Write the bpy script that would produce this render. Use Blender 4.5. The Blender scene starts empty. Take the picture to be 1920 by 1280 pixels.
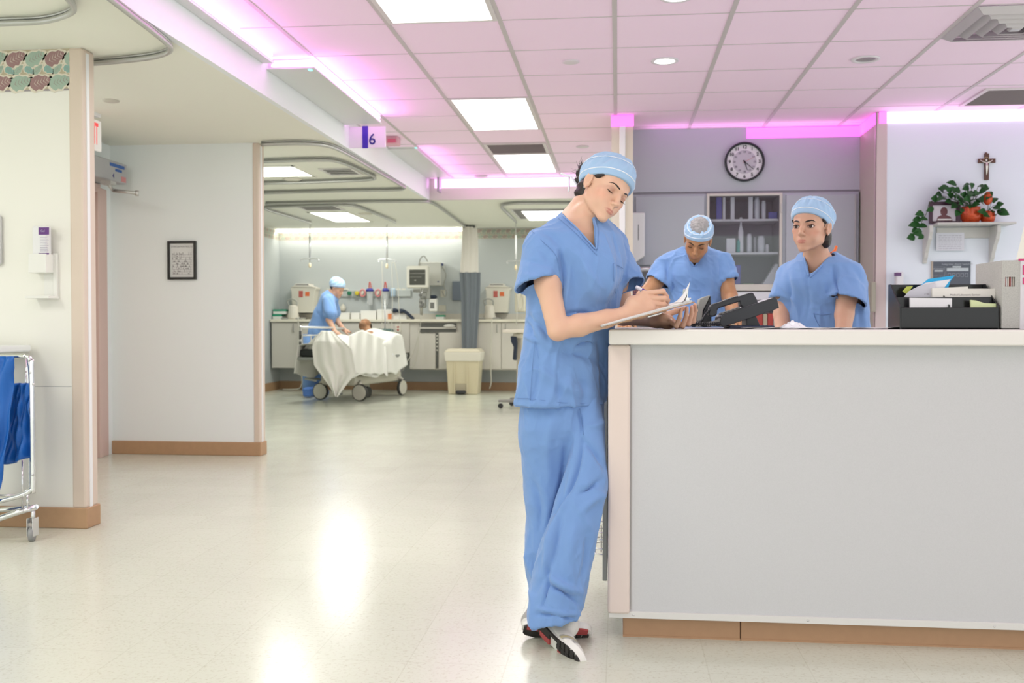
import bpy, bmesh, math, random
import numpy as np
from mathutils import Vector, Matrix
random.seed(7)
PI = math.pi
SC = bpy.context.scene
COL = SC.collection
EYE = 1.055; FPX = 1867.0; YAW = .1055; PIT = -.0219
def _camvec():
    cy, sy, cp, sp = math.cos(YAW), math.sin(YAW), math.cos(PIT), math.sin(PIT)
    f = np.array([-sy*cp, cy*cp, sp]); r = np.array([cy, sy, 0.]); return r, np.cross(r, f), f
CR, CU, CF = _camvec()
def ray(px, py): return CF + CR*(px-960)/FPX - CU*(py-640)/FPX
def at(px, py, Y):
    d = ray(px, py); p = d*(Y/d[1]); return np.array([p[0], p[1], p[2]+EYE])
def onz(px, py, z):
    d = ray(px, py); p = d*((z-EYE)/d[2]); return np.array([p[0], p[1], z])
def onx(px, py, x):
    d = ray(px, py); p = d*(x/d[0]); return np.array([p[0], p[1], p[2]+EYE])
CEIL = 2.654; SOF = 2.416
# ---------- materials ----------
_mats = {}
def mat(name, col=(.8, .8, .8), rough=.5, metal=0., spec=.5, emit=None, estr=0., bump=0., bscale=200., alpha=1., trans=0., sheen=0., sss=0., noise=0., nscale=8., coat=0., attr=False, bdetail=3., ior=1.45):
    if name in _mats: return _mats[name]
    m = bpy.data.materials.new(name); m.use_nodes = True; nt = m.node_tree; b = nt.nodes['Principled BSDF']
    b.inputs['Base Color'].default_value = (*col, 1); b.inputs['Roughness'].default_value = rough
    b.inputs['Metallic'].default_value = metal; b.inputs['Specular IOR Level'].default_value = spec
    b.inputs['IOR'].default_value = ior
    if emit: b.inputs['Emission Color'].default_value = (*emit, 1); b.inputs['Emission Strength'].default_value = estr
    b.inputs['Alpha'].default_value = alpha; b.inputs['Transmission Weight'].default_value = trans
    b.inputs['Sheen Weight'].default_value = sheen; b.inputs['Coat Weight'].default_value = coat
    if sss:
        b.inputs['Subsurface Weight'].default_value = sss; b.inputs['Subsurface Radius'].default_value = (1, .35, .2); b.inputs['Subsurface Scale'].default_value = .008
    tc = nt.nodes.new('ShaderNodeTexCoord')
    if attr:
        a = nt.nodes.new('ShaderNodeAttribute'); a.attribute_name = 'Col'; nt.links.new(a.outputs['Color'], b.inputs['Base Color'])
    elif noise:
        n = nt.nodes.new('ShaderNodeTexNoise'); n.inputs['Scale'].default_value = nscale; n.inputs['Detail'].default_value = 4
        nt.links.new(tc.outputs['Object'], n.inputs['Vector'])
        mr = nt.nodes.new('ShaderNodeMapRange'); mr.inputs['To Min'].default_value = 1-noise; mr.inputs['To Max'].default_value = 1+noise
        nt.links.new(n.outputs['Fac'], mr.inputs['Value'])
        mx = nt.nodes.new('ShaderNodeVectorMath'); mx.operation = 'SCALE'; mx.inputs[0].default_value = col
        nt.links.new(mr.outputs['Result'], mx.inputs['Scale']); nt.links.new(mx.outputs['Vector'], b.inputs['Base Color'])
    if bump:
        n = nt.nodes.new('ShaderNodeTexNoise'); n.inputs['Scale'].default_value = bscale; n.inputs['Detail'].default_value = bdetail
        nt.links.new(tc.outputs['Object'], n.inputs['Vector'])
        bp = nt.nodes.new('ShaderNodeBump'); bp.inputs['Strength'].default_value = bump; bp.inputs['Distance'].default_value = .002
        nt.links.new(n.outputs['Fac'], bp.inputs['Height']); nt.links.new(bp.outputs['Normal'], b.inputs['Normal'])
    _mats[name] = m
    return m
# ---------- mesh builder (world coordinates) ----------
class MB:
    def __init__(s): s.v = []; s.f = []; s.mi = []; s.sm = []; s.cur = 0
    def add(s, vs, fs, smooth=False):
        o = len(s.v); s.v.extend([tuple(float(c) for c in p) for p in vs])
        for f in fs: s.f.append(tuple(i+o for i in f)); s.mi.append(s.cur); s.sm.append(smooth)
        return s
    def box(s, x0, x1, y0, y1, z0, z1, bev=0., R=None, c=None, seg=1):
        if bev > 0:
            bm = bmesh.new(); bmesh.ops.create_cube(bm, size=1)
            for v in bm.verts: v.co = Vector(((x0+x1)/2+v.co.x*(x1-x0), (y0+y1)/2+v.co.y*(y1-y0), (z0+z1)/2+v.co.z*(z1-z0)))
            bmesh.ops.bevel(bm, geom=bm.edges[:], offset=min(bev, .49*min(abs(x1-x0), abs(y1-y0), abs(z1-z0))), segments=seg, affect='EDGES', profile=.5)
            bm.verts.index_update(); vs = [v.co[:] for v in bm.verts]; fs = [[v.index for v in f.verts] for f in bm.faces]; bm.free()
        else:
            vs = [(x, y, z) for z in (z0, z1) for y in (y0, y1) for x in (x0, x1)]
            fs = [(0, 2, 3, 1), (4, 5, 7, 6), (0, 1, 5, 4), (2, 6, 7, 3), (0, 4, 6, 2), (1, 3, 7, 5)]
        if R is not None:
            R = np.array(R); c = np.array(c if c is not None else ((x0+x1)/2, (y0+y1)/2, (z0+z1)/2)); vs = [R@(np.array(p)-c)+c for p in vs]
        return s.add(vs, fs)
    def obox(s, c, size, R=None, bev=0., seg=1):
        c = np.array(c, float); h = np.array(size)/2.
        return s.box(c[0]-h[0], c[0]+h[0], c[1]-h[1], c[1]+h[1], c[2]-h[2], c[2]+h[2], bev, R if R is not None else np.eye(3), c, seg)
    def tube(s, pts, r, n=10, caps=True, closed=False, smooth=True):
        P = [np.array(p, float) for p in pts]; N = len(P); rs = r if hasattr(r, '__len__') else [r]*N
        vs = []; up = None
        for i in range(N):
            t = (P[(i+1) % N]-P[i-1]) if closed else (P[min(i+1, N-1)]-P[max(i-1, 0)])
            t = t/(np.linalg.norm(t)+1e-12)
            if up is None: up = np.array([0, 0, 1.]) if abs(t[2]) < .9 else np.array([1., 0, 0])
            up = up-t*np.dot(up, t); up /= np.linalg.norm(up)+1e-12; w = np.cross(t, up)
            for k in range(n):
                a = 2*PI*k/n; vs.append(P[i]+rs[i]*(math.cos(a)*up+math.sin(a)*w))
        fs = [(i*n+k, i*n+(k+1) % n, ((i+1) % N)*n+(k+1) % n, ((i+1) % N)*n+k) for i in range(N if closed else N-1) for k in range(n)]
        s.add(vs, fs, smooth)
        if caps and not closed:
            o = len(s.v)-N*n; s.f.append(tuple(o+k for k in reversed(range(n)))); s.f.append(tuple(o+(N-1)*n+k for k in range(n))); s.mi += [s.cur]*2; s.sm += [False]*2
        return s
    def lathe(s, prof, c, ax=(0, 0, 1), n=24, smooth=True, caps=True):
        a = np.array(ax, float); a /= np.linalg.norm(a); u = np.cross(a, (0, 0, 1.) if abs(a[2]) < .9 else (1., 0, 0)); u /= np.linalg.norm(u); w = np.cross(a, u); c = np.array(c, float)
        vs = [c+a*h+r*(math.cos(2*PI*k/n)*u+math.sin(2*PI*k/n)*w) for (r, h) in prof for k in range(n)]
        N = len(prof); fs = [(i*n+k, i*n+(k+1) % n, (i+1)*n+(k+1) % n, (i+1)*n+k) for i in range(N-1) for k in range(n)]
        s.add(vs, fs, smooth)
        if caps:
            o = len(s.v)-N*n; s.f.append(tuple(o+k for k in reversed(range(n)))); s.f.append(tuple(o+(N-1)*n+k for k in range(n))); s.mi += [s.cur]*2; s.sm += [False]*2
        return s
    def prism(s, poly, d, origin=(0, 0, 0), u=(1, 0, 0), v=(0, 0, 1), w=(0, 1, 0)):
        o, u, v, w = [np.array(q, float) for q in (origin, u, v, w)]; n = len(poly)
        vs = [o+u*a+v*b for a, b in poly]+[o+u*a+v*b+w*d for a, b in poly]
        fs = [tuple(range(n)), tuple(range(2*n-1, n-1, -1))]+[(i, i+n, (i+1) % n+n, (i+1) % n) for i in range(n)]
        return s.add(vs, fs)
    def ball(s, c, r, n=12, m=8, R=None):
        r = np.array(r if hasattr(r, '__len__') else (r, r, r), float); c = np.array(c, float); R = np.eye(3) if R is None else np.array(R)
        vs = [c+R@(r*np.array([math.sin(PI*j/m)*math.cos(2*PI*i/n), math.sin(PI*j/m)*math.sin(2*PI*i/n), math.cos(PI*j/m)])) for j in range(m+1) for i in range(n)]
        return s.add(vs, [(j*n+i, (j+1)*n+i, (j+1)*n+(i+1) % n, j*n+(i+1) % n) for j in range(m) for i in range(n)], True)
    def grid(s, fn, nu, nv, smooth=True):
        vs = [fn(i/nu, j/nv) for j in range(nv+1) for i in range(nu+1)]
        return s.add(vs, [(j*(nu+1)+i, j*(nu+1)+i+1, (j+1)*(nu+1)+i+1, (j+1)*(nu+1)+i) for j in range(nv) for i in range(nu)], smooth)
    def text(s, txt, size, origin, u=(1, 0, 0), v=(0, 0, 1), align='CENTER', depth=.0008, bold=0.):
        cu = bpy.data.curves.new('txt', 'FONT'); cu.body = txt; cu.size = size; cu.align_x = align; cu.align_y = 'CENTER'; cu.offset = bold; cu.resolution_u = 3
        ob = bpy.data.objects.new('txt', cu); COL.objects.link(ob); dg = bpy.context.evaluated_depsgraph_get(); me = bpy.data.meshes.new_from_object(ob.evaluated_get(dg))
        o, u, v = [np.array(q, float) for q in (origin, u, v)]; w = np.cross(u, v)
        vs = [o+u*p.co.x+v*p.co.y for p in me.vertices]; fs = [tuple(p.vertices) for p in me.polygons]
        s.add(vs, fs)
        bpy.data.objects.remove(ob); bpy.data.curves.remove(cu); bpy.data.meshes.remove(me)
        return s
def link(o): COL.objects.link(o); return o
def wloc(o): return np.array(o.matrix_basis.translation) + (wloc(o.parent) if o.parent else 0)
def part(name, mb, m, parent=None, solid=0., subd=0, bev=0., cols=None):
    me = bpy.data.meshes.new(name)
    V = np.array(mb.v, float) if not isinstance(mb.v, np.ndarray) else mb.v
    off = np.zeros(3)
    if parent is not None: off = wloc(parent)
    else: off = np.array([(V[:, 0].min()+V[:, 0].max())/2, (V[:, 1].min()+V[:, 1].max())/2, V[:, 2].min()])
    V = V-off
    if isinstance(mb.f, np.ndarray):
        me.vertices.add(len(V)); me.vertices.foreach_set('co', V.astype(np.float32).ravel())
        nf = len(mb.f); me.loops.add(nf*4); me.loops.foreach_set('vertex_index', mb.f.astype(np.int32).ravel())
        me.polygons.add(nf); me.polygons.foreach_set('loop_start', (np.arange(nf)*4).astype(np.int32)); me.update(calc_edges=True)
        me.polygons.foreach_set('use_smooth', np.ones(nf, bool))
    else:
        me.from_pydata(V.tolist(), [], mb.f); me.polygons.foreach_set('use_smooth', mb.sm); me.polygons.foreach_set('material_index', mb.mi); me.update()
        bm = bmesh.new(); bm.from_mesh(me); bmesh.ops.recalc_face_normals(bm, faces=bm.faces[:]); bm.to_mesh(me); bm.free()
    if cols is not None:
        at_ = me.color_attributes.new('Col', 'FLOAT_COLOR', 'POINT'); c4 = np.ones((len(V), 4), np.float32); c4[:, :3] = cols; at_.data.foreach_set('color', c4.ravel())
    for q in (m if isinstance(m, (list, tuple)) else [m]): me.materials.append(q)
    o = bpy.data.objects.new(name, me); link(o)
    if parent is not None: o.parent = parent
    else: o.location = off
    if bev:
        md = o.modifiers.new('bevel', 'BEVEL'); md.width = bev; md.segments = 2; md.limit_method = 'ANGLE'
    if solid:
        md = o.modifiers.new('solid', 'SOLIDIFY'); md.thickness = solid; md.offset = 0
    if subd:
        md = o.modifiers.new('sub', 'SUBSURF'); md.levels = subd; md.render_levels = subd
    return o
def tag(o, label, cat, group=None):
    o['label'] = label; o['category'] = cat
    if group: o['group'] = group
    return o
def thing(name, label, cat, loc, group=None):
    o = bpy.data.objects.new(name, None); o.location = tuple(float(c) for c in loc); o.empty_display_size = .1; link(o)
    return tag(o, label, cat, group)
def struct(name, mb, m, parent=None, **k):
    o = part(name, mb, m, parent, **k)
    if parent is None: o['kind'] = 'structure'
    return o
def dup(root, delta, label=None, group=None):
    r = root.copy(); link(r); r.location = Vector(root.location)+Vector([float(c) for c in delta])
    if label: r['label'] = label
    if group: r['group'] = group
    for ch in [o for o in bpy.data.objects if o.parent == root]:
        c = ch.copy(); link(c); c.parent = r
        for g in [o for o in bpy.data.objects if o.parent == ch]:
            d = g.copy(); link(d); d.parent = c
    return r
def Rz(a): c, s = math.cos(a), math.sin(a); return np.array([[c, -s, 0], [s, c, 0], [0, 0, 1.]])
def Rx(a): c, s = math.cos(a), math.sin(a); return np.array([[1., 0, 0], [0, c, -s], [0, s, c]])
def Ry(a): c, s = math.cos(a), math.sin(a); return np.array([[c, 0, s], [0, 1., 0], [-s, 0, c]])
def lerp(a, b, t): return np.array(a)*(1-t)+np.array(b)*t
def bez(P, n=16):
    # Catmull-Rom through the points
    P = [np.array(p, float) for p in P]; out = []
    for i in range(len(P)-1):
        a, b, c, d = P[max(i-1, 0)], P[i], P[i+1], P[min(i+2, len(P)-1)]
        for k in range(n):
            t = k/n; out.append(.5*((2*b)+(c-a)*t+(2*a-5*b+4*c-d)*t*t+(3*b-a-3*c+d)*t**3))
    out.append(P[-1]); return out
# ---------- signed-distance bodies, surfaced into one continuous skin ----------
class Field:
    def __init__(s, lo, hi, res):
        s.lo = np.array(lo, float); s.res = res; s.n = np.ceil((np.array(hi)-s.lo)/res).astype(int)+1
        s.F = np.full(s.n, .06, np.float32)
    def _sl(s, lo, hi):
        a = np.clip(np.floor((np.array(lo)-s.lo)/s.res).astype(int), 0, s.n-1); b = np.clip(np.ceil((np.array(hi)-s.lo)/s.res).astype(int)+1, 1, s.n)
        sl = tuple(slice(int(i), int(max(j, i+1))) for i, j in zip(a, b))
        X, Y, Z = [(s.lo[k]+s.res*np.arange(sl[k].start, sl[k].stop)).astype(np.float32) for k in range(3)]
        return sl, X[:, None, None], Y[None, :, None], Z[None, None, :]
    def _op(s, op, sl, d, k):
        A = s.F[sl]
        if op == 'u':
            if k > 0: h = np.maximum(k-np.abs(A-d), 0)/k; s.F[sl] = np.minimum(A, d)-h*h*k*.25
            else: s.F[sl] = np.minimum(A, d)
        elif op == 's':
            d = -d
            if k > 0: h = np.maximum(k-np.abs(A-d), 0)/k; s.F[sl] = np.maximum(A, d)+h*h*k*.25
            else: s.F[sl] = np.maximum(A, d)
        elif op == 'i': s.F[sl] = np.maximum(A, d)
    def ell(s, c, r, R=None, k=.01, op='u'):
        c = np.array(c, float); r = np.array(r, float); R = np.eye(3) if R is None else np.array(R)
        e = np.sqrt((R**2)@(r**2))+k+2*s.res
        sl, X, Y, Z = s._sl(c-e, c+e); X = X-c[0]; Y = Y-c[1]; Z = Z-c[2]
        q = [(R[0, j]*X+R[1, j]*Y+R[2, j]*Z) for j in range(3)]
        k0 = np.sqrt(sum((q[j]/r[j])**2 for j in range(3))); k1 = np.sqrt(sum((q[j]/r[j]**2)**2 for j in range(3)))+1e-9
        s._op(op, sl, (k0*(k0-1)/k1).astype(np.float32), k); return s
    def cone(s, a, b, ra, rb, k=.01, op='u', w=None, asp=1.):
        a = np.array(a, float); b = np.array(b, float); R = max(ra, rb)*max(1, asp)+k+2*s.res
        sl, X, Y, Z = s._sl(np.minimum(a, b)-R, np.maximum(a, b)+R); ab = b-a; L2 = float(ab@ab)+1e-12
        X = X-a[0]; Y = Y-a[1]; Z = Z-a[2]
        t = np.clip((X*ab[0]+Y*ab[1]+Z*ab[2])/L2, 0, 1); qx, qy, qz = X-t*ab[0], Y-t*ab[1], Z-t*ab[2]; rad = ra+(rb-ra)*t
        if w is None: d = np.sqrt(qx*qx+qy*qy+qz*qz)-rad
        else:
            w = np.array(w, float); w = w/np.linalg.norm(w); qw = qx*w[0]+qy*w[1]+qz*w[2]
            o2 = np.maximum(qx*qx+qy*qy+qz*qz-qw*qw, 0); d = (np.sqrt(o2+(qw/asp)**2)-rad)*(min(1, asp) if asp < 1 else 1)
        s._op(op, sl, d.astype(np.float32), k); return s
    def chain(s, P, r, k=.01, op='u', **kw):
        for i in range(len(P)-1): s.cone(P[i], P[i+1], r[i], r[i+1], k, op, **kw)
        return s
    def stack(s, S, R=None, c=(0, 0, 0), k=.02, op='u', pw=2.):
        # S rows: h, cx, cy, rx, ry in a frame R,c (h along local z)
        S = np.array(sorted(S, key=lambda q: q[0]), float); R = np.eye(3) if R is None else np.array(R); c = np.array(c, float)
        P = np.array([[cx+sx*rx, cy+sy*ry, h] for h, cx, cy, rx, ry in S for sx in (-1, 1) for sy in (-1, 1)])@R.T+c; e = k+.02+2*s.res
        sl, X, Y, Z = s._sl(P.min(0)-e, P.max(0)+e); X = X-c[0]; Y = Y-c[1]; Z = Z-c[2]
        x, y, z = [(R[0, j]*X+R[1, j]*Y+R[2, j]*Z) for j in range(3)]
        cx, cy, rx, ry = [np.interp(z, S[:, 0], S[:, j]).astype(np.float32) for j in (1, 2, 3, 4)]
        q = (np.abs((x-cx)/rx)**pw+np.abs((y-cy)/ry)**pw)**(1/pw); d = (q-1)*np.minimum(rx, ry)
        d = np.maximum(d, np.maximum(S[0, 0]-z, z-S[-1, 0]))
        s._op(op, sl, d.astype(np.float32), k); return s
    def half(s, p, n, op='i', lo=None, hi=None):
        # keep the side where (x-p).n < 0
        n = np.array(n, float); n /= np.linalg.norm(n)
        sl, X, Y, Z = s._sl(s.lo if lo is None else lo, s.lo+s.res*s.n if hi is None else hi)
        s._op(op, sl, ((X-p[0])*n[0]+(Y-p[1])*n[1]+(Z-p[2])*n[2]).astype(np.float32), 0); return s
    def sample(s, F, V):
        g = (V-s.lo)/s.res; i = np.clip(np.floor(g).astype(int), 0, s.n-2); f = g-i; o = 0
        for dx in (0, 1):
            for dy in (0, 1):
                for dz in (0, 1):
                    w = (f[:, 0] if dx else 1-f[:, 0])*(f[:, 1] if dy else 1-f[:, 1])*(f[:, 2] if dz else 1-f[:, 2])
                    o = o+w*F[i[:, 0]+dx, i[:, 1]+dy, i[:, 2]+dz]
        return o
    def mesh(s, smooth=1):
        F = s.F; S = F < 0; n = F.shape
        corner = [(dx, dy, dz) for dx in (0, 1) for dy in (0, 1) for dz in (0, 1)]
        def sub(A, d): return A[d[0]:n[0]-1+d[0], d[1]:n[1]-1+d[1], d[2]:n[2]-1+d[2]]
        cnt = sum(sub(S, d).astype(np.int8) for d in corner); act = (cnt > 0) & (cnt < 8)
        I = np.argwhere(act); idx = np.full(act.shape, -1, np.int32); idx[act] = np.arange(len(I))
        vals = {d: F[I[:, 0]+d[0], I[:, 1]+d[1], I[:, 2]+d[2]] for d in corner}
        acc = np.zeros((len(I), 3)); c = np.zeros(len(I))
        for ax in range(3):
            for d in corner:
                if d[ax]: continue
                e = list(d); e[ax] = 1; e = tuple(e); a, b = vals[d], vals[e]; m = (a < 0) != (b < 0)
                t = np.where(m, a/(np.where(m, a-b, 1)), 0); P = np.array(d, float)[None]+np.zeros((len(I), 1)); P[:, ax] = t
                acc[m] += P[m]; c[m] += 1
        V = (I+acc/np.maximum(c, 1)[:, None])*s.res+s.lo
        Q = []
        for ax in range(3):
            sl0 = [slice(None)]*3; sl1 = [slice(None)]*3; sl0[ax] = slice(0, -1); sl1[ax] = slice(1, None)
            A = S[tuple(sl0)]; B = S[tuple(sl1)]; E = np.argwhere(A != B); u, v = (ax+1) % 3, (ax+2) % 3
            E = E[(E[:, u] > 0) & (E[:, v] > 0) & (E[:, u] < n[u]-1) & (E[:, v] < n[v]-1)]
            flip = B[E[:, 0], E[:, 1], E[:, 2]]
            q = []
            for (du, dv) in ((-1, -1), (0, -1), (0, 0), (-1, 0)):
                J = E.copy(); J[:, u] += du; J[:, v] += dv; q.append(idx[J[:, 0], J[:, 1], J[:, 2]])
            q = np.stack(q, 1); q[flip] = q[flip][:, ::-1]; Q.append(q)
        Q = np.concatenate(Q); Q = Q[(Q >= 0).all(1)]
        a, b, c_ = V[Q[:, 0]], V[Q[:, 1]], V[Q[:, 2]]
        if len(Q) and np.einsum('ij,ij->i', a, np.cross(b, c_)).sum() + np.einsum('ij,ij->i', a, np.cross(c_, V[Q[:, 3]])).sum() < 0: Q = Q[:, ::-1]
        o = Shell(); o.v = V; o.f = Q
        for _ in range(smooth): o.smooth()
        return o
class Shell:
    sm = None
    def smooth(s, lam=.5):
        A = np.zeros_like(s.v); c = np.zeros(len(s.v))
        for i in range(4):
            a, b = s.f[:, i], s.f[:, (i+1) % 4]
            for k in range(3): A[:, k] += np.bincount(a, s.v[b, k], len(s.v))+np.bincount(b, s.v[a, k], len(s.v))
            c += np.bincount(a, minlength=len(s.v))+np.bincount(b, minlength=len(s.v))
        m = c > 0; s.v[m] = s.v[m]*(1-lam)+lam*A[m]/c[m][:, None]; return s
    def normals(s):
        a, b, c, d = [s.v[s.f[:, i]] for i in range(4)]; N = np.cross(c-a, d-b); o = np.zeros_like(s.v)
        for i in range(4):
            for k in range(3): o[:, k] += np.bincount(s.f[:, i], N[:, k], len(s.v))
        return o/(np.linalg.norm(o, axis=1)[:, None]+1e-12)
    def drop(s, vmask):
        # remove faces whose four corners are all flagged, then unused points
        keep = ~vmask[s.f].all(1); s.f = s.f[keep]; use = np.zeros(len(s.v), bool); use[s.f.ravel()] = True
        mp = np.cumsum(use)-1; s.v = s.v[use]; s.f = mp[s.f]; return s
    def big(s):
        # keep the pieces worth keeping: label by flood fill over faces
        lab = np.arange(len(s.v))
        for _ in range(400):
            m = lab[s.f].min(1); new = lab.copy()
            for i in range(4): np.minimum.at(new, s.f[:, i], m)
            new = new[new]
            if (new == lab).all(): break
            lab = new
        ids, ct = np.unique(lab, return_counts=True); good = ids[ct > .02*len(s.v)]
        return s.drop(~np.isin(lab, good))
    def disp(s, h): s.v = s.v+s.normals()*h[:, None]; return s
def seg_d(V, a, b):
    a = np.array(a, float); b = np.array(b, float); ab = b-a; t = np.clip(((V-a)@ab)/(ab@ab), 0, 1); return np.linalg.norm(V-a-t[:, None]*ab, axis=1), t
def to_px(V):
    D = np.asarray(V)-np.array((0, 0, EYE)); w = D@CF; return 960+FPX*(D@CR)/w, 640-FPX*(D@CU)/w, w
def folds(sh, L, amp=1., wid=1.):
    # L rows: a, b, width, amp : soft creases (amp<0) and ridges (amp>0) on the side of the cloth turned to the room's front
    N = sh.normals(); V = sh.v; x, y, w = to_px(V); view = V-np.array((0, 0, EYE)); view /= np.linalg.norm(view, axis=1)[:, None]; face = np.clip(-(N*view).sum(1)*2.2, 0, 1); h = np.zeros(len(V))
    for a, b, wd, am in L:
        (ax, bx), (ay, by), _ = to_px(np.array([a, b])); dx, dy = bx-ax, by-ay; t = np.clip(((x-ax)*dx+(y-ay)*dy)/(dx*dx+dy*dy), 0, 1); bend = .07*math.hypot(dx, dy)*np.sin(t*PI)*(1 if am > 0 else -1)
        L_ = math.hypot(dx, dy); d = np.hypot(x-ax-t*dx+dy/L_*bend, y-ay-t*dy-dx/L_*bend)*w/FPX; h += am*amp*np.exp(-(d/(wd*wid))**2)*np.sin(np.clip(t*.9+.05, 0, 1)*PI)**.6
    sh.v = V+N*(h*face)[:, None]; return sh
def crumple(sh, freq, amp, seed, aniso=(1, 1, 1)):
    # ridged wrinkles: sharp crests, wide troughs
    n = wnoise(sh.v, freq, seed, 4, aniso); m = .5+.5*wnoise(sh.v, freq*.25, seed+7, 3); return sh.disp(amp*((1-np.abs(n))**4-.18)*m)
def wnoise(V, freq, seed=0, n=5, aniso=(1, 1, 1)):
    rg = np.random.RandomState(seed); o = np.zeros(len(V))
    for i in range(n):
        k = rg.normal(size=3)*freq*np.array(aniso); k2 = rg.normal(size=3)*freq*.6*np.array(aniso)
        o += np.sin(V@k+rg.rand()*6.28+1.3*np.sin(V@k2+rg.rand()*6.28))
    return o/n
# ---------- people ----------
SKIN_F = (.72, .45, .32); SKIN_R = (.60, .355, .25); SKIN_M = (.42, .215, .11)
skin = mat('skin', rough=.45, sss=.12, attr=True, spec=.35, bump=.08, bscale=900)
M_scrub = mat('scrub_cotton', (.185, .325, .62), rough=.85, spec=.15, sheen=.25, bump=.25, bscale=700, noise=.03, nscale=30)
M_cap = mat('cap_cloth', (.36, .53, .74), rough=.9, spec=.1, sheen=.2, bump=.3, bscale=500)
M_piping = mat('white_piping', (.85, .88, .92), rough=.8)
M_hair = mat('dark_hair', (.018, .010, .008), rough=.42, spec=.5)
M_eyew = mat('eye_white', (.78, .74, .70), rough=.15)
M_iris = mat('iris_brown', (.035, .015, .008), rough=.08)
M_lash = mat('lash_black', (.012, .008, .007), rough=.7)
def head_R(yaw, pit, rol):
    B = np.array([[-1, 0, 0], [0, -1, 0], [0, 0, 1.]]).T
    cy, sy = math.cos(yaw), math.sin(yaw); cp, sp = math.cos(pit), math.sin(pit); cr, sr = math.cos(rol), math.sin(rol)
    return np.array([[cy, -sy, 0], [sy, cy, 0], [0, 0, 1]])@B@np.array([[1, 0, 0], [0, cp, -sp], [0, sp, cp]])@np.array([[cr, 0, sr], [0, 1, 0], [-sr, 0, cr]])
class Head:
    def __init__(s, c, ypr, sc=1., male=False, lid=.0, gaze=(0, 0), hair=True, brow=1.0):
        s.c = np.array(c, float); s.R = head_R(*[math.radians(a) for a in ypr]); s.s = sc; s.male = male; s.lid = lid; s.gaze = gaze; s.brow = brow; s.hair = hair
    def p(s, x, y, z): return s.c+s.R@(np.array([x, y, z])*s.s)
    def E(s, F, c, r, k=.01, op='u', R=None): F.ell(s.p(*c), np.array(r)*s.s, s.R if R is None else s.R@R, k*s.s, op)
    def C(s, F, a, b, ra, rb, k=.01, op='u'): F.cone(s.p(*a), s.p(*b), ra*s.s, rb*s.s, k*s.s, op)
    def build(s, F):
        m = s.male; E = lambda *a, **k: s.E(F, *a, **k); C = lambda *a, **k: s.C(F, *a, **k); s.F = F
        E((0, -.014, .036), (.0715, .092, .083), k=.01)
        E((0, .040, .040), (.052, .042, .042), k=.02)
        E((0, .027, -.010), (.0550, .056, .070), k=.018)
        E((0, .026, -.050), (.047 if not m else .051, .052, .040), k=.018)
        for q in (-1, 1):
            C((q*.050, -.008, -.026), (q*.047, .004, -.052), .011, .010 if not m else .013, k=.016)
            C((q*.047, .004, -.052), (q*(.011 if not m else .020), .068, -.0915), .009 if not m else .013, .0090, k=.016)
            E((q*.0385, .054, -.014), (.018, .018, .013), k=.018)
            E((q*.029, .057, -.041), (.017 if not m else .019, .019, .022), k=.018)
            C((q*.009, .0830, .0185), (q*.038, .0690, .0205), .0075, .0060, k=.012)
        E((0, .0745, -.0920), (.0125 if not m else .020, .0130, .0110), k=.014)
        E((0, .067, -.062), (.028, .0245, .026), k=.014)
        for q in (-1, 1):
            E((q*.0315, .088, .001), (.0155, .0125, .0110), k=.010, op='s')
            E((q*.0315, .0655, .001), (.0140, .0145, .0136), k=.003)          # lids over the ball
            E((q*.0315, .0660, .0075), (.0150, .0150, .0058), k=.003)         # upper lid fold
            if s.lid < .6:
                h = .0060*(1-s.lid)
                E((q*.0315, .081, .0006), (.0146, .010, h), k=.0012, op='s', R=Ry(-q*.10))
            else:
                C((q*.0315-.013, .0735, -.0052), (q*.0315+.013, .0735, -.0052), .0009, .0009, k=.002, op='s')
        C((0, .0800, .0120), (0, .0925, -.010), .0056, .0068, k=.012); C((0, .0900, -.010), (0, .1000, -.0290), .0078, .0082 if not m else .0095, k=.010)
        E((0, .1030, -.0315), (.0086, .0090, .0078), k=.006)
        for q in (-1, 1):
            E((q*.0108, .0925, -.0345), (.0056, .0092, .0062), k=.006)
            E((q*.0056, .0985, -.0400), (.0027, .0044, .0024), k=.002, op='s')
        C((0, .0930, -.038), (0, .0895, -.052), .004, .0035, k=.010)
        zt = -.0005
        lips = [((.003, .0922, -.0588), (.012, .0882, -.0590), .0028, .0025), ((.012, .0882, -.0590), (.0215, .0805, -.0622), .0025, .0010),
                ((0, .0912, -.0668), (.010, .0882, -.0662), .0036, .0031), ((.010, .0882, -.0662), (.0200, .0805, -.0635), .0031, .0010)]
        s.lips = []
        for a, b, ra, rb in lips:
            for q in (-1, 1):
                a2 = (a[0]*q, a[1], a[2]); b2 = (b[0]*q, b[1], b[2]); C(a2, b2, ra, rb, k=.003); s.lips.append((s.p(*a2), s.p(*b2), ra*s.s, rb*s.s))
        for q in (-1, 1):
            C((0, .0985, -.0628), (q*.012, .0940, -.0622), .0011, .0010, k=.002, op='s'); C((q*.012, .0940, -.0622), (q*.026, .0810, -.0632), .0010, .0007, k=.002, op='s')
            T = Ry(q*.12)@Rz(q*.42)
            E((q*.0735, -.008, -.002), (.0048, .0145, .026), k=.006, R=T)
            E((q*.0800, -.004, .004), (.0062, .0095, .0150), k=.002, op='s', R=T)
            ear = bez([(q*.0730, .005, .003), (q*.0740, .003, .017), (q*.0765, -.006, .0245), (q*.0790, -.016, .021), (q*.0795, -.021, .005), (q*.0775, -.017, -.011), (q*.0750, -.009, -.022)], 3)
            for i in range(len(ear)-1): C(tuple(ear[i]), tuple(ear[i+1]), .0029, .0029, k=.002)
            E((q*.0735, -.004, -.0245), (.0038, .0068, .0068), k=.003)
            E((q*.0735, .0055, -.005), (.003, .003, .006), k=.003)
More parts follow.
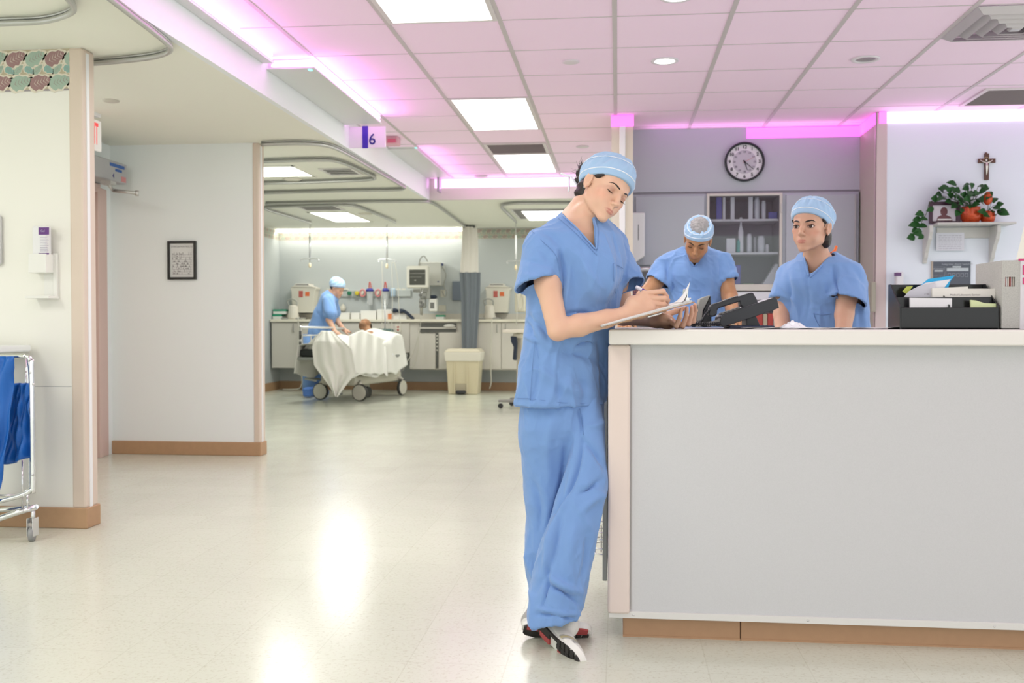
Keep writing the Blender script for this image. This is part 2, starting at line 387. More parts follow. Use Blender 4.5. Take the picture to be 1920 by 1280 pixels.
    def on(s, x, z, up=.0, y0=.0):
        # the skin's front at a sideways and upward place
        P = np.array([s.p(x, y, z) for y in np.linspace(.125, y0, 140)]); f = s.F.sample(s.F.F, P); k = int(np.argmax(f < 0))
        if k == 0: return s.p(x, .07, z)
        t = f[k]/(f[k]-f[k-1]); return P[k]*(1-t)+P[k-1]*t+s.R@np.array([0, 1., 0])*up*s.s
    def color(s, V, base):
        C = np.array(base)[None]+np.zeros((len(V), 3)); L = (V-s.c)@s.R/s.s
        ml = np.zeros(len(V))
        for a, b, ra, rb in s.lips:
            d, t = seg_d(V, a, b); d = d-(ra+(rb-ra)*t); ml = np.maximum(ml, np.clip(1-(d-.0002)/.0016, 0, 1))
        ml *= (L[:, 1] > .075)
        lip = np.array((.46, .13, .115)) if not s.male else np.array((.36, .15, .10))
        C = C*(1-ml[:, None]*.75)+lip*ml[:, None]*.75
        for q in (-1, 1):
            d = np.linalg.norm((L-np.array((q*.045, .058, -.025)))/np.array((.022, .03, .016)), axis=1)
            C = C*(1+(np.array((.06, -.10, -.10)))[None]*np.exp(-d**2)[:, None])
            d = np.linalg.norm((L-np.array((q*.031, .075, .004)))/np.array((.017, .02, .010)), axis=1)
            C = C*(1-(np.array((.30, .38, .36)))[None]*np.exp(-d**2)[:, None])
        C = C*(1+.045*wnoise(L, 55, 77)[:, None]*np.array((.5, 1, 1)))
        if s.male:
            d = np.clip((-.050-L[:, 2])/.02, 0, 1)*np.clip((L[:, 1]-.0)/.03, 0, 1)*(L[:, 2] > -.14); C = C*(1-.35*(d*(1-ml))[:, None])
        return C
    def details(s, par):
        if s.lid < .6:
            g = np.array([s.gaze[0], 1, s.gaze[1]]); g = g/np.linalg.norm(g)
            for q in (-1, 1): e = MB(); e.ball(s.p(q*.0315, .0655, .001), .0129*s.s, 20, 14); ey = part('eye', e, M_eyew, par); ir = MB(); ir.lathe([(.0074*s.s, .0103*s.s), (.0068*s.s, .0114*s.s), (.0038*s.s, .0128*s.s), (.0001, .0133*s.s)], s.p(q*.0315, .0655, .001), s.R@g, 16); part('iris', ir, M_iris, ey)
        # lashes along the lid edge, brows
        for q in (-1, 1):
            l = MB(); h = .0060*(1-s.lid); c = q*.0315
            if s.lid > .6:
                P = [s.on(c+q*x, z, .0003) for x, z in ((-.0125, -.0035), (-.009, -.0050), (-.003, -.0062), (.003, -.0062), (.009, -.0048), (.0125, -.0025))]
                Q = bez(P, 4); l.tube(Q, list(np.interp(np.linspace(0, 1, len(Q)), [0, .15, .6, .9, 1], [.0004, .0011, .0018, .0014, .0004])*s.s), 8)
                for x in np.linspace(-.006, .012, 8):
                    b = s.on(c+q*x, -.0056+max(x, 0)**2*14, .0002); l.tube([b, b+s.R@np.array((q*x*.22, .0050, -.0022)), b+s.R@np.array((q*x*.4, .0085, -.0015))], [.0005, .0003, .0001], 4)
            else:
                E_ = lambda t, sg: (c+.0144*math.cos(t)*q, .0006+sg*h*math.sin(t)*.98+.1*.0144*math.cos(t))
                P = [s.on(*E_(t, 1), .0002, .05) for t in np.linspace(.10, PI-.12, 12)]
                l.tube(P, [.0005]+[.0014]*10+[.0004], 6)
                P = [s.on(*E_(t, -1), .0002, .05) for t in np.linspace(.15, PI-.2, 10)]; l.tube(P, .00045, 6)
            part('eyelashes', l, M_lash, par)
            b = MB(); k = 1.6 if s.male else s.brow
            P = [(q*.0120, .0175, .0013), (q*.020, .0205, .0021), (q*.030, .0235, .0019), (q*.040, .0235, .0013), (q*.0475, .0190, .0005)]
            Q = bez([(x, z, r) for x, z, r in P], 5); w = s.R@np.array([0, 0, 1.]); f = s.R@np.array([0, 1., 0]); vs = []; fs = []
            for x, z, r in Q:
                o = s.on(x, z, 0)
                for i in range(8): a_ = 2*PI*i/8; vs.append(o+(w*math.cos(a_)*1.15*r*k+f*math.sin(a_)*.0009)*s.s)
            for i in range(len(Q)-1):
                for j in range(8): fs.append((i*8+j, i*8+(j+1) % 8, i*8+8+(j+1) % 8, i*8+8+j))
            b.add(vs, fs, True); part('eyebrow', b, M_hair, par)
def surf_pts(F, c, dirs, r0, r1):
    # walk each ray outward to the last place inside the field
    out = []
    for d in dirs:
        t = np.linspace(r1, r0, 60); P = np.array(c)[None]+t[:, None]*np.array(d)[None]; f = F.sample(F.F, P); k = np.argmax(f < 0)
        if f[k] >= 0: out.append(P[-1]); continue
        if k == 0: out.append(P[0]); continue
        a = f[k]/(f[k]-f[k-1]); out.append(P[k]*(1-a)+P[k-1]*a)
    return out
def scrub_cap(H, par, res, puff=.012, net=False, band_tilt=.30, band_z=.052, back=True, bun=None, ties=True, label=None, top=None):
    # local frame of the head: a tilted plane cuts the cap along the brow and over the ears
    lo = H.c-.21; hi = H.c+.21; F = Field(lo, hi, res)
    H.E(F, (0, -.018, .040), (.078, .098, .088), k=0)
    H.E(F, (0, -.030, .060), (.074+puff*.5, .090+puff*.6, .070+puff), k=.03)
    H.E(F, (0, .020, .062), (.066, .062+puff*.3, .058+puff*.3), k=.03)
    if bun is not None: H.E(F, bun[0], bun[1], k=.02)
    n = H.R@np.array([0, math.sin(band_tilt), -math.cos(band_tilt)])  # points down out of the cap (back lower)
    pc = H.p(0, .078, band_z)
    core = F.F.copy(); F.half(pc, n)
    if net:
        F.half(H.p(0, -.02, .108), H.R@np.array([0, .25, 1.]))
    sh = F.mesh(1)
    L = (sh.v-H.c)@H.R/H.s
    th = np.arctan2(L[:, 0], L[:, 1]); zz = L[:, 2]
    nl = np.array([0, -math.sin(band_tilt), math.cos(band_tilt)]); w = np.clip((L@nl-np.array([0, .078, band_z])@nl)/.03-.6, 0, 1)
    h = (.0022*np.sin(th*9+6*zz*10)+.0020*np.sin(th*17+1.7)+.0016*wnoise(L, 60, 3))*w*np.clip(np.hypot(L[:, 0], L[:, 1]+.02)/.06, 0, 1)
    sh.disp(h*H.s); cap = part('scrub_cap', sh, M_cap, par)
    if label: cap['label'] = label
    # piping ring parallel to the edge
    F.F = core; up = -n; u = H.R@np.array([1., 0, 0]); v = np.cross(up, u)
    for off, rad in ((.021, .0017),)+(((top, .0011),) if top else ()):
        c0 = H.p(0, -.015, 0); c0 = c0-up*((c0-pc)@up)+up*off*H.s
        dirs = [math.cos(a)*u+math.sin(a)*v for a in np.linspace(0, 2*PI, 72, endpoint=False)]
        P = surf_pts(F, c0, dirs, .0, .19); P = [p+np.array(d_)*(.0022 if off > .04 else 0) for p, d_ in zip(P, dirs)]; m = MB(); m.tube(P, rad*H.s, 6, closed=True); part('piping', m, M_piping, cap)
    if net:
        c1 = H.p(0, -.02, .108); nn = H.R@np.array([0, .25, 1.]); nn /= np.linalg.norm(nn); v2 = np.cross(nn, u); v2 /= np.linalg.norm(v2)
        P = surf_pts(F, c1, [math.cos(a)*u+math.sin(a)*v2 for a in np.linspace(0, 2*PI, 60, endpoint=False)], 0, .19)
        m = MB(); m.tube(P, .0016, 6, closed=True); part('piping', m, M_piping, cap)
        F2 = Field(lo, hi, res); H.E(F2, (0, -.018, .046), (.0745, .095, .084), k=0); F2.half(H.p(0, -.02, .100), -nn)
        s2 = F2.mesh(1); s2.disp(.003*wnoise(s2.v, 220, 5)); part('hair_net', s2, mat('grey_net', (.30, .29, .29), rough=.8, noise=.6, nscale=70), cap)
    return cap
def capsule_hand(F, W, ax, pn, side, s=1., curl=(.6, .6, .6, .6), spread=.0, thumb=None, fingers=None, k=.006):
    # W wrist point, ax direction wrist->knuckles, pn palm normal (out of the palm), side: direction towards the thumb
    ax = np.array(ax, float); ax /= np.linalg.norm(ax); pn = np.array(pn, float); pn -= ax*(pn@ax); pn /= np.linalg.norm(pn)
    sd = np.array(side, float); sd -= ax*(sd@ax); sd -= pn*(sd@pn); sd /= np.linalg.norm(sd); W = np.array(W, float)
    G = lambda a, b, c: W+(ax*a+sd*b+pn*c)*s
    F.cone(G(.0, .0, 0), G(.045, .004, .0), .021*s, .025*s, k=.02*s, w=sd, asp=1.15)
    for b in (.030, .010, -.010, -.028): F.cone(G(.02, b*.55, 0), G(.083-.0008*abs(b)*300*.03, b, -.002), .0150*s, .0115*s, k=.012*s)
    F.ell(G(.035, .026, .008), (.022*s,)*3, None, .014*s); F.ell(G(.04, -.022, .008), (.019*s,)*3, None, .014*s)
    L = [(.043, .026, .021), (.047, .030, .022), (.043, .028, .021), (.034, .020, .019)]; tips = []
    for i, b in enumerate((.030, .010, -.010, -.028)):
        base = G(.085-(.0 if i in (1, 2) else .004 if i == 0 else .009), b, -.001)
        if fingers and fingers[i] is not None:
            P = [base]+[np.array(q, float) for q in fingers[i]]
        else:
            a = curl[i]; d = 0.; P = [base]
            for j, l in enumerate(L[i]):
                d += a*(.75 if j == 0 else 1.0); dr = ax*math.cos(d)+pn*math.sin(d)+sd*spread*(1.5-i)*.3; dr /= np.linalg.norm(dr); P.append(P[-1]+dr*l*s)
        F.chain(P, [.0098*s, .0086*s, .0078*s, .0062*s], k=.0025*s)
        for q, r in ((P[0], .0105), (P[1], .0091), (P[2], .0081)): F.ell(q, (r*s,)*3, None, .003*s)
        tips.append(P)
    T = thumb if thumb is not None else [G(.018, .024, .008), G(.045, .046, .020), G(.073, .052, .030), G(.096, .048, .038)]
    F.chain(T, [.0150*s, .0115*s, .0100*s, .0078*s], k=.006*s)
    return tips
def rim_smooth(sh, it=14):
    e = np.concatenate([sh.f[:, [i, (i+1) % 4]] for i in range(4)]); e.sort(axis=1); u, c = np.unique(e, axis=0, return_counts=True); b = u[c == 1]
    if not len(b): return sh
    for _ in range(it):
        A = np.zeros_like(sh.v); n = np.zeros(len(sh.v)); np.add.at(A, b[:, 0], sh.v[b[:, 1]]); np.add.at(A, b[:, 1], sh.v[b[:, 0]]); np.add.at(n, b.ravel(), 1)
        m = n > 0; sh.v[m] = .45*sh.v[m]+.55*A[m]/n[m][:, None]
    return sh
def cloth(lo, hi, res, trunk, sleeves=(), cuts=(), k=.02, smooth=2):
    # trunk(F) builds the trunk; sleeves: (fn(F), point, outward normal of the opening); cuts: ('half', p, n) or ('wedge', [(p, n)...])
    T = Field(lo, hi, res); trunk(T); base = T.F.copy(); opens = []
    for fn, p, n in sleeves:
        T.F = np.full_like(base, .06); fn(T); S = T.F.copy(); T.F = np.full_like(base, -1.); T.half(p, n); G = T.F.copy(); C = np.maximum(S, G); opens.append((S, G, base.copy()))
        h = np.maximum(k-np.abs(base-C), 0)/k; base = np.minimum(base, C)-h*h*k*.25
    G = np.full_like(base, -1.)
    for c in cuts:
        if c[0] == 'half': T.F = np.full_like(base, -1.); T.half(c[1], c[2]); G = np.maximum(G, T.F)
        else:
            W = np.full_like(base, -1.)
            for p, n in c[1]: T.F = np.full_like(base, -1.); T.half(p, n); W = np.maximum(W, T.F)
            G = np.maximum(G, -W)
    T.F = np.maximum(base, G); sh = T.mesh(smooth); q = res*.3
    fl = T.sample(G, sh.v) > T.sample(base, sh.v)+q
    for S, H_, B in opens: fl |= (T.sample(H_, sh.v) > T.sample(S, sh.v)+q) & (T.sample(B, sh.v) > .012)
    sh.drop(fl); return rim_smooth(sh)
def wedge(V0, VA, VB, back, fwd):
    # opening between the two neckline edges as seen from the camera; only in front of the point back along fwd
    O = np.array((0, 0, EYE)); nA = np.cross(VA-V0, V0-O); nB = np.cross(VB-V0, V0-O); m = (VA+VB)/2
    if nA@(m-V0) > 0: nA = -nA
    if nB@(m-V0) > 0: nB = -nB
    return ('wedge', [(V0, nA), (V0, nB), (back, -np.array(fwd, float))])
def body_obj(name_, F, H, base, label, cat_loc, res_smooth=1, nails=None):
    sh = F.mesh(res_smooth); C = H.color(sh.v, base)
    return sh, C
# ---------- the woman writing at the end of the counter ----------
def rows(R, psi, Y0, ratio=.66, ryabs=None):
    # rows: y, xleft, xright (, Y) seen edges of a garment -> stack rows in a frame turned by psi about z
    S = []; Rm = Rz(psi)
    for r in R:
        y, xl, xr = r[:3]; Y = r[3] if len(r) > 3 else Y0
        a = at(xl, y, Y); b = at(xr, y, Y); c = (a+b)/2; hw = (b[0]-a[0])/2
        if ryabs is None: rx = hw/math.sqrt(math.cos(psi)**2+(ratio*math.sin(psi))**2); ry = rx*ratio
        else: ry = ryabs; rx = math.sqrt(max(hw**2-(ry*math.sin(psi))**2, 1e-4))/abs(math.cos(psi))
        l = Rm.T@c; S.append((c[2], l[0], l[1], rx, ry))
    return S, Rm
def dim(S, d): return [(h, cx, cy, rx-d, ry-d) for h, cx, cy, rx, ry in S]
def make_shoe(par, heel, l, n, flip=1, L=.245, W=.094):
    # heel: rear end of the sole; l long axis towards the toe, n out of the sole
    l = np.array(l, float); l /= np.linalg.norm(l); n = np.array(n, float); n -= l*(n@l); n /= np.linalg.norm(n); w = np.cross(n, l)*flip; heel = np.array(heel, float)
    G = lambda a, b, c: heel+l*a*L+w*b*W-n*c      # a 0..1 along, b -.5...5 across, c height above the sole
    prof = [(0, .26), (.06, .62), (.2, .70), (.38, .62), (.52, .70), (.70, .98), (.82, .98), (.92, .78), (.98, .45), (1.0, .2)]
    def hw(a): return float(np.interp(a, [p[0] for p in prof], [p[1] for p in prof]))*.5
    def off(a): return .06*math.sin(a*PI)
    F = Field(heel+l*L/2-.19, heel+l*L/2+.19, .0035)
    for a, r, h in ((.13, .033, .045), (.25, .034, .050), (.40, .036, .045), (.55, .038, .036), (.70, .040, .028), (.84, .036, .022)):
        F.ell(G(a, off(a), h*.72), (r, r, r*.8), np.stack([l, w, n], 1), .03)
    F.cone(G(.14, 0, .045), G(.20, 0, .085), .032, .031, .02); F.cone(G(.30, .02, .06), G(.26, 0, .085), .030, .028, .02)
    F.half(G(0, 0, .012), n)
    up = F.mesh(1); V = up.v; a = (V-heel)@l/L; b = ((V-heel)@w)/W; c = -(V-heel)@n
    col = np.array((.72, .70, .66))[None]+np.zeros((len(V), 3)); pan = (np.abs(a-.45-.25*(c/.06)) < .05) | (np.abs(a-.68) < .03) | ((a < .16) & (c > .03)); col[pan] = (.36, .35, .33)
    gold = (np.abs(a-.45-.25*(c/.06)) < .02) & (np.abs(b) > .2); col[gold] = (.45, .38, .22)
    sh = part('shoe', up, mat('shoe_upper', rough=.6, attr=True), par, cols=col)
    m = MB(); N = 22
    def ring(c0, gr, side=1):
        P = [(i/N) for i in range(N+1)]; R_ = [G(a, off(a)+hw(a)*gr, c0+.010*max(0, a-.75)/.25+.004*max(0, .1-a)/.1) for a in P]; L_ = [G(a, off(a)-hw(a)*gr, c0+.010*max(0, a-.75)/.25+.004*max(0, .1-a)/.1) for a in reversed(P)]; return R_+L_
    for c0, c1, g0, g1 in ((.005, .026, .98, 1.04),):
        A = ring(c0, g0); B = ring(c1, g1); k = len(A); m.add(A+B, [(i, (i+1) % k, (i+1) % k+k, i+k) for i in range(k)], True)
        for Q in (0, k): m.add((A+B)[Q:Q+k], [(i, i+1, k-2-i, k-1-i) for i in range(N)])
    part('midsole', m, mat('midsole_white', (.78, .76, .72), rough=.6), sh)
    nl = lambda: MB()
    def lug(m_, a0, a1, b0, b1, c0=.0, c1=.006):
        n_ = max(2, int((a1-a0)/.05)); 
        for i in range(n_):
            x0 = a0+(a1-a0)*i/n_; x1 = a0+(a1-a0)*(i+1)/n_; q = []
            for x in (x0, x1):
                cc = .010*max(0, x-.75)/.25
                for t in (b0, b1):
                    for c_ in (c0, c1): q.append(G(x, off(x)+hw(x)*t, c_+cc-.0012))
            m_.add(q, [(0, 1, 3, 2), (4, 6, 7, 5), (0, 4, 5, 1), (2, 3, 7, 6), (0, 2, 6, 4), (1, 5, 7, 3)])
    R1_, R2_ = MB(), MB(); lug(R1_, .50, .93, -.96, -.30); lug(R2_, .06, .30, -.9, -.2); blk = MB()
    for a0, a1 in ((.48, .56), (.58, .66), (.68, .76), (.78, .85), (.87, .96)): lug(blk, a0, a1, -.22, .32, -.0005); lug(blk, a0+.01, a1, .38, .96, -.0005)
    lug(blk, .02, .30, -.12, .92); lug(blk, .30, .48, .55, .95); lug(blk, .02, .06, -.9, .9)
    part('outsole', R1_, mat('outsole_red', (.42, .07, .07), rough=.7), sh); part('heel_outsole', R2_, mat('outsole_red'), sh); part('outsole_tread', blk, mat('outsole_black', (.03, .027, .025), rough=.75), sh)
    la = MB()
    for i in range(4): la.tube([G(.45+.07*i, -.28, .052-.007*i), G(.47+.07*i, 0, .066-.009*i), G(.45+.07*i, .28, .052-.007*i)], .0028, 6)
    part('shoelaces', la, mat('lace_white', (.75, .74, .7), rough=.8), sh)
    return sh
FW = thing('person', 'woman in blue scrubs standing with crossed feet at the counter end, writing', 'person', (-.19, 3.3, 0))
HF = Head((-.0488, 3.3556, 1.4808), (39.4, -13.8, -29.1), .975, lid=.86, brow=1.15)
F = Field((-.50, 2.98, .86), (.42, 3.72, 1.66), .0023)
HF.build(F)
nb = at(1092, 428, 3.38)
F.cone(HF.p(0, -.034, -.030), nb, .046, .052, .015); F.cone(HF.p(0, -.055, -.01), at(1070, 425, 3.40), .036, .055, .02)
F.cone(at(1092, 395, 3.34), at(1110, 452, 3.32), .022, .020, .02)
shR = at(1012, 464, 3.27); shL = at(1152, 455, 3.52)
F.cone(nb, shR, .052, .036, .04); F.cone(nb, shL, .052, .034, .04)
TS, TR = rows([(424, 1045, 1132), (440, 1006, 1160), (480, 990, 1170), (520, 990, 1168), (560, 992, 1162), (600, 990, 1154), (640, 984, 1143), (670, 980, 1139), (700, 976, 1138), (756, 969, 1136)], .66, 3.37)
F.stack([r for r in dim(TS, .026)], TR, k=.04)
elR = at(1046, 619, 3.20); wrR = at(1176, 588, 3.27)
F.chain([shR, lerp(shR, elR, .45), elR], [.036, .0405, .034], .02)
F.chain([elR, lerp(elR, wrR, .3), lerp(elR, wrR, .7), wrR], [.031, .036, .029, .0225], .012)
elL = at(1168, 590, 3.56); wrL = at(1228, 600, 3.44)
F.chain([shL, elL, wrL], [.038, .036, .024], .015)
# right hand round the pen, left hand under the board
axR = at(1224, 559, 3.275)-wrR; penA = at(1192, 537, 3.30); penB = at(1258, 576, 3.33)
tR = capsule_hand(F, wrR, axR, (.15, 1, -.1), (-.3, 0, 1), .97, curl=(.30, .36, .40, .46), thumb=[wrR+np.array((.028, .022, .026)), at(1208, 558, 3.325), at(1228, 557, 3.340), at(1246, 565, 3.336)],
  fingers=[[at(1243, 546, 3.285), at(1250, 556, 3.308), at(1251, 567, 3.318)], [at(1246, 559, 3.280), at(1252, 563, 3.305), at(1246, 568, 3.326)], [at(1245, 570, 3.283), at(1250, 573, 3.307), at(1240, 575, 3.322)], [at(1241, 579, 3.288), at(1246, 581, 3.307), at(1236, 580, 3.318)]])
brd = lambda px: None
tL = capsule_hand(F, wrL, at(1268, 606, 3.40)-wrL, (0, .2, 1), (.2, 1, 0), .97,
  fingers=[[at(1300, 602, 3.44), at(1304, 582, 3.43), at(1303, 571, 3.41)], [at(1291, 607, 3.40), at(1297, 588, 3.395), at(1297, 575, 3.385)], [at(1280, 611, 3.365), at(1287, 591, 3.355), at(1288, 577, 3.35)], [at(1268, 611, 3.33), at(1275, 594, 3.32), at(1277, 581, 3.32)]],
  thumb=[wrL+np.array((.03, .03, .012)), at(1250, 590, 3.46), at(1268, 583, 3.47), at(1285, 577, 3.45)])
sh = F.mesh(1); C = HF.color(sh.v, SKIN_F)
for P in tR+tL:
    d = np.linalg.norm(sh.v-P[-1], axis=1); C = C*(1+(np.array((.08, -.04, -.02)))[None]*np.clip(1-d/.013, 0, 1)[:, None])
body = part('body', sh, skin, FW, cols=C)
HF.details(body)
# hair: nape, temple, bun
F = Field(HF.c-.22, HF.c+.18, .0028)
HF.E(F, (0, -.020, .034), (.0765, .0955, .087), k=0); HF.E(F, (0, -.062, -.025), (.055, .045, .045), k=.02)
n = HF.R@np.array([0, 1, .22]); F.half(HF.p(0, -.020, 0), n)
[HF.E(F, (q*.0655, .016, .034), (.0075, .028, .015), k=.006) for q in (-1, 1)]
bunc = (.018, -.128, .052)
HF.E(F, bunc, (.034, .026, .040), k=.012); HF.E(F, (.015, -.118, .02), (.030, .028, .030), k=.012)
hs = F.mesh(1); L = (hs.v-HF.c)@HF.R; hs.disp(.0016*np.sin(L[:, 2]*260+6*np.sin(L[:, 0]*40))+.001*wnoise(L, 180, 2))
hair = part('hair', hs, M_hair, FW); st = MB(); rg = random.Random(4)
for i in range(30):
    a = rg.random()*6.28; b = rg.uniform(-.3, 1); base = HF.p(bunc[0]+.028*math.cos(a), bunc[1]-.014, bunc[2]+.034*math.sin(a)); d = HF.R@np.array([math.cos(a)*.7, -.55, math.sin(a)+.3]); d /= np.linalg.norm(d); l = rg.uniform(.008, .022)
    st.tube([base, base+d*l*.5, base+d*l+np.array((rg.uniform(-.006, .006), 0, rg.uniform(-.004, .008)))], [.0007, .0005, .0002], 4)
part('stray_hair', st, M_hair, hair)['kind'] = 'stuff'
cap = scrub_cap(HF, FW, .0028, puff=.014, band_tilt=.34, band_z=.050, top=.070, label='pale blue scrub cap with white piping')
tm = MB(); k0 = HF.p(.012, -.098, -.020)
for P in ([k0, at(1072, 333, 3.42), at(1062, 329, 3.42), at(1051, 325, 3.42)], [k0, at(1070, 331, 3.42), at(1067, 336, 3.43), at(1067, 348, 3.43), at(1066, 359, 3.43)]): tm.tube(bez(P, 6), .0032, 6)
part('tie', tm, M_piping, cap)
e = MB(); e.ball(HF.p(.0775, -.002, -.030), .0023, 8, 6); part('earring', e, mat('silver', (.8, .8, .8), .2, 1.), body)
# tunic
cA = at(1090, 422, 3.40); fwd = np.array((math.sin(.66), -math.cos(.66), 0))
def trunk(F):
    F.stack(TS, TR, k=0); F.cone(cA, at(1018, 462, 3.28), .064, .054, .04); F.cone(cA, at(1146, 455, 3.52), .064, .052, .04); F.ell(at(1098, 470, 3.36), (.125, .10, .105), TR, .05)
    F.ell(at(1118, 512, 3.29), (.075, .062, .085), None, .06)
def sR(F): F.cone(at(1018, 470, 3.28), at(1008, 545, 3.235), .058, .074, .0)
def sL(F): F.cone(at(1143, 465, 3.52), at(1184, 545, 3.455), .052, .060, .0)
V0 = at(1119, 473, 3.285); VA = at(1052, 398, 3.40); VB = at(1112, 404, 3.40)
tun = cloth((-.50, 3.0, .70), (.22, 3.78, 1.46), .0042, trunk, [(sR, at(1008, 531, 3.235), (.32, -.30, -1.)), (sL, at(1180, 531, 3.45), (.35, -.35, -.9))],
  [('half', (0, 0, at(1000, 754, 3.37)[2]), (.05, 0, -1)), wedge(V0, VA, VB, cA-fwd*.03, fwd), ('wedge', [(cA+np.array((0, 0, .022)), (.2, 0, -1)), (cA+(-.045, 0, 0), (-1, 0, -.2)), (cA+(.05, 0, 0), (1, 0, -.2))])], k=.02)
X = lambda px, py, Y: at(px, py, Y)
Yf = 3.20
FL = [(X(1050, 470, 3.24), X(1052, 560, 3.22), .010, -.012), (X(1042, 470, 3.20), X(1036, 520, 3.17), .02, .006), (X(1015, 470, 3.2), X(1045, 530, 3.16), .016, -.006),
      (X(1150, 440, 3.42), X(1160, 540, 3.40), .010, -.008), (X(1060, 605, 3.22), X(1130, 575, 3.22), .012, .008), (X(1055, 590, 3.22), X(1120, 590, 3.22), .010, -.007),
      (X(1000, 580, 3.3), X(1040, 660, 3.22), .018, .007), (X(990, 590, 3.3), X(1030, 640, 3.24), .012, -.007), (X(1030, 660, 3.22), X(1125, 680, 3.22), .02, -.007), (X(1010, 690, 3.24), X(1110, 740, 3.22), .022, .006),
      (X(1005, 640, 3.28), X(1000, 750, 3.26), .012, -.005), (X(1122, 640, 3.24), X(1128, 750, 3.24), .014, -.009), (X(1075, 650, 3.22), X(1110, 640, 3.22), .01, -.006), (X(1100, 480, 3.22), X(1120, 560, 3.22), .02, .006), (X(1065, 480, 3.2), X(1080, 580, 3.2), .02, -.005),
      (X(1085, 470, 3.22), X(1130, 540, 3.2), .012, .004), (X(985, 490, 3.2), X(1030, 500, 3.16), .012, -.004), (X(985, 515, 3.2), X(1030, 520, 3.16), .010, .004), (X(1010, 430, 3.3), X(1050, 460, 3.24), .014, -.005),
      (X(1040, 700, 3.22), X(1050, 760, 3.22), .02, -.008), (X(1090, 710, 3.22), X(1095, 760, 3.22), .02, -.008), (X(980, 600, 3.35), X(1000, 625, 3.25), .008, -.006), (X(980, 625, 3.35), X(1010, 640, 3.25), .008, .005)]
folds(tun, FL, 1.7, .8); crumple(tun, 26, .012, 11, (1.2, 1.2, .7)); crumple(tun, 62, .0045, 15, (1, 1, .8))
tunic = part('scrub_top', tun, M_scrub, FW, solid=.0025)
# neckline band, seams and breast pocket
def on_cloth(px, py, off=.0015, sh_=None):
    # nearest cloth point towards the viewer on the ray through a place in the photo
    s_ = sh_ or tun; d = ray(px, py); d = d/np.linalg.norm(d); o = np.array((0, 0, EYE)); rel = s_.v-o; t = rel@d; dist = np.linalg.norm(rel-t[:, None]*d, axis=1); m = dist < .0075
    if not m.any(): m = dist < dist.min()+.004
    tt = t[m].min(); return o+d*(tt-off)
def seam(name_, pts, r, par, m=M_scrub, n=5, off=.001, sh_=None):
    P = [on_cloth(x, y, off, sh_) for x, y in pts]; P = bez(P, n); mb = MB(); mb.tube(P, r, 6); return part(name_, mb, m, par)
M_seam = mat('scrub_seam', (.14, .25, .50), rough=.9)
seam('neckline_seam', [(1046, 408), (1072, 430), (1095, 452), (1113, 472), (1119, 478)], .0010, tunic, M_seam)
seam('neckline_band', [(1055, 404), (1078, 424), (1101, 449), (1117, 467)], .0030, tunic); seam('neckline_band', [(1115, 411), (1119, 430), (1119, 450), (1118, 467)], .0030, tunic)
seam('pocket_seam', [(1150, 494), (1151, 525), (1154, 550)], .0012, tunic, M_seam); seam('pocket_seam', [(1150, 494), (1160, 498), (1168, 503)], .0014, tunic, M_seam)
seam('side_seam', [(1003, 640), (998, 690), (994, 750)], .0009, tunic, M_seam); seam('armhole_seam', [(997, 433), (1020, 455), (1040, 475), (1049, 500), (1050, 540)], .0010, tunic, M_seam)
seam('hem_seam', [(968, 746), (1000, 748), (1060, 755), (1130, 758)], .0008, tunic, M_seam)
# trousers
P1, R1 = rows([(735, 984, 1130), (800, 980, 1134), (830, 982, 1120), (875, 1000, 1090)], .5, 3.37)
B1, R2 = rows([(735, 990, 1085, 3.37), (790, 977, 1090, 3.37), (830, 977, 1093, 3.37), (871, 979, 1078, 3.37), (920, 984, 1068, 3.37), (965, 988, 1062, 3.37), (1058, 985, 1050, 3.35), (1110, 995, 1048, 3.32), (1140, 998, 1046, 3.30)], .3, 3.37, ryabs=.078)
B2, R2 = rows([(735, 1082, 1120, 3.39), (790, 1064, 1134, 3.35), (850, 1066, 1136, 3.31), (900, 1056, 1136, 3.28), (960, 1036, 1130, 3.25), (1035, 1010, 1113, 3.22), (1096, 998, 1101, 3.20), (1147, 988, 1088, 3.185), (1182, 990, 1078, 3.175)], .3, 3.3, ryabs=.074)
def legs(F): F.stack(P1, R1, k=0); F.stack(B1, R2, k=.02); F.stack(B2, R2, k=.012)
tr = cloth((-.48, 2.95, .03), (.06, 3.62, .82), .0045, legs, (), [('half', at(1036, 1167, 3.17), (.18, -.1, -1.))])
FL = [(X(1092, 822, 3.25), X(1040, 960, 3.2), .010, -.010), (X(1093, 825, 3.25), X(1134, 880, 3.22), .012, -.008), (X(1100, 800, 3.25), X(1134, 790, 3.25), .012, .005), (X(1085, 770, 3.27), X(1088, 820, 3.25), .006, -.004),
      (X(1125, 900, 3.2), X(1085, 925, 3.18), .012, -.008), (X(1134, 925, 3.2), X(1090, 960, 3.16), .014, .007), (X(1065, 930, 3.2), X(1022, 1080, 3.13), .012, .007), (X(1050, 960, 3.2), X(1005, 1110, 3.13), .012, -.006),
      (X(1025, 1060, 3.14), X(1017, 1140, 3.11), .009, -.007), (X(1030, 1080, 3.14), X(1090, 1110, 3.12), .012, .007), (X(1025, 1095, 3.14), X(1080, 1130, 3.12), .010, -.007), (X(1010, 1140, 3.12), X(1080, 1150, 3.1), .009, .008), (X(1005, 1152, 3.12), X(1075, 1160, 3.1), .008, -.008),
      (X(1000, 900, 3.3), X(1010, 1000, 3.28), .018, -.007), (X(1040, 780, 3.26), X(1030, 900, 3.26), .02, .005), (X(1060, 830, 3.26), X(1020, 1000, 3.26), .012, -.005), (X(990, 1000, 3.3), X(1000, 1080, 3.28), .012, .006), (X(1080, 980, 3.17), X(1070, 1090, 3.12), .02, .006), (X(1100, 1000, 3.17), X(1085, 1090, 3.12), .014, -.006)]
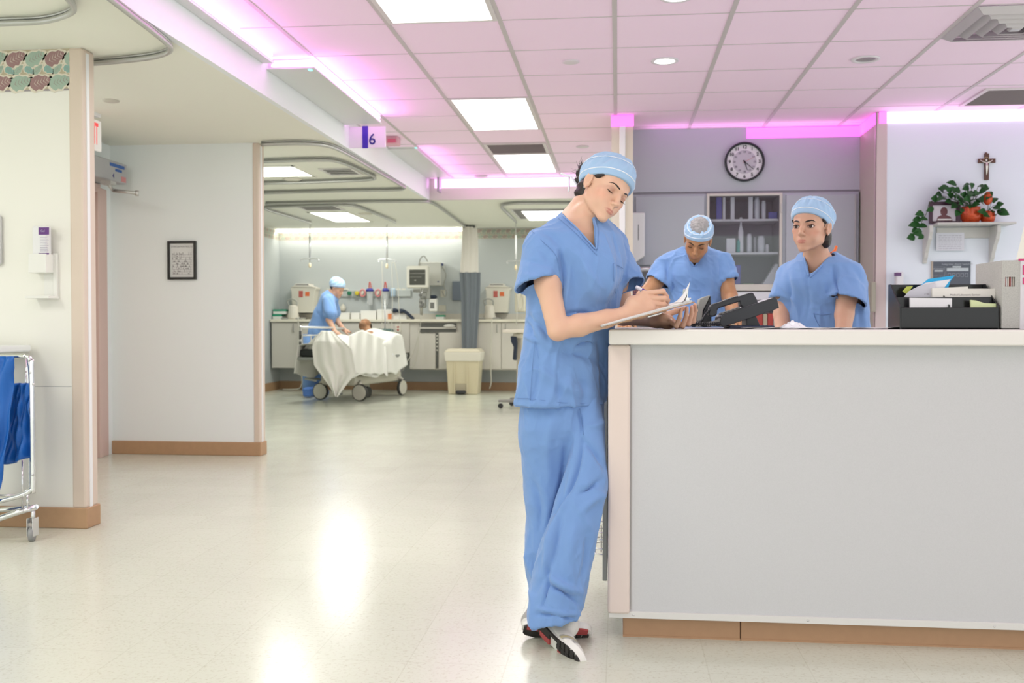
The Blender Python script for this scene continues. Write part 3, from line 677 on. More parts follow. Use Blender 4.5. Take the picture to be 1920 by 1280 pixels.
folds(tr, FL, 2.0, .85); crumple(tr, 24, .013, 21, (1.3, 1.3, .45)); crumple(tr, 55, .004, 25, (1, 1, .6))
trou = part('trousers', tr, M_scrub, FW, solid=.0025)
seam('fly_seam', [(1087, 766), (1090, 790), (1094, 815)], .0010, trou, M_seam, sh_=tr); 
s1 = make_shoe(FW, at(1008, 1174, 3.22), (.56, -.66, -.34), (-.22, -.90, -.42), 1, L=.232)
s2 = make_shoe(FW, at(979, 1180, 3.25), (.95, .14, -.14), (-.10, -.80, -.62), -1, L=.232)
# ---------- the woman standing behind the counter ----------
RW = thing('person', 'woman in blue scrubs behind the counter gazing left, hands down out of view', 'person', (at(1540, 600, 4.36)[0], 4.36, 0))
HR = Head((.8068, 4.3006, 1.436), (-33, 3, -1.5), 1.0, lid=-.12, brow=1.5, gaze=(.08, .02))
F = Field((.40, 4.0, .70), (1.25, 4.75, 1.60), .0030)
HR.build(F)
nb = at(1533, 498, 4.38); shL = at(1592, 520, 4.32); shR = at(1480, 515, 4.50); psi = -.42
F.cone(HR.p(0, -.034, -.030), nb, .048, .055, .015); F.cone(nb, shL, .050, .034, .04); F.cone(nb, shR, .050, .034, .04)
TS, TR = rows([(505, 1490, 1600), (530, 1470, 1618), (570, 1468, 1624), (615, 1470, 1626), (680, 1476, 1624), (760, 1474, 1628)], psi, 4.40)
F.stack(dim(TS, .03), TR, k=.04)
for a, b, c, w in ((shL, at(1583, 590, 4.24), at(1576, 690, 4.10), at(1566, 722, 3.98)), (shR, at(1467, 590, 4.42), at(1469, 690, 4.22), at(1474, 722, 4.05))):
    F.chain([a, lerp(a, b, .5), b, c], [.036, .044, .037, .024], .015)
    capsule_hand(F, c, w-c, (0, -.2, -1), (1 if a is shR else -1, 0, .1), .95, curl=(.25, .3, .3, .35))
sh = F.mesh(1); body = part('body', sh, skin, RW, cols=HR.color(sh.v, SKIN_R)); HR.details(body)
e = MB(); e.ball(HR.p(-.0775, -.001, -.026), .0026, 8, 6); part('earring', e, _mats['silver'], body)
F = Field(HR.c-.17, HR.c+.17, .003)
HR.E(F, (0, -.020, .030), (.0755, .0955, .086), k=0); HR.E(F, (0, -.062, -.030), (.052, .045, .050), k=.02); HR.E(F, (-.050, -.045, -.040), (.022, .030, .038), k=.02); F.half(HR.p(0, -.022, 0), HR.R@np.array([0, 1, .15]))
for q in (-1, 1): (HR.E(F, (q*.0655, .014, .034), (.0075, .026, .015), k=.006), HR.C(F, (q*.0660, .010, .030), (q*.0625, .018, .000), .005, .002, k=.006))
hs = F.mesh(1); hs.disp(.001*wnoise(hs.v, 180, 2)); hair = part('hair', hs, M_hair, RW)
cap = scrub_cap(HR, RW, .0032, puff=.005, band_tilt=.42, band_z=.053, top=.070)
t = MB(); k0 = HR.p(-.02, -.095, -.040); t.tube(bez([k0, k0+(.012, 0, -.02), k0+(.008, 0, -.045), k0+(.013, 0, -.07)], 5), .003, 6); part('tie', t, M_piping, cap)
t = MB(); t.tube(bez([at(1558, 475, 4.42), at(1565, 470, 4.44), at(1568, 462, 4.46)], 4), .006, 6); part('collar_strap', t, mat('orange_strap', (.8, .16, .03), .7), RW)
fwd = np.array((math.sin(psi), -math.cos(psi), 0)); cA = at(1535, 496, 4.40)
def trunk(F):
    F.stack(TS, TR, k=0); F.cone(cA, at(1592, 517, 4.33), .068, .060, .04); F.cone(cA, at(1484, 516, 4.49), .066, .058, .04); F.ell(at(1535, 530, 4.38), (.15, .11, .10), TR, .05)
def sL(F): F.cone(at(1590, 523, 4.32), at(1586, 580, 4.24), .062, .084, .0)
def sR(F): F.cone(at(1482, 522, 4.49), at(1466, 575, 4.42), .056, .066, .0)
V0 = at(1517, 521, 4.25); VA = at(1506, 474, 4.36); VB = at(1558, 474, 4.40)
tun = cloth((.36, 4.02, .70), (1.28, 4.78, 1.40), .0052, trunk, [(sL, at(1584, 561, 4.24), (-.32, -.25, -1.)), (sR, at(1460, 560, 4.42), (-.30, -.25, -1.))],
  [('half', (0, 0, .78), (0, 0, -1)), wedge(V0, VA, VB, cA-fwd*.03, fwd), ('wedge', [(cA+np.array((0, 0, .03)), (0, 0, -1)), (cA+(-.05, 0, 0), (-1, 0, -.2)), (cA+(.05, 0, 0), (1, 0, -.2))])], k=.02)
X = at
folds(tun, [(X(1562, 500, 4.3), X(1566, 575, 4.22), .010, -.014), (X(1570, 500, 4.3), X(1590, 545, 4.25), .016, .007), (X(1477, 515, 4.25), X(1475, 600, 4.2), .010, -.010), (X(1530, 530, 4.22), X(1535, 612, 4.2), .02, .007), (X(1500, 530, 4.22), X(1495, 612, 4.2), .02, -.006),
  (X(1545, 510, 4.25), X(1556, 600, 4.2), .014, .006), (X(1515, 525, 4.2), X(1512, 600, 4.2), .01, -.005), (X(1605, 560, 4.35), X(1612, 612, 4.35), .012, -.008), (X(1485, 505, 4.25), X(1500, 545, 4.2), .014, .006), (X(1598, 500, 4.4), X(1618, 540, 4.35), .012, -.006)])
crumple(tun, 24, .014, 31, (1.2, 1.2, .6)); crumple(tun, 55, .005, 35); tunic = part('scrub_top', tun, M_scrub, RW, solid=.0025)
seam('neckline_band', [(1508, 481), (1511, 500), (1516, 518)], .0034, tunic, sh_=tun); seam('neckline_band', [(1556, 478), (1540, 498), (1519, 520)], .0034, tunic, sh_=tun)
seam('pocket_seam', [(1525, 587), (1540, 590), (1559, 588)], .0016, tunic, M_seam, sh_=tun); seam('pocket_seam', [(1525, 587), (1530, 600), (1536, 611)], .0014, tunic, M_seam, sh_=tun)
lg = MB(); 
for q in (-.085, .085):
    c = at(1548, 700, 4.42); lg.tube([(c[0]+q, 4.42, .90), (c[0]+q, 4.42, .45), (c[0]+q*1.05, 4.43, .04)], [.10, .085, .075], 16)
part('trousers', lg, M_scrub, RW)
for q in (-.085, .085):
    c = at(1548, 700, 4.42); sm = MB(); sm.box(c[0]+q-.045, c[0]+q+.045, 4.24, 4.50, 0, .07, .03, seg=3); part('shoe', sm, mat('plain_shoe', (.7, .7, .7), .6), RW)
# ---------- the man bent over the inner desk ----------
MN = thing('person', 'man in blue scrubs and hair net cap looking down, leaning on both arms', 'person', (at(1305, 600, 5.95)[0], 5.95, 0))
HM = Head((.4555, 5.80, 1.5079), (-12.7, -33, -10.5), 1.0, male=True, lid=.75)
F = Field((-.15, 5.30, .80), (.95, 6.25, 1.70), .0038)
HM.build(F)
nb = at(1303, 486, 5.98); shR = at(1253, 499, 6.02); shL = at(1353, 495, 6.02); psi = -.12
F.cone(HM.p(0, -.034, -.030), nb, .050, .052, .02); F.cone(nb, shR, .046, .034, .04); F.cone(nb, shL, .046, .034, .04)
TS, TR = rows([(492, 1260, 1348), (520, 1249, 1352), (560, 1250, 1354), (612, 1252, 1358), (680, 1256, 1356), (740, 1256, 1356)], psi, 6.0)
F.stack(dim(TS, .03), TR, k=.05)
elR = at(1207, 556, 5.88); hdR = at(1176, 598, 5.70); elL = at(1368, 556, 5.92); hdL = at(1376, 596, 5.66)
F.chain([shR, lerp(shR, elR, .5), elR, hdR], [.034, .045, .042, .030], .02); F.chain([shL, lerp(shL, elL, .5), elL, hdL], [.034, .047, .044, .031], .02)
capsule_hand(F, hdR, (-.15, -1, -.25), (0, .2, -1), (1, 0, 0), 1.05, curl=(.3, .3, .3, .3)); capsule_hand(F, hdL, (.25, -1, -.15), (-.3, .2, -1), (-1, 0, 0), 1.05, curl=(.5, .6, .6, .6))
sh = F.mesh(1); body = part('body', sh, skin, MN, cols=HM.color(sh.v, SKIN_M)); HM.details(body)
F = Field(HM.c-.17, HM.c+.17, .0035); HM.E(F, (0, -.018, .032), (.0745, .0945, .085), k=0); F.half(HM.p(0, .005, 0), HM.R@np.array([0, 1, .15])); F.half(HM.p(0, 0, -.035), HM.R@np.array([0, .3, -1]))
part('hair', F.mesh(1), M_hair, MN)
scrub_cap(HM, MN, .0035, puff=.0, net=True, band_tilt=.12, band_z=.040)
fwd = np.array((math.sin(psi), -math.cos(psi), 0)); cA = at(1304, 482, 6.0)
def trunk(F):
    F.stack(TS, TR, k=0); F.cone(cA, at(1256, 496, 6.0), .075, .066, .04); F.cone(cA, at(1350, 492, 6.0), .075, .066, .04); F.ell(at(1304, 512, 5.97), (.17, .12, .10), TR, .05)
def sR(F): F.cone(at(1252, 500, 6.0), at(1224, 545, 5.93), .068, .088, .0)
def sL(F): F.cone(at(1354, 500, 6.0), at(1368, 550, 5.95), .070, .084, .0)
V0 = at(1302, 501, 5.84); VA = at(1283, 464, 5.93); VB = at(1324, 462, 5.93)
tun = cloth((-.12, 5.45, .74), (.95, 6.35, 1.50), .0062, trunk, [(sR, at(1232, 528, 5.95), (-.62, -.2, -1.)), (sL, at(1363, 524, 5.95), (.32, -.2, -1.))],
  [('half', (0, 0, .80), (0, 0, -1)), wedge(V0, VA, VB, cA-fwd*.03, fwd), ('wedge', [(cA+np.array((0, 0, .035)), (0, 0, -1)), (cA+(-.055, 0, 0), (-1, 0, -.2)), (cA+(.055, 0, 0), (1, 0, -.2))])], k=.025)
folds(tun, [(X(1248, 485, 5.9), X(1250, 530, 5.85), .014, -.014), (X(1348, 480, 5.9), X(1349, 525, 5.85), .014, -.014), (X(1270, 490, 5.85), X(1280, 560, 5.8), .02, .008), (X(1330, 480, 5.85), X(1338, 560, 5.8), .018, -.009), (X(1310, 510, 5.85), X(1305, 600, 5.8), .03, .008), (X(1345, 560, 5.85), X(1352, 610, 5.85), .02, -.01), (X(1232, 500, 5.9), X(1220, 520, 5.85), .014, -.008), (X(1362, 480, 5.9), X(1372, 510, 5.9), .014, -.008)])
crumple(tun, 20, .017, 41, (1.2, 1.2, .6)); crumple(tun, 48, .006, 45); tunic = part('scrub_top', tun, M_scrub, MN, solid=.0025)
seam('neckline_band', [(1284, 468), (1291, 484), (1301, 499)], .004, tunic, sh_=tun); seam('neckline_band', [(1323, 470), (1313, 485), (1303, 499)], .004, tunic, sh_=tun)
lg = MB(); c = at(1305, 700, 6.05)
for q in (-.09, .09): lg.tube([(c[0]+q, 6.05, .90), (c[0]+q, 6.08, .45), (c[0]+q*1.1, 6.10, .04)], [.10, .09, .08], 16)
part('trousers', lg, M_scrub, MN)
for q in (-.1, .1): sm = MB(); sm.box(c[0]+q-.05, c[0]+q+.05, 5.92, 6.20, 0, .08, .03, seg=3); part('shoe', sm, mat('plain_shoe'), MN)
# ---------- the nurse bending over the stretcher ----------
NU = thing('person', 'nurse in blue scrubs bending over the patient on the stretcher', 'person', (at(590, 735, 13.35)[0], 13.35, 0))
HN = Head(at(632, 541, 13.35), (72, -25, 0), 1.05, lid=.5)
F = Field(at(575, 640, 12.8)-(0, 0, .3), at(660, 505, 13.9)+(.1, 0, 0), .008)
HN.build(F); nb = at(621, 556, 13.38); hip = at(594, 640, 13.4)
F.cone(HN.p(0, -.034, -.030), nb, .050, .058, .02); F.chain([nb, lerp(nb, hip, .5), hip], [.09, .12, .14], .05)
a0 = at(616, 566, 13.22); a1 = at(617, 600, 13.15); a2 = at(628, 622, 13.08); F.chain([a0, a1, a2], [.055, .042, .028], .02); capsule_hand(F, a2, (1, 0, -.5), (-.3, 0, -1), (0, 1, 0), 1.05, curl=(.2, .2, .2, .2))
b0 = at(622, 566, 13.5); b1 = at(629, 598, 13.5); b2 = at(645, 618, 13.45); F.chain([b0, b1, b2], [.055, .042, .028], .02); capsule_hand(F, b2, (1, 0, -.4), (-.3, 0, -1), (0, -1, 0), 1.05, curl=(.2, .2, .2, .2))
sh = F.mesh(1); body = part('body', sh, skin, NU, cols=HN.color(sh.v, SKIN_R))
F = Field(HN.c-.18, HN.c+.18, .006); HN.E(F, (0, -.02, .03), (.077, .097, .086), k=0); F.half(HN.p(0, -.02, 0), HN.R@np.array([0, 1, .15])); part('hair', F.mesh(1), M_hair, NU)
scrub_cap(HN, NU, .006, puff=.016, band_tilt=.35, band_z=.05)
N_hem = at(590, 652, 13.4)[2]
def trunk(F):
    F.chain([at(618, 561, 13.38), at(609, 590, 13.4), at(599, 622, 13.4), at(594, 665, 13.4)], [.13, .155, .175, .19], .04); F.cone(at(616, 563, 13.24), at(619, 588, 13.18), .085, .10, .03); F.cone(at(622, 563, 13.5), at(627, 586, 13.5), .08, .09, .03)
tun = cloth(at(560, 680, 12.9), at(665, 520, 13.85)+(.1, 0, 0), .012, trunk, (), [('half', (0, 0, N_hem), (0, 0, -1)), ('half', at(621, 585, 13.2), (.25, 0, -1)) if False else ('half', (0, 0, N_hem), (0, 0, -1))])
crumple(tun, 16, .022, 51, (1, 1, .6)); part('scrub_top', tun, M_scrub, NU)
lg = MB()
for q in (-.08, .09): p = at(591, 690, 13.42); lg.tube([(p[0]+.0+q*.3, 13.42+q, .85), (p[0]-.02+q*.3, 13.42+q, .45), (p[0]-.05+q*.3, 13.42+q, .06)], [.12, .095, .085], 14)
part('trousers', lg, M_scrub, NU)
for q in (-.08, .09): p = at(586, 690, 13.42); sm = MB(); sm.box(p[0]-.08, p[0]+.20, 13.37+q, 13.47+q, 0, .09, .03, seg=2); part('shoe', sm, mat('blue_shoe_cover', (.10, .22, .60), .8), NU)
# ---------- the patient under the sheet ----------
BD = np.array((.29, .957, 0)); BD /= np.linalg.norm(BD); BW = np.array((BD[1], -BD[0], 0)); BC = np.array((-3.43, 13.17, 0))
def bed(a, b, z): return BC+BD*a+BW*b+np.array((0, 0, z))
PT = thing('person', 'patient lying under a white sheet on the stretcher, face upward', 'person', bed(0, 0, .70))
HP = Head(at(684, 611, 13.75), (-20, 68, 8), 1.05, male=True, lid=.9)
F = Field((-4.0, 12.1, .60), (-2.85, 14.4, 1.20), .009)
HP.build(F); nb = bed(.42, 0, .84); F.cone(HP.p(0, -.034, -.03), nb, .050, .05, .03)
F.chain([nb, bed(.20, 0, .79), bed(-.10, 0, .75)], [.07, .10, .10], .05)
for q in (-.11, .11): F.chain([bed(-.10, q, .73), bed(-.42, q*1.1, .76), bed(-.80, q, .70)], [.075, .055, .04], .03)
sh = F.mesh(1); body = part('body', sh, skin, PT, cols=HP.color(sh.v, (.36, .19, .10)))
F = Field(HP.c-.18, HP.c+.18, .007); HP.E(F, (0, -.02, .03), (.078, .099, .088), k=0); F.half(HP.p(0, .012, 0), HP.R@np.array([0, 1, .1])); part('hair', F.mesh(1), M_hair, PT)
# ---------- the setting ----------
def S_(name, mb, m, **k): return struct(name, mb, m, **k)
M_cream = mat('wall_cream', (.80, .78, .72), rough=.55, bump=.05, bscale=400)
M_wall2 = mat('wall_grey_white', (.82, .85, .84), rough=.6, bump=.05, bscale=400)
M_bay = mat('wall_bay_grey', (.52, .55, .55), rough=.6, bump=.05, bscale=300)
M_lilac = mat('wall_lilac_white', (.74, .80, .88), rough=.6, bump=.05, bscale=300)
M_fascia = mat('laminate_grey', (.48, .51, .57), rough=.5, bump=.06, bscale=500)
M_guard = mat('corner_guard_beige', (.66, .55, .46), rough=.45)
M_guardw = mat('corner_guard_white', (.80, .80, .80), rough=.3)
M_base = mat('baseboard_tan', (.44, .27, .15), rough=.5, noise=.08, nscale=25)
M_soff = mat('soffit_cream', (.84, .84, .75), rough=.8, bump=.04, bscale=300)
M_bulk = mat('bulkhead_white', (.84, .87, .88), rough=.7)
M_tile_tint = mat('ceiling_tile_led_tint', (.98, .77, .94), rough=.9, bump=.5, bscale=260)  # pink LED spill is put into the tile base colour
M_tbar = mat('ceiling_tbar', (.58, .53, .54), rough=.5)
def floor_mat():
    m = bpy.data.materials.new('floor_vinyl'); m.use_nodes = True; nt = m.node_tree; b = nt.nodes['Principled BSDF']; L = nt.links.new
    tc = nt.nodes.new('ShaderNodeTexCoord'); n1 = nt.nodes.new('ShaderNodeTexNoise'); n1.inputs['Scale'].default_value = 85; n1.inputs['Detail'].default_value = 5; n1.inputs['Roughness'].default_value = .75; L(tc.outputs['Object'], n1.inputs['Vector'])
    r = nt.nodes.new('ShaderNodeValToRGB'); r.color_ramp.elements[0].position = .33; r.color_ramp.elements[0].color = (.52, .50, .40, 1); r.color_ramp.elements[1].position = .47; r.color_ramp.elements[1].color = (.63, .642, .546, 1)
    L(n1.outputs['Fac'], r.inputs['Fac'])
    br = nt.nodes.new('ShaderNodeTexBrick'); br.offset = 0; br.inputs['Color1'].default_value = (1, 1, 1, 1); br.inputs['Color2'].default_value = (.97, .97, .965, 1); br.inputs['Mortar'].default_value = (.90, .89, .87, 1); br.inputs['Scale'].default_value = 1.0; br.inputs['Mortar Size'].default_value = .0018; br.inputs['Brick Width'].default_value = .3048; br.inputs['Row Height'].default_value = .3048
    L(tc.outputs['Object'], br.inputs['Vector']); mx = nt.nodes.new('ShaderNodeMix'); mx.data_type = 'RGBA'; mx.blend_type = 'MULTIPLY'; mx.inputs['Factor'].default_value = 1; L(r.outputs['Color'], mx.inputs[6]); L(br.outputs['Color'], mx.inputs[7]); L(mx.outputs[2], b.inputs['Base Color'])
    n2 = nt.nodes.new('ShaderNodeTexNoise'); n2.inputs['Scale'].default_value = 3; n2.inputs['Detail'].default_value = 4; L(tc.outputs['Object'], n2.inputs['Vector']); mr = nt.nodes.new('ShaderNodeMapRange'); mr.inputs['To Min'].default_value = .15; mr.inputs['To Max'].default_value = .27; L(n2.outputs['Fac'], mr.inputs['Value']); L(mr.outputs['Result'], b.inputs['Roughness'])
    n3 = nt.nodes.new('ShaderNodeTexNoise'); n3.inputs['Scale'].default_value = 9; n3.inputs['Detail'].default_value = 3; L(tc.outputs['Object'], n3.inputs['Vector']); bp = nt.nodes.new('ShaderNodeBump'); bp.inputs['Strength'].default_value = .12; bp.inputs['Distance'].default_value = .004; L(n3.outputs['Fac'], bp.inputs['Height']); L(bp.outputs['Normal'], b.inputs['Normal'])
    b.inputs['Specular IOR Level'].default_value = .5; return m
m = MB(); m.box(-7.5, 5, -2.5, 15.2, -.05, 0); S_('floor', m, floor_mat())
XB = -2.13
m = MB(); m.box(XB, 5, -2.5, 11.2, CEIL, CEIL+.05); S_('ceiling', m, M_tile_tint)
m = MB(); m.box(-7.5, XB-.04, -2.5, 11.24, SOF, SOF+.05); m.box(-7.5, 1.0, 11.24, 15.0, SOF, SOF+.05); S_('ceiling', m, M_soff)
m = MB(); m.box(XB-.04, XB, -2.5, 11.24, SOF-.002, CEIL+.05); S_('wall_bulkhead', m, M_bulk)
m = MB(); m.box(XB, .6, 11.2, 11.24, SOF-.002, CEIL+.05); S_('wall_header', m, mat('header_cream', (.66, .64, .58), .7))
GX, GY, T = -1.238, 5.3177, .6096
m = MB()
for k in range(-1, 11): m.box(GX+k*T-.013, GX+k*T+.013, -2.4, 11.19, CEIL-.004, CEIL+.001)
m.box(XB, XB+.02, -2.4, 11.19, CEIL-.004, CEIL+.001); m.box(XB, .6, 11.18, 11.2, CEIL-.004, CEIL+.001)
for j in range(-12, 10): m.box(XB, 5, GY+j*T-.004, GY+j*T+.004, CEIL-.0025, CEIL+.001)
S_('trim_1', m, M_tbar)
# walls
YW1 = 4.76; XE = -2.665
YB1 = onx(182, 600, XE)[1]
m = MB(); m.box(-7.5, XE-.01, YW1, YB1-.004, 0, SOF); S_('wall_left', m, M_cream)
m = MB(); m.box(at(133, 600, YW1)[0], XE, YW1-.006, YB1, .10, SOF, .012, seg=2); S_('trim_2', m, M_guard)
m = MB(); ya = onx(159, 600, XE)[1]; yb = onx(167, 600, XE)[1]; m.box(XE-.01, XE+.004, YW1+.028, YW1+.055, .10, SOF-.02, .002); S_('trim_3', m, M_guardw)
m = MB(); m.box(-7.5, XE+.008, YW1-.014, YB1+.006, 0, .105, .004); S_('baseboard_left', m, M_base)
z_ = at(60, 724, YW1)[2]; m = MB(); m.box(-7.5, at(133, 600, YW1)[0], YW1-.0012, YW1, z_-.0015, z_+.0015); S_('trim_4', m, mat('panel_seam', (.45, .44, .42), .6))
XS = at(209, 600, 7.45)[0]; YW2 = 7.45; XE2 = at(487, 600, 7.45)[0]; YB2 = onx(497, 600, XE2)[1]
m = MB(); m.box(XS, XE2-.01, YW2, YB2-.004, 0, SOF); S_('wall_hall', m, M_wall2)
m = MB(); m.box(at(475, 600, YW2)[0], XE2, YW2-.006, YB2, .10, SOF, .01, seg=2); S_('trim_5', m, M_guard)
m = MB(); m.box(XE2-.01, XE2+.004, YW2+.03, YW2+.06, .10, SOF-.02, .002); S_('trim_6', m, M_guardw)
m = MB(); m.box(XS, XE2+.008, YW2-.014, YB2+.006, 0, .105, .004); S_('baseboard_hall', m, M_base)
m = MB(); m.box(XS-.15, XS, YB1+.0, YW2+.2, 2.06, SOF); m.box(XS-.15, XS, 7.36, YW2+.2, 0, 2.06); m.box(XS-.15, XS, YB1, 5.8, 0, 2.06); S_('wall_side', m, M_wall2)
# door and its frame in the side wall
d = thing('door_1', 'x', 'door', (XS-.06, 7.30, 0)); del d['label']; del d['category']; d['kind'] = 'structure'
m = MB(); m.box(XS-.12, XS-.08, 6.0, 7.2, 0.01, 2.02); part('door_panel', m, mat('door_wood', (.62, .47, .40), .5), d)
m = MB(); m.box(XS-.15, XS+.02, 7.25, 7.36, 0, 2.06, .006); m.box(XS-.15, XS+.035, 7.20, 7.26, 0, 2.06, .004); m.box(XS-.15, XS+.03, 5.8, 7.25, 2.02, 2.09, .006); m.box(XS-.15, XS+.02, 5.8, 5.9, 0, 2.06, .006); part('frame', m, mat('frame_pink', (.62, .46, .41), .45), d)
m = MB(); m.box(-5.28, -5.13, YB2, 14.75, 0, SOF); S_('wall_bay_left', m, M_bay)
m = MB(); m.box(-5.28, 1.0, 14.75, 14.9, 0, SOF); S_('wall_bay_back', m, M_bay)
m = MB(); m.box(-5.13, 1.0, 14.735, 14.75, 0, .12); m.box(-5.13, -5.115, YB2, 14.735, 0, .12); S_('baseboard_bay', m, M_base)
# wallpaper borders
def paper_mat():
    m = bpy.data.materials.new('leaf_border'); m.use_nodes = True; nt = m.node_tree; b = nt.nodes['Principled BSDF']; L = nt.links.new; b.inputs['Roughness'].default_value = .8
    b.inputs['Base Color'].default_value = (.50, .43, .30, 1); return m
M_paper = paper_mat()
LEAFC = [mat('leaf_sage', (.36, .46, .38), .8), mat('leaf_mauve', (.33, .20, .20), .8), mat('leaf_teal', (.26, .42, .38), .8), mat('leaf_cream', (.72, .66, .55), .8)]
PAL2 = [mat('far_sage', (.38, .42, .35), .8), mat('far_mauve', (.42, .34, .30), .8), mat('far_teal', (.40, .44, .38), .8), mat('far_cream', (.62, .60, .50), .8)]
def border(name, x0, x1, Y, z0, z1, facing='y', det=True, seed=1, pal=None):
    mb = MB(); H = z1-z0; rg = random.Random(seed)
    P = (lambda a, z, d: (min(a, x1), Y-d, z)) if facing == 'y' else (lambda a, z, d: (Y+d, a, z))
    q = [P(x0, z0, .002), P(x1, z0, .002), P(x1, z1, .002), P(x0, z1, .002)]; mb.cur = 0; mb.add(q, [(0, 1, 2, 3)])
    def leaf(cx, cz, ln, wd, ang, c, d=.003, veins=True):
        n = 10; ca, sa = math.cos(ang), math.sin(ang)
        def pt(u, v, dd): return P(cx+(u*ca-v*sa), cz+(u*sa+v*ca), dd)
        def shp(k, dd, ci, jag):
            pts = []
            for i in range(2*n):
                t = i/(2*n)*2*PI; u = ln*.5*k*math.cos(t); v = wd*.5*k*math.sin(t)*(1-.35*math.cos(t))*(1+jag*math.sin(i*2.6)); pts.append(pt(u, v, dd))
            mb.cur = ci; mb.add([pt(0, 0, dd)]+pts, [(0, i+1, (i+1) % (2*n)+1) for i in range(2*n)])
        shp(1.0, d, 4, .10); shp(.80, d+.0008, c, .16)
        if veins:
            mb.cur = 4 if c == 2 else 2
            for i in range(-2, 3): a = pt(ln*.12*i, 0, d+.0016); e1 = pt(ln*.12*i+ln*.14, wd*.26, d+.0016); f1 = pt(ln*.12*i+ln*.02, 0, d+.0016); mb.add([a, e1, f1], [(0, 1, 2)]); e2 = pt(ln*.12*i+ln*.14, -wd*.26, d+.0016); mb.add([a, e2, f1], [(0, 1, 2)])
    s_ = H*.50; n = int((x1-x0)/s_)+1
    for i in range(n):
        c = x0+s_*(i+.5)
        leaf(c, z0+H*.79, H*.66, H*.40, .45, 1 if i % 2 else 2, veins=det); leaf(c+s_*.25, z0+H*.21, H*.68, H*.42, .25, 2 if i % 2 else 1, veins=det)
        leaf(c-s_*.30, z0+H*.50, H*.34, H*.20, -.5, 3, .0035, det); leaf(c+s_*.15, z0+H*.52, H*.38, H*.18, .8, 1, .0035, det)
    mb.cur = 5; mb.add([P(x0, z0, .0025), P(x1, z0, .0025), P(x1, z0+H*.04, .0025), P(x0, z0+H*.04, .0025)], [(0, 1, 2, 3)])
    o = part(name, mb, [M_paper]+(pal or LEAFC)+[mat('border_line', (.32, .28, .30), .7)]); o['kind'] = 'structure'; return o
border('trim_7', at(-60, 150, YW1)[0], at(134, 150, YW1)[0], YW1, at(60, 171, YW1)[2], SOF-.003)
border('trim_8', -5.12, 1.0, 14.75, at(700, 449, 14.75)[2], at(700, 431, 14.75)[2], det=False, seed=3, pal=PAL2)
border('trim_9', 12.6, 14.74, -5.13, at(700, 449, 14.75)[2], at(700, 431, 14.75)[2], 'x', False, 4, PAL2)
m = MB(); zz = at(700, 430, 14.72)[2]; m.tube([(-5.1, 14.70, zz), (1, 14.70, zz)], .008, 6); S_('trim_10', m, mat('rail_grey', (.45, .45, .43), .4))
# pier and niche of the station
m = MB(); m.box(-.05, .118, 7.87, 9.0, 0, CEIL); S_('wall_pier', m, mat('pier_beige', (.66, .60, .50), .5))
m = MB(); m.box(at(1161, 500, 7.87)[0], at(1172, 500, 7.87)[0], 7.855, 7.87, .1, CEIL-.09, .003); S_('trim_11', m, M_guardw)
m = MB(); m.box(.118, 2.3, 8.9, 9.0, 0, CEIL); S_('wall_back', m, mat('wall_niche', (.50, .50, .54), .6))
XR = 1.985
m = MB(); m.box(XR+.0125, 5, 7.96, 8.0995, 0, CEIL); S_('wall_right', m, M_lilac)
m = MB(); m.box(XR, XR+.2, 8.1, 9.0, 0, CEIL); m.box(XR, XR+.012, 7.965, 8.1, 0, CEIL); S_('wall_niche_side', m, mat('wall_warm_grey', (.50, .46, .40), .6))
m = MB(); m.box(XR-.004, at(1662, 400, 7.96)[0], 7.952, 7.975, .1, CEIL-.003, .004); m.box(XR-.004, XR+.006, 7.955, 8.02, .1, CEIL-.003, .003); S_('trim_12', m, mat('guard_mauve', (.60, .50, .50), .45))
Z1 = at(1400, 360, 8.5)[2]
m = MB(); m.box(.118, XR, 8.5, 8.9, Z1+.008, CEIL); S_('trim_13', m, M_fascia)
m = MB(); m.box(.118, XR, 8.49, 8.9, Z1-.012, Z1+.004); S_('trim_14', m, mat('fascia_gap', (.25, .25, .28), .5))
# ---------- luminaires ----------
M_diff = mat('diffuser_glow', (.9, .9, .9), .6, emit=(1, .985, .95), estr=3.2)
M_frame = mat('troffer_frame', (.70, .66, .66), .5)
def area(name, loc, rot, sx, sy, energy, col=(.98, 1, .94), spread=PI):
    l = bpy.data.lights.new(name, 'AREA'); l.shape = 'RECTANGLE'; l.size = sx; l.size_y = sy; l.energy = energy; l.color = col; l.spread = spread
    o = bpy.data.objects.new(name, l); link(o); o.location = tuple(loc); o.rotation_euler = rot; return o
tl = ['large ceiling light panel nearest the camera, cut by the top of the picture', 'square-looking ceiling light panel in the middle of the pink tiled ceiling', 'ceiling light panel farthest back, right behind the dark square vent', 'ceiling light panel over the floor behind the camera']
for i, (r0, lab) in enumerate(((-2, tl[0]), (3, tl[1]), (7, tl[2]), (-7, tl[3]))):
    y0, y1 = GY+r0*T, GY+(r0+2)*T; x0, x1 = GX, GX+T
    t = thing('ceiling_light', lab, 'light', ((x0+x1)/2, (y0+y1)/2, CEIL-.01)); m = MB(); m.box(x0+.035, x1-.035, y0+.03, y1-.03, CEIL-.0055, CEIL-.002); part('diffuser', m, M_diff, t)
    m = MB()
    for a in ((x0+.01, x0+.036, y0+.01, y1-.01), (x1-.036, x1-.01, y0+.01, y1-.01), (x0+.036, x1-.036, y0+.01, y0+.03), (x0+.036, x1-.036, y1-.03, y1-.01)): m.box(*a, CEIL-.008, CEIL)
    part('frame', m, M_frame, t)
    area('panel_lamp', ((x0+x1)/2, (y0+y1)/2, CEIL-.012), (0, 0, 0), .53, 1.15, 6 if r0 == 7 else 14)
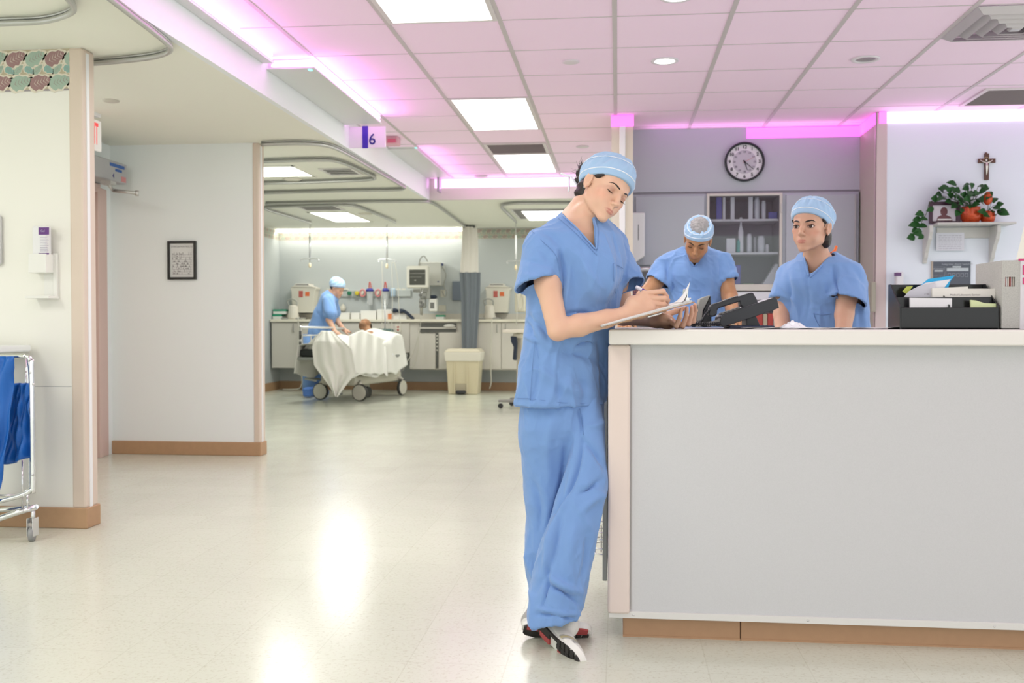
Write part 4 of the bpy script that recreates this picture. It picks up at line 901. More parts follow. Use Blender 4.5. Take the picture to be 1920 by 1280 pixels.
for x in (2.7,):
    for r0 in (-3,):
        y0 = GY+r0*T; t = thing('ceiling_light', 'ceiling light panel out of frame to the right over the desk', 'light', (x, y0, CEIL-.01)); m = MB(); m.box(x-.27, x+.27, y0-.57, y0+.57, CEIL-.0055, CEIL-.002); part('diffuser', m, M_diff, t); area('panel_lamp', (x, y0, CEIL-.012), (0, 0, 0), .53, 1.15, 15)
# bay panels
def quadlight(c4, lab, en):
    P = [onz(x, y, SOF) for x, y in c4]; y0 = (P[0][1]+P[1][1])/2; y1 = (P[2][1]+P[3][1])/2; x0 = (P[0][0]+P[2][0])/2; x1 = (P[1][0]+P[3][0])/2
    t = thing('ceiling_light', lab, 'light', ((x0+x1)/2, (y0+y1)/2, SOF-.008)); m = MB(); m.box(x0+.02, x1-.02, y0+.02, y1-.02, SOF-.006, SOF-.001); part('diffuser', m, M_diff, t)
    m = MB(); 
    for a in ((x0-.02, x0+.02, y0-.02, y1+.02), (x1-.02, x1+.02, y0-.02, y1+.02), (x0, x1, y0-.02, y0+.02), (x0, x1, y1-.02, y1+.02)): m.box(*a, SOF-.009, SOF)
    part('frame', m, M_soff, t); area('panel_lamp', ((x0+x1)/2, (y0+y1)/2, SOF-.012), (0, 0, 0), x1-x0-.05, y1-y0-.05, en); return x0, x1, y0, y1
qb = quadlight([(580, 397), (654, 397), (623, 415), (697, 415)], 'ceiling light panel over the patient bay, above the stretcher', 24)
qa = quadlight([(440, 311), (558, 311), (470, 330), (588, 330)], 'ceiling light panel inside the smaller curtain track loop', 22)
area('panel_lamp', (-3.6, 2.2, SOF-.012), (0, 0, 0), .6, 1.2, 26); t = thing('ceiling_light', 'ceiling light panel over the near left bay, out of frame', 'light', (-3.6, 2.2, SOF-.01)); m = MB(); m.box(-3.9, -3.3, 1.6, 2.8, SOF-.006, SOF-.001); part('diffuser', m, M_diff, t)
area('panel_lamp', (-.9, 13.0, SOF-.012), (0, 0, 0), .6, 1.2, 12); t = thing('ceiling_light', 'ceiling light panel of the right-hand bay, hidden behind the standing woman', 'light', (-.9, 13.0, SOF-.01)); m = MB(); m.box(-1.2, -.6, 12.4, 13.6, SOF-.006, SOF-.001); part('diffuser', m, M_diff, t)
area('panel_lamp', (-3.5, 5.5, SOF-.012), (.35, 0, 0), .36, .7, 9); t = thing('ceiling_light', 'unseen fill light panel added in the side corridor behind the left wall', 'light', (-3.5, 5.5, SOF-.01)); m = MB(); m.box(-3.7, -3.3, 5.1, 5.9, SOF-.006, SOF-.001); part('diffuser', m, M_diff, t)  # added unseen panel and lamp that brighten the hall wall
# strip light washing the back wall of the bay
m = MB(); m.box(at(520, 430, 14.6)[0], at(868, 430, 14.6)[0], 14.56, 14.70, SOF-.045, SOF+.001, .01); tag(part('strip_light', m, mat('strip_glow', (.9, .9, .85), .5, emit=(1, .97, .86), estr=4)), 'long thin strip light above the wallpaper border behind the stretcher', 'light')
area('strip_lamp', ((at(520, 430, 14.6)[0]+at(868, 430, 14.6)[0])/2, 14.55, SOF-.05), (.5, 0, 0), 3.0, .1, 6, (1, .97, .88))
# recessed downlights
M_bulb = mat('downlight_glow', (1, 1, 1), .5, emit=(1, .97, .92), estr=14)
dl = [((.286, 6.245), True, 'lit round downlight in the pink ceiling above the clock side'), ((.286, 5.02), True, 'lit round downlight cut by the top edge of the picture'), ((1.51, 6.34), False, 'unlit round downlight in the ceiling tiles, right of the lit one')]
for (x, y), lit, lab in dl:
    t = thing('downlight', lab, 'light', (x, y, CEIL-.01)); m = MB(); m.lathe([(.060, -.001), (.062, -.008), (.084, -.008), (.086, -.001)], (x, y, CEIL), n=32, caps=False); part('trim_ring', m, mat('ring_white', (.75, .72, .75), .4), t)
    m = MB()
    if lit: m.lathe([(.061, -.005), (.0005, -.0055)], (x, y, CEIL), n=32, caps=False); part('lens', m, M_bulb, t); area('down_lamp', (x, y, CEIL-.02), (0, 0, 0), .1, .1, 6)
    else: m.lathe([(.061, -.004), (.05, -.002), (.0005, -.0015)], (x, y, CEIL), n=32, caps=False); part('reflector', m, mat('reflector', (.6, .6, .62), .25, .8), t)
# magenta LED boxes on the bulkhead
M_mag = mat('led_magenta', (1, .6, 1), .5, emit=(1, .55, 1), estr=1.7); M_box = mat('led_box', (.68, .70, .69), .4, metal=.0)
M_halo = mat('led_pink_plastic', (.9, .55, .9), .5)
PINK = (1, .22, .95); PINK2 = (1, .38, .95)
def ledbox(p0, p1, lab, ez=1., w=.30):
    a = onx(*p0, XB); b = onx(*p1, XB); z = (a[2]+b[2])/2; y0, y1 = a[1], b[1]; zt = min(z+.085, CEIL-.015)
    t = thing('led_light_box', lab, 'light', (XB+w/2, (y0+y1)/2, z), 'magenta LED boxes along the bulkhead')
    m = MB(); m.box(XB, XB+w, y0, y1, z, z+.012, .003); m.box(XB, XB+w-.03, y0+.03, y1-.03, z+.012, zt); part('housing', m, M_box, t)
    for k in range(3):
        zz = z+.018+k*.024; m = MB(); m.box(XB+.03, XB+w-.012+k*.004-.01, y0+.008, y0+.03, zz, zz+.012); m.box(XB+w-.03, XB+w-.008, y0+.008, y1-.008, zz, zz+.012); m.box(XB+.03, XB+w-.02, y1-.03, y1-.008, zz, zz+.012); part('led_strip', m, M_mag, t)
    m = MB(); m.box(XB+w-.045, XB+w-.025, y0+.02, y0+.05, z-.004, z+.001); part('indicator', m, mat('cyan_led', (.2, .9, .8), .4, emit=(.2, 1, .9), estr=1.5), t)
    area('led_lamp', (XB+w+.03, (y0+y1)/2, CEIL-.10), (0, PI+.8, 0), .10, y1-y0, 2.6*ez, PINK)
    return a, b, z
ledbox((150, -125), (492, 118), 'magenta glowing LED box nearest the camera, cut by the top of the picture', 1.1, .075)
g1 = ledbox((499, 130), (645, 234), 'grey LED box with three glowing magenta stripes in front of the bay sign', 1.)
g2 = ledbox((726, 274), (800, 334), 'smallest and farthest magenta LED box, behind the bay sign', .8)
# LED bands under the ceiling edge
M_mag2 = mat('led_band', (.9, .3, .8), .5, emit=(1, .13, .80), estr=1.0); M_mag3 = mat('led_band_pale', (.9, .7, .9), .5, emit=(1, .56, .95), estr=1.05)
def band(x0, x1, y0, y1, lab, z=CEIL-.006, h=.085, m_=None):
    t = thing('led_band', lab, 'light', ((x0+x1)/2, (y0+y1)/2, z-h), 'magenta LED bands under the ceiling edge'); m = MB(); m.box(x0, x1, y0, y1, z-h, z); part('diffuser', m, m_ or M_mag2, t)
band(at(815, 334, 11.18)[0], .3, 11.175, 11.199, 'pale magenta LED band along the header at the far end of the ceiling', h=.10, m_=M_mag3)
band(at(1400, 240, 8.49)[0], XR-.004, 8.484, 8.499, 'magenta LED band above the clock wall, right half')
band(XR-.012, XR-.001, 7.98, 8.483, 'short magenta LED band on the niche side wall')
band(XR+.012, at(1662, 210, 7.95)[0], 7.938, 7.950, 'magenta LED band on top of the mauve corner guard'); band(at(1662.5, 210, 7.95)[0], 5, 7.940, 7.958, 'long pale magenta LED band above the crucifix wall', m_=M_mag3)
band(-.055, .123, 7.85, 7.868, 'tiny magenta LED band at the top of the beige pier')
area('led_lamp', (-1.2, 11.1, CEIL-.12), (PI+.4, 0, 0), 1.8, .06, 1.2, PINK2); area('led_lamp', (1.1, 8.40, CEIL-.11), (PI+.6, 0, 0), 1.7, .05, 1.2, PINK2); area('led_lamp', (3.1, 7.86, CEIL-.11), (PI+.6, 0, 0), 2.2, .05, 1.2, PINK2)
# world and fill from the open side of the room
w = bpy.data.worlds.new('world'); SC.world = w; w.use_nodes = True; bg = w.node_tree.nodes['Background']; bg.inputs[0].default_value = (.96, 1, .965, 1); bg.inputs[1].default_value = 1.4
SC.view_settings.exposure = .24
# ---------- things on the ceilings ----------
M_track = mat('track_metal', (.50, .50, .48), .35, .6)
def track(pts, lab, z=SOF-.03, n=6, r=.014, hang=()):
    P = bez([onz(x, y, z) for x, y in pts], n); m = MB()
    for i in range(len(P)): P[i][2] = z
    m.tube(P, r, 6); m.tube([p+np.array((0, 0, .020)) for p in P], r*.55, 4); tag(part('curtain_track', m, M_track), lab, 'curtain track')
track([(160, 120), (250, 112), (300, 104), (320, 92), (302, 72), (235, 20), (180, -22)], 'wide curtain track loop on the near left soffit, turning beside the wall end')
track([(-60, 48), (0, 44), (80, 40), (128, 27), (138, 12), (120, -10)], 'small curtain track corner in the upper left corner of the picture')
track([(490, 271), (560, 269), (610, 273), (645, 286), (700, 318), (752, 348), (758, 353), (740, 356), (640, 358), (490, 362)], 'outer curtain track loop of the second bay, beyond the hall wall')
track([(490, 303), (600, 300), (640, 305), (690, 326), (703, 333), (690, 337), (600, 341), (490, 344)], 'inner oval curtain track round the second bay light panel')
track([(498, 382), (600, 380), (700, 378.5), (785, 378), (812, 382), (840, 401), (878, 429)], 'curtain track of the stretcher bay ending at the gathered curtain')
track([(583, 418), (540, 405), (500, 393), (508, 388.5), (600, 385), (655, 385), (690, 395), (742, 417)], 'curtain track ring round the light above the stretcher')
track([(1075, 381), (1000, 381), (960, 382), (940, 387), (952, 401), (968, 417)], 'curtain track corner above the right-hand bay beside the standing woman')
M_grille = mat('vent_grey', (.30, .29, .28), .6); M_vw = mat('vent_white', (.70, .68, .66), .5)
def vent(x0, x1, y0, y1, z, lab, slats=8, m1=None, m2=None):
    t = thing('ceiling_vent', lab, 'vent', ((x0+x1)/2, (y0+y1)/2, z-.012)); m = MB()
    for a in ((x0, x0+.03, y0, y1), (x1-.03, x1, y0, y1), (x0+.03, x1-.03, y0, y0+.03), (x0+.03, x1-.03, y1-.03, y1)): m.box(*a, z-.010, z-.001)
    part('frame', m, m1 or M_vw, t); m = MB()
    for i in range(slats): y = y0+.03+(y1-y0-.06)*(i+.5)/slats; m.box(x0+.03, x1-.03, y-.012, y+.012, z-.007, z-.004, R=Rx(.5))
    part('louvre', m, m2 or M_vw, t); m = MB(); m.box(x0+.02, x1-.02, y0+.02, y1-.02, z-.003, z-.0005); part('backing', m, M_grille, t); return t
vent(GX+.02, GX+T-.02, GY+6*T+.03, GY+7*T-.03, CEIL, 'dark square return vent between the two farthest light panels', 14, M_frame, mat('vent_mauve', (.42, .36, .38), .6))
P = onz(1795, 199, CEIL); vent(P[0], P[0]+.56, P[1]-.02-.56, P[1]-.02, CEIL, 'grey perforated return grille near the crucifix wall', 16, M_frame, mat('vent_mauve'))
# square cone diffuser
x0, y0 = GX+5*T+.01, GY+.01; t = thing('air_diffuser', 'square white air diffuser with stepped cones at the top right of the picture', 'vent', (x0+.29, y0+.29, CEIL-.05))
M_al = mat('diffuser_metal', (.62, .60, .62), .35, .3)
for k in range(4):
    a = .005+k*.062; b = a+.040; m = MB(); s = .59; zt = CEIL-.004; zb = CEIL-.035-.006*k
    for q in range(4):
        R = Rz(q*PI/2); c = np.array((x0+s/2, y0+s/2, 0)); P4 = [(-s/2+a, -s/2+a, zt), (s/2-a, -s/2+a, zt), (s/2-b, -s/2+b, zb), (-s/2+b, -s/2+b, zb)]; V = [c+R@np.array(p) for p in P4]; m.add(V, [(0, 1, 2, 3)])
    part('cone', m, M_al, t, solid=.003)
m = MB(); m.box(x0+.26, x0+.33, y0+.26, y0+.33, CEIL-.05, CEIL-.003, .01); part('hub', m, M_al, t)
m = MB(); m.box(x0+.24, x0+.35, y0+.24, y0+.35, CEIL-.002, CEIL-.0005); part('backing', m, M_grille, t)
def puck(px, py, z, r, h, lab, m_, cat='detector', name='smoke_detector'):
    p = onz(px, py, z); mb = MB(); mb.lathe([(r, .001), (r, -h*.5), (r*.75, -h*.9), (r*.3, -h)], (p[0], p[1], z), n=24); tag(part(name, mb, m_), lab, cat)
puck(1070, 115, CEIL, .055, .012, 'flat round sprinkler cover in the pink tiles left of the lit downlight', mat('cover_white', (.72, .66, .70), .5), 'sprinkler', 'sprinkler_cover')
puck(1092, 274, CEIL, .06, .014, 'flat round cover in the tiles just left of the beige pier', mat('cover_white'), 'sprinkler', 'sprinkler_cover')
puck(902, 329, CEIL, .075, .03, 'small round smoke detector near the far header', mat('cover_white'))
puck(208, 188, SOF, .05, .012, 'round sprinkler cover on the cream soffit beside the left wall end', mat('cover_cream', (.55, .52, .45), .5), 'sprinkler', 'sprinkler_cover')
puck(548, 334.5, SOF, .09, .02, 'faint round cover inside the inner oval curtain track', mat('cover_cream2', (.72, .69, .6), .5), 'sprinkler', 'sprinkler_cover')
puck(685, 400, SOF, .09, .02, 'faint round cover beside the light above the stretcher', mat('cover_cream2'), 'sprinkler', 'sprinkler_cover')
p = onz(640, 321, SOF); vent(p[0]-.16, p[0]+.16, p[1]-.2, p[1]+.2, SOF, 'ceiling vent with dark slats inside the inner curtain track', 3)
p = onz(600, 389, SOF); vent(p[0]-.25, p[0]+.25, p[1]-.25, p[1]+.25, SOF, 'ceiling vent just before the light above the stretcher', 3)
p = onz(1030, 400, SOF); vent(p[0]-.45, p[0]+.45, p[1]-.6, p[1]+.6, SOF, 'large ceiling vent seen left of the standing woman neck', 9)
# hanging bay number sign
a = onx(645, 256, XB); Ys = a[1]+.15; z0 = at(700, 277, Ys)[2]; z1 = at(700, 237, Ys)[2]; x0 = at(668, 250, Ys)[0]; xa = at(679.5, 250, Ys)[0]; xb = at(690, 250, Ys)[0]; x1 = at(723, 250, Ys)[0]
t = thing('bay_sign', 'hanging white bay sign with a purple bar and the number 6', 'sign', ((x0+x1)/2, Ys, z0)); m = MB(); m.box(XB, x1, Ys, Ys+.012, z0, z1, .002); part('panel', m, mat('sign_white', (.78, .70, .80), .4), t)
m = MB(); m.box(xa, xb, Ys-.004, Ys, z0-.004, z1+.004); part('bar', m, mat('sign_purple', (.055, .02, .42), .4), t)
m = MB(); m.text('6', (z1-z0)*.72, (at(698, 263, Ys)[0], Ys-.003, at(698, 262, Ys)[2]), bold=.001); part('numeral', m, mat('sign_navy', (.03, .02, .22), .5), t)
Y2 = onx(800, 334, XB)[1]+.1; m = MB(); q = at(826, 326, Y2); m.box(q[0]-.012, q[0]+.012, Y2-.16, Y2, at(826, 362, Y2)[2], q[2]); tag(part('bay_sign', m, mat('sign_mauve', (.45, .38, .48), .4)), 'second bay sign seen edge-on at the end of the farthest LED box', 'sign')
q = at(737, 264, 8.6); t = thing('alarm_strobe', 'small pink alarm box on the bulkhead right of the bay sign', 'alarm', (q[0], 8.6, q[2]-.03)); m = MB(); m.box(XB, q[0]+.05, 8.55, 8.68, q[2]-.035, q[2]+.035, .008); part('housing', m, mat('alarm_pink', (.75, .40, .48), .4), t); m = MB(); m.box(q[0]-.035, q[0]+.035, 8.54, 8.55, q[2]-.025, q[2]+.008); part('lens', m, mat('alarm_lens', (.75, .15, .25), .3), t)
# exit sign and door operator in the left doorway
Xs = -3.42; ye = onx(190.5, 250, Xs)[1]; ze = onx(190.5, 285, Xs)[2]; zt = onx(190.5, 228, Xs)[2]
t = thing('exit_sign', 'white exit sign with a red letter T showing past the left wall end', 'sign', (Xs, ye-.25, ze)); m = MB(); m.box(Xs-.02, Xs, ye-.36, ye, ze, zt, .004); part('panel', m, mat('exit_white', (.85, .82, .80), .4, emit=(1, .95, .92), estr=.15), t)
m = MB(); m.text('EXIT', .20, (Xs+.002, ye-.045, (ze+zt)/2), u=(0, .33, 0), v=(0, 0, 1), bold=.003, align='RIGHT'); part('lettering', m, mat('exit_red', (.75, .05, .06), .4, emit=(1, .1, .1), estr=.4), t)
m = MB(); m.box(Xs-.03, Xs+.01, ye-.22, ye-.02, zt+.02, zt+.055, .004); m.box(Xs-.015, Xs-.005, ye-.13, ye-.11, zt+.05, SOF); part('canopy', m, M_guardw, t)
Xo = at(238, 330, 7.34)[0]; zb = at(238, 346, 7.34)[2]; zt = at(238, 309, 7.34)[2]
t = thing('door_operator', 'grey powered door operator box with blue stickers above the left doorway', 'door closer', ((XS+Xo)/2, 6.7, zb)); m = MB(); m.box(XS, Xo, 6.1, 7.34, zb, zt, .006); part('housing', m, mat('operator_grey', (.42, .42, .43), .45), t)
m = MB(); m.box(Xo, Xo+.002, 7.08, 7.30, zt-.045, zt-.020); m.box(Xo, Xo+.002, 7.16, 7.26, zt-.075, zt-.055); part('sticker', m, mat('sticker_blue', (.04, .12, .38), .5), t)
m = MB(); m.box(Xo, Xo+.002, 7.25, 7.32, zb+.01, zb+.05); part('sticker', m, mat('sticker_red', (.6, .25, .25), .5), t)
m = MB(); m.text('4', .06, (Xo+.002, 7.13, zb+.035), u=(0, 1, 0), v=(0, 0, 1)); part('numeral', m, mat('sign_navy'), t)
A0 = at(203, 345, 7.0); A1 = at(212, 357, 7.1); A2 = at(257, 362, 7.1); m = MB(); m.tube([A0, A1], .012, 8); m.tube([A1, A2], .013, 8); m.tube([A2+(0, 0, -.02), A2+(0, 0, .02)], .014, 8); m.box(A0[0]-.04, A0[0]+.04, 6.96, 7.04, A0[2]-.005, A0[2]+.02); part('arm', m, mat('arm_metal', (.55, .54, .52), .3, .7), t)
# evacuation plan in a black frame
xa, xb = at(316, 480, 7.45)[0], at(369, 480, 7.45)[0]; za, zb = at(340, 524, 7.45)[2], at(340, 452, 7.45)[2]
t = thing('framed_notice', 'black framed evacuation route notice on the pale hall wall', 'picture', ((xa+xb)/2, 7.43, za)); m = MB(); b = .018
for a in ((xa, xa+b, za, zb), (xb-b, xb, za, zb), (xa+b, xb-b, za, za+b), (xa+b, xb-b, zb-b, zb)): m.box(a[0], a[1], 7.425, 7.449, a[2], a[3], .002)
part('frame', m, mat('frame_black', (.02, .02, .018), .4), t); m = MB(); m.box(xa+b, xb-b, 7.440, 7.448, za+b, zb-b); part('sheet', m, mat('sheet_white', (.70, .70, .68), .6), t)
m = MB(); m.text('EVACUATION ROUTE', .0175, ((xa+xb)/2, 7.4385, zb-.045)); xm, zm = (xa+xb)/2, (za+zb)/2; rg = random.Random(3)
def ln(x0, z0, x1, z1, w=.0012): m.box(min(x0, x1)-w/2, max(x0, x1)+w/2, 7.4385, 7.4395, min(z0, z1)-w/2, max(z0, z1)+w/2)
for k in range(9): z = za+.04+k*.019; ln(xa+.035, z, xb-.035, z, .0012)
for k in range(60): x = rg.uniform(xa+.035, xb-.04); z = za+.04+rg.randrange(9)*.019; ln(x, z, x, z+.019, .0012); 
for k in range(40): x = rg.uniform(xa+.035, xb-.05); z = za+.045+rg.randrange(9)*.019; ln(x, z, x+rg.uniform(.004, .012), z+.003, .0022)
part('floor_plan', m, mat('ink_grey', (.16, .14, .15), .7), t)
# ---------- nurses' counter ----------
CT = 1.024
M_ctop = mat('counter_edge_white', (.80, .78, .73), .35); M_cpan = mat('counter_panel_speckle', (.585, .59, .60), .6, noise=.06, nscale=350, bump=.1, bscale=500)
M_metal = mat('brushed_metal', (.66, .66, .66), .3, .8); M_chrome = mat('chrome', (.75, .75, .76), .12, 1.)
t = thing('reception_counter', 'long pale counter with white top and tan kick board the woman leans on', 'counter', (1.0, 3.6, 0))
CE = 2.6
m = MB(); m.box(-.028, CE, 3.235, 4.0, CT-.050, CT-.001, .006, seg=2); part('countertop', m, M_ctop, t)
m = MB(); m.box(-.022, CE, 3.243, 3.99, CT-.0012, CT); part('laminate_surface', m, mat('laminate_dark', (.30, .28, .29), .35), t)
m = MB(); m.box(.042, CE, 3.290, 3.33, .092, CT-.050); part('front_panel', m, M_cpan, t)
m = MB(); m.box(-.030, .042, 3.270, 3.36, .088, CT-.051, .008, seg=2); part('corner_post', m, mat('post_pink_beige', (.74, .63, .57), .5), t)
m = MB(); m.box(.045, .0475, 3.2875, 3.29, .1, CT-.06); part('joint_strip', m, mat('joint_grey', (.45, .44, .43), .5), t)
s1 = MB(); s1.box(-.026, CE, 3.282, 3.292, .072, .094, .001); st = part('metal_strip', s1, mat('strip_pale', (.74, .73, .71), .35, .3), t)
for px in (1188, 1515, 1865): q = at(px, 1152, 3.281); m = MB(); m.lathe([(.0035, 0), (.0035, .002), (.001, .003)], (q[0], 3.282, .083), (0, -1, 0), 10); part('screw', m, M_metal, st)
for a, b in ((.020, .405), (.407, CE)): m = MB(); m.box(a, b, 3.318, 3.36, 0, .078, .006 if a < .1 else .001, seg=2); m.box(a, b, 3.316, 3.32, 0, .006); part('kick_board', m, mat('kick_tan', (.45, .27, .155), .5, noise=.06, nscale=40), t)
m = MB(); m.box(.02, .06, 3.33, 3.95, 0, .078); m.box(-.02, CE, 3.95, 3.99, .0, CT-.05); m.box(-.005, .03, 3.36, 3.96, .09, CT-.05); part('carcass', m, M_cpan, t)
m = MB(); m.box(-.052, -.036, 3.60, 3.97, .11, CT-.055, .002); part('end_panel', m, mat('end_grey', (.40, .40, .38), .5), t)
t = thing('wire_rack', 'chrome wire rack hung on the counter end behind the woman legs', 'rack', (-.07, 3.8, .30)); 
for zz in (at(1120, 990, 3.8)[2], at(1120, 1003, 3.8)[2], at(1120, 1020, 3.8)[2], at(1120, 1030, 3.8)[2]):
    m = MB(); m.tube(bez([(-.050, 3.72, zz), (-.078, 3.73, zz), (-.082, 3.75, zz), (-.082, 3.90, zz), (-.078, 3.92, zz), (-.050, 3.93, zz)], 4), .003, 6); part('wire', m, M_chrome, t)
m = MB(); m.tube([(-.060, 3.80, at(1120, 985, 3.8)[2]), (-.060, 3.80, at(1120, 1035, 3.8)[2])], .003, 6); part('upright', m, M_chrome, t)
t = thing('inner_desk', 'grey inner desk behind the counter where the man rests his hands', 'desk', (.8, 5.65, 0)); m = MB(); m.box(.0, 1.25, 5.35, 5.95, .965, 1.0, .004); part('desktop', m, M_fascia, t)
for x in (.02, 1.19): m = MB(); m.box(x, x+.04, 5.40, 5.90, 0, .965); part('side_panel', m, M_fascia, t)
t = thing('work_desk', 'low work desk behind the counter below the right-hand woman', 'desk', (1.3, 4.1, 0)); m = MB(); m.box(.05, 2.5, 3.995, 4.18, .735, .765, .004); part('desktop', m, M_ctop, t); m = MB(); m.box(.05, .09, 4.0, 4.16, 0, .735); m.box(2.46, 2.5, 4.0, 4.16, 0, .735); part('side_panel', m, M_fascia, t)
# ---------- clipboard, papers, pen ----------
A = at(1130, 616, 3.16); A[2] = max(A[2], CT+.006); B = at(1303, 566, 3.20); U = B-A; Lb = np.linalg.norm(U); U /= Lb; Wv = np.array((-U[1]*0-.05, 1, .03)); Wv -= U*(Wv@U); Wv /= np.linalg.norm(Wv); N = np.cross(U, Wv); 
if N[2] < 0: N = -N
Rb = np.stack([U, Wv, N], 1); WB = .225; cb = (A+U*Lb/2+Wv*WB/2)
t = thing('clipboard', 'brown clipboard with papers held by the writing woman over the counter', 'clipboard', cb)
m = MB(); m.obox(cb, (Lb, WB, .003), Rb, .001); part('board', m, mat('hardboard', (.42, .26, .15), .5), t)
m = MB()
for i in range(6): m.obox(cb+N*(.0022+i*.0010)+U*(-.004+.0015*(i % 3)), (Lb*.97, WB*.95, .0008), Rb@Rz(.006*((i*7) % 5-2)))
part('papers', m, mat('paper_white', (.82, .82, .80), .7), t)
def lift(u, v): return A+U*(Lb*(.86+.14*u)+.004)+Wv*(WB*(.06+.6*v))+N*(.010+.055*u**1.6*(1-.6*v))
m = MB(); m.grid(lift, 8, 6); part('lifted_sheet', m, _mats['paper_white'], t, solid=.0006)
cc = A+U*(Lb*.955)+Wv*WB*.42; cl = MB(); cl.obox(cc+N*.010, (.030, .10, .004), Rb@Ry(-.25), .001); clip = part('clip', cl, M_chrome, t)
m = MB(); m.tube([cc+N*.012-Wv*.045+U*.004, cc+N*.012+Wv*.045+U*.004], .006, 10); m.obox(cc+N*.028+U*.010, (.004, .07, .036), Rb@Ry(.35), .001); part('lever', m, M_chrome, clip)
m = MB(); q = A+U*(Lb*.56)+Wv*.010-N*.006; m.obox(q, (.045, .016, .006), Rb, .002); part('pencil_clip', m, M_metal, t)
pa, pb = at(1192, 537, 3.335), at(1258.5, 575, 3.345); d = pb-pa; ln_ = np.linalg.norm(d); d /= ln_
t = thing('pen', 'purple and white highlighter pen in the writing woman hand', 'pen', (pa+pb)/2)
m = MB(); m.lathe([(.0050, 0), (.0062, .004), (.0064, .022), (.0062, .024)], pa, d, 16); part('cap_end', m, mat('pen_white', (.82, .80, .85), .3), t)
m = MB(); m.lathe([(.0066, .022), (.0068, .030), (.0066, ln_*.60), (.006, ln_*.66)], pa, d, 16); part('barrel', m, mat('pen_purple', (.10, .02, .30), .25), t)
m = MB(); m.lathe([(.0058, ln_*.66), (.0050, ln_*.86), (.0016, ln_*.97), (.0006, ln_)], pa, d, 16); part('tip', m, mat('pen_white'), t)
# ---------- telephone ----------
YP = 3.52
def Pp(px, py, dy=0.): return at(px, py, YP+dy)
M_ph = mat('phone_black', (.025, .027, .033), .35); M_phg = mat('phone_grey', (.25, .25, .24), .4)
t = thing('telephone', 'black desk telephone on a tilted stand on the counter', 'telephone', (Pp(1390, 612)[0], YP, CT)); D = .21
def slab(poly, y0, y1, name, m_, par, bev=.002): mb = MB(); P = [Pp(x, y) for x, y in poly]; mb.prism([(p[0], p[2]) for p in P], y1-y0, (0, y0, 0)); return part(name, mb, m_, par, bev=bev)
bd = slab([(1352, 594), (1356, 589), (1452, 557), (1457, 560), (1461, 577), (1446, 583), (1356, 613), (1350, 607)], YP, YP+D, 'body', M_ph, t)
slab([(1392, 577), (1450, 557.5), (1452, 559.5), (1394, 579.5)], YP+.002, YP+D-.01, 'display_strip', mat('phone_label', (.60, .62, .66), .3), bd)
for i in range(5):
    for j in range(4):
        c = Pp(1357+i*7.5, 588.2-i*2.5)+(0, .035+j*.028, .001); kb = MB(); kb.obox(c, (.010, .016, .007), Ry(-.33), .002); part('key', kb, M_phg, bd)
slab([(1347, 600), (1352, 596), (1358, 604), (1357, 612), (1330, 612), (1328, 604)], YP+.01, YP+.08, 'cradle_end', M_phg, t)
h = slab([(1329, 592), (1330, 576), (1335, 570), (1362, 562), (1404, 549), (1413, 548), (1420, 560), (1423, 569), (1396, 578), (1389, 572), (1388, 565), (1350, 577), (1346, 580), (1345, 590), (1338, 594)], YP+.015, YP+.065, 'handset', M_ph, t, .004)
slab([(1355, 563), (1384, 553.5), (1385, 554.5), (1356, 564.5)], YP+.016, YP+.064, 'highlight_trim', M_phg, h, .0005)
slab([(1402, 592), (1418, 588), (1428, 611), (1402, 611)], YP+.03, YP+.17, 'stand_leg', M_ph, t)
m = MB(); q = Pp(1368, 610); q2 = Pp(1454, 610); m.box(q[0], q2[0], YP+.01, YP+D, CT, CT+.010, .003); part('stand_base', m, mat('phone_base_blue', (.045, .055, .09), .4), t)
m = MB(); P = bez([Pp(1332, 582, .02), Pp(1322, 592, .01), Pp(1315, 603, .0), Pp(1305, 608.0, -.02), Pp(1296, 608.5, -.03), Pp(1300, 609, -.06), Pp(1320, 609, -.05), Pp(1340, 609, -.02), Pp(1350, 609, .01)], 26); 
C2 = []
for i, p in enumerate(P): a = i*1.15; C2.append(p+np.array((.0045*math.cos(a)*.4, .0065*math.sin(a), .0060*math.cos(a)+.0035)))
for p in C2: p[2] = max(p[2], CT+.002)
m.tube(C2, .0022, 5); part('cord', m, M_ph, t)
t = thing('card_printer', 'grey rounded device with a black front standing left of the telephone', 'device', (Pp(1322, 612)[0], 3.66, CT))
def sl2(poly, Y, d, name, m_): mb = MB(); P = [at(x, y, Y) for x, y in poly]; P = [(p[0], max(p[2], CT)) for p in P]; mb.prism(P, d, (0, Y, 0)); return part(name, mb, m_, t, bev=.003)
sl2([(1305, 613), (1309, 575), (1313, 560), (1324, 555), (1332, 553), (1327, 565), (1318, 582), (1315, 613)], 3.66, .12, 'housing', mat('device_grey', (.36, .37, .34), .5)); sl2([(1317, 613), (1319, 583), (1328, 565), (1332.5, 554), (1334, 580), (1334, 613)], 3.662, .11, 'front', M_ph); sl2([(1297, 613), (1299, 572), (1305, 568), (1304, 613)], 3.67, .1, 'side_door', mat('device_navy', (.03, .04, .07), .4))
t = thing('cable', 'small dark plug and cable lump beside the telephone cord', 'cable', (Pp(1256, 612)[0], 3.56, CT)); m = MB(); m.tube(bez([at(1228, 611, 3.60), at(1245, 609, 3.60), at(1258, 611, 3.58), at(1280, 610, 3.6)], 6), .004, 6); part('cable', m, M_ph, t)
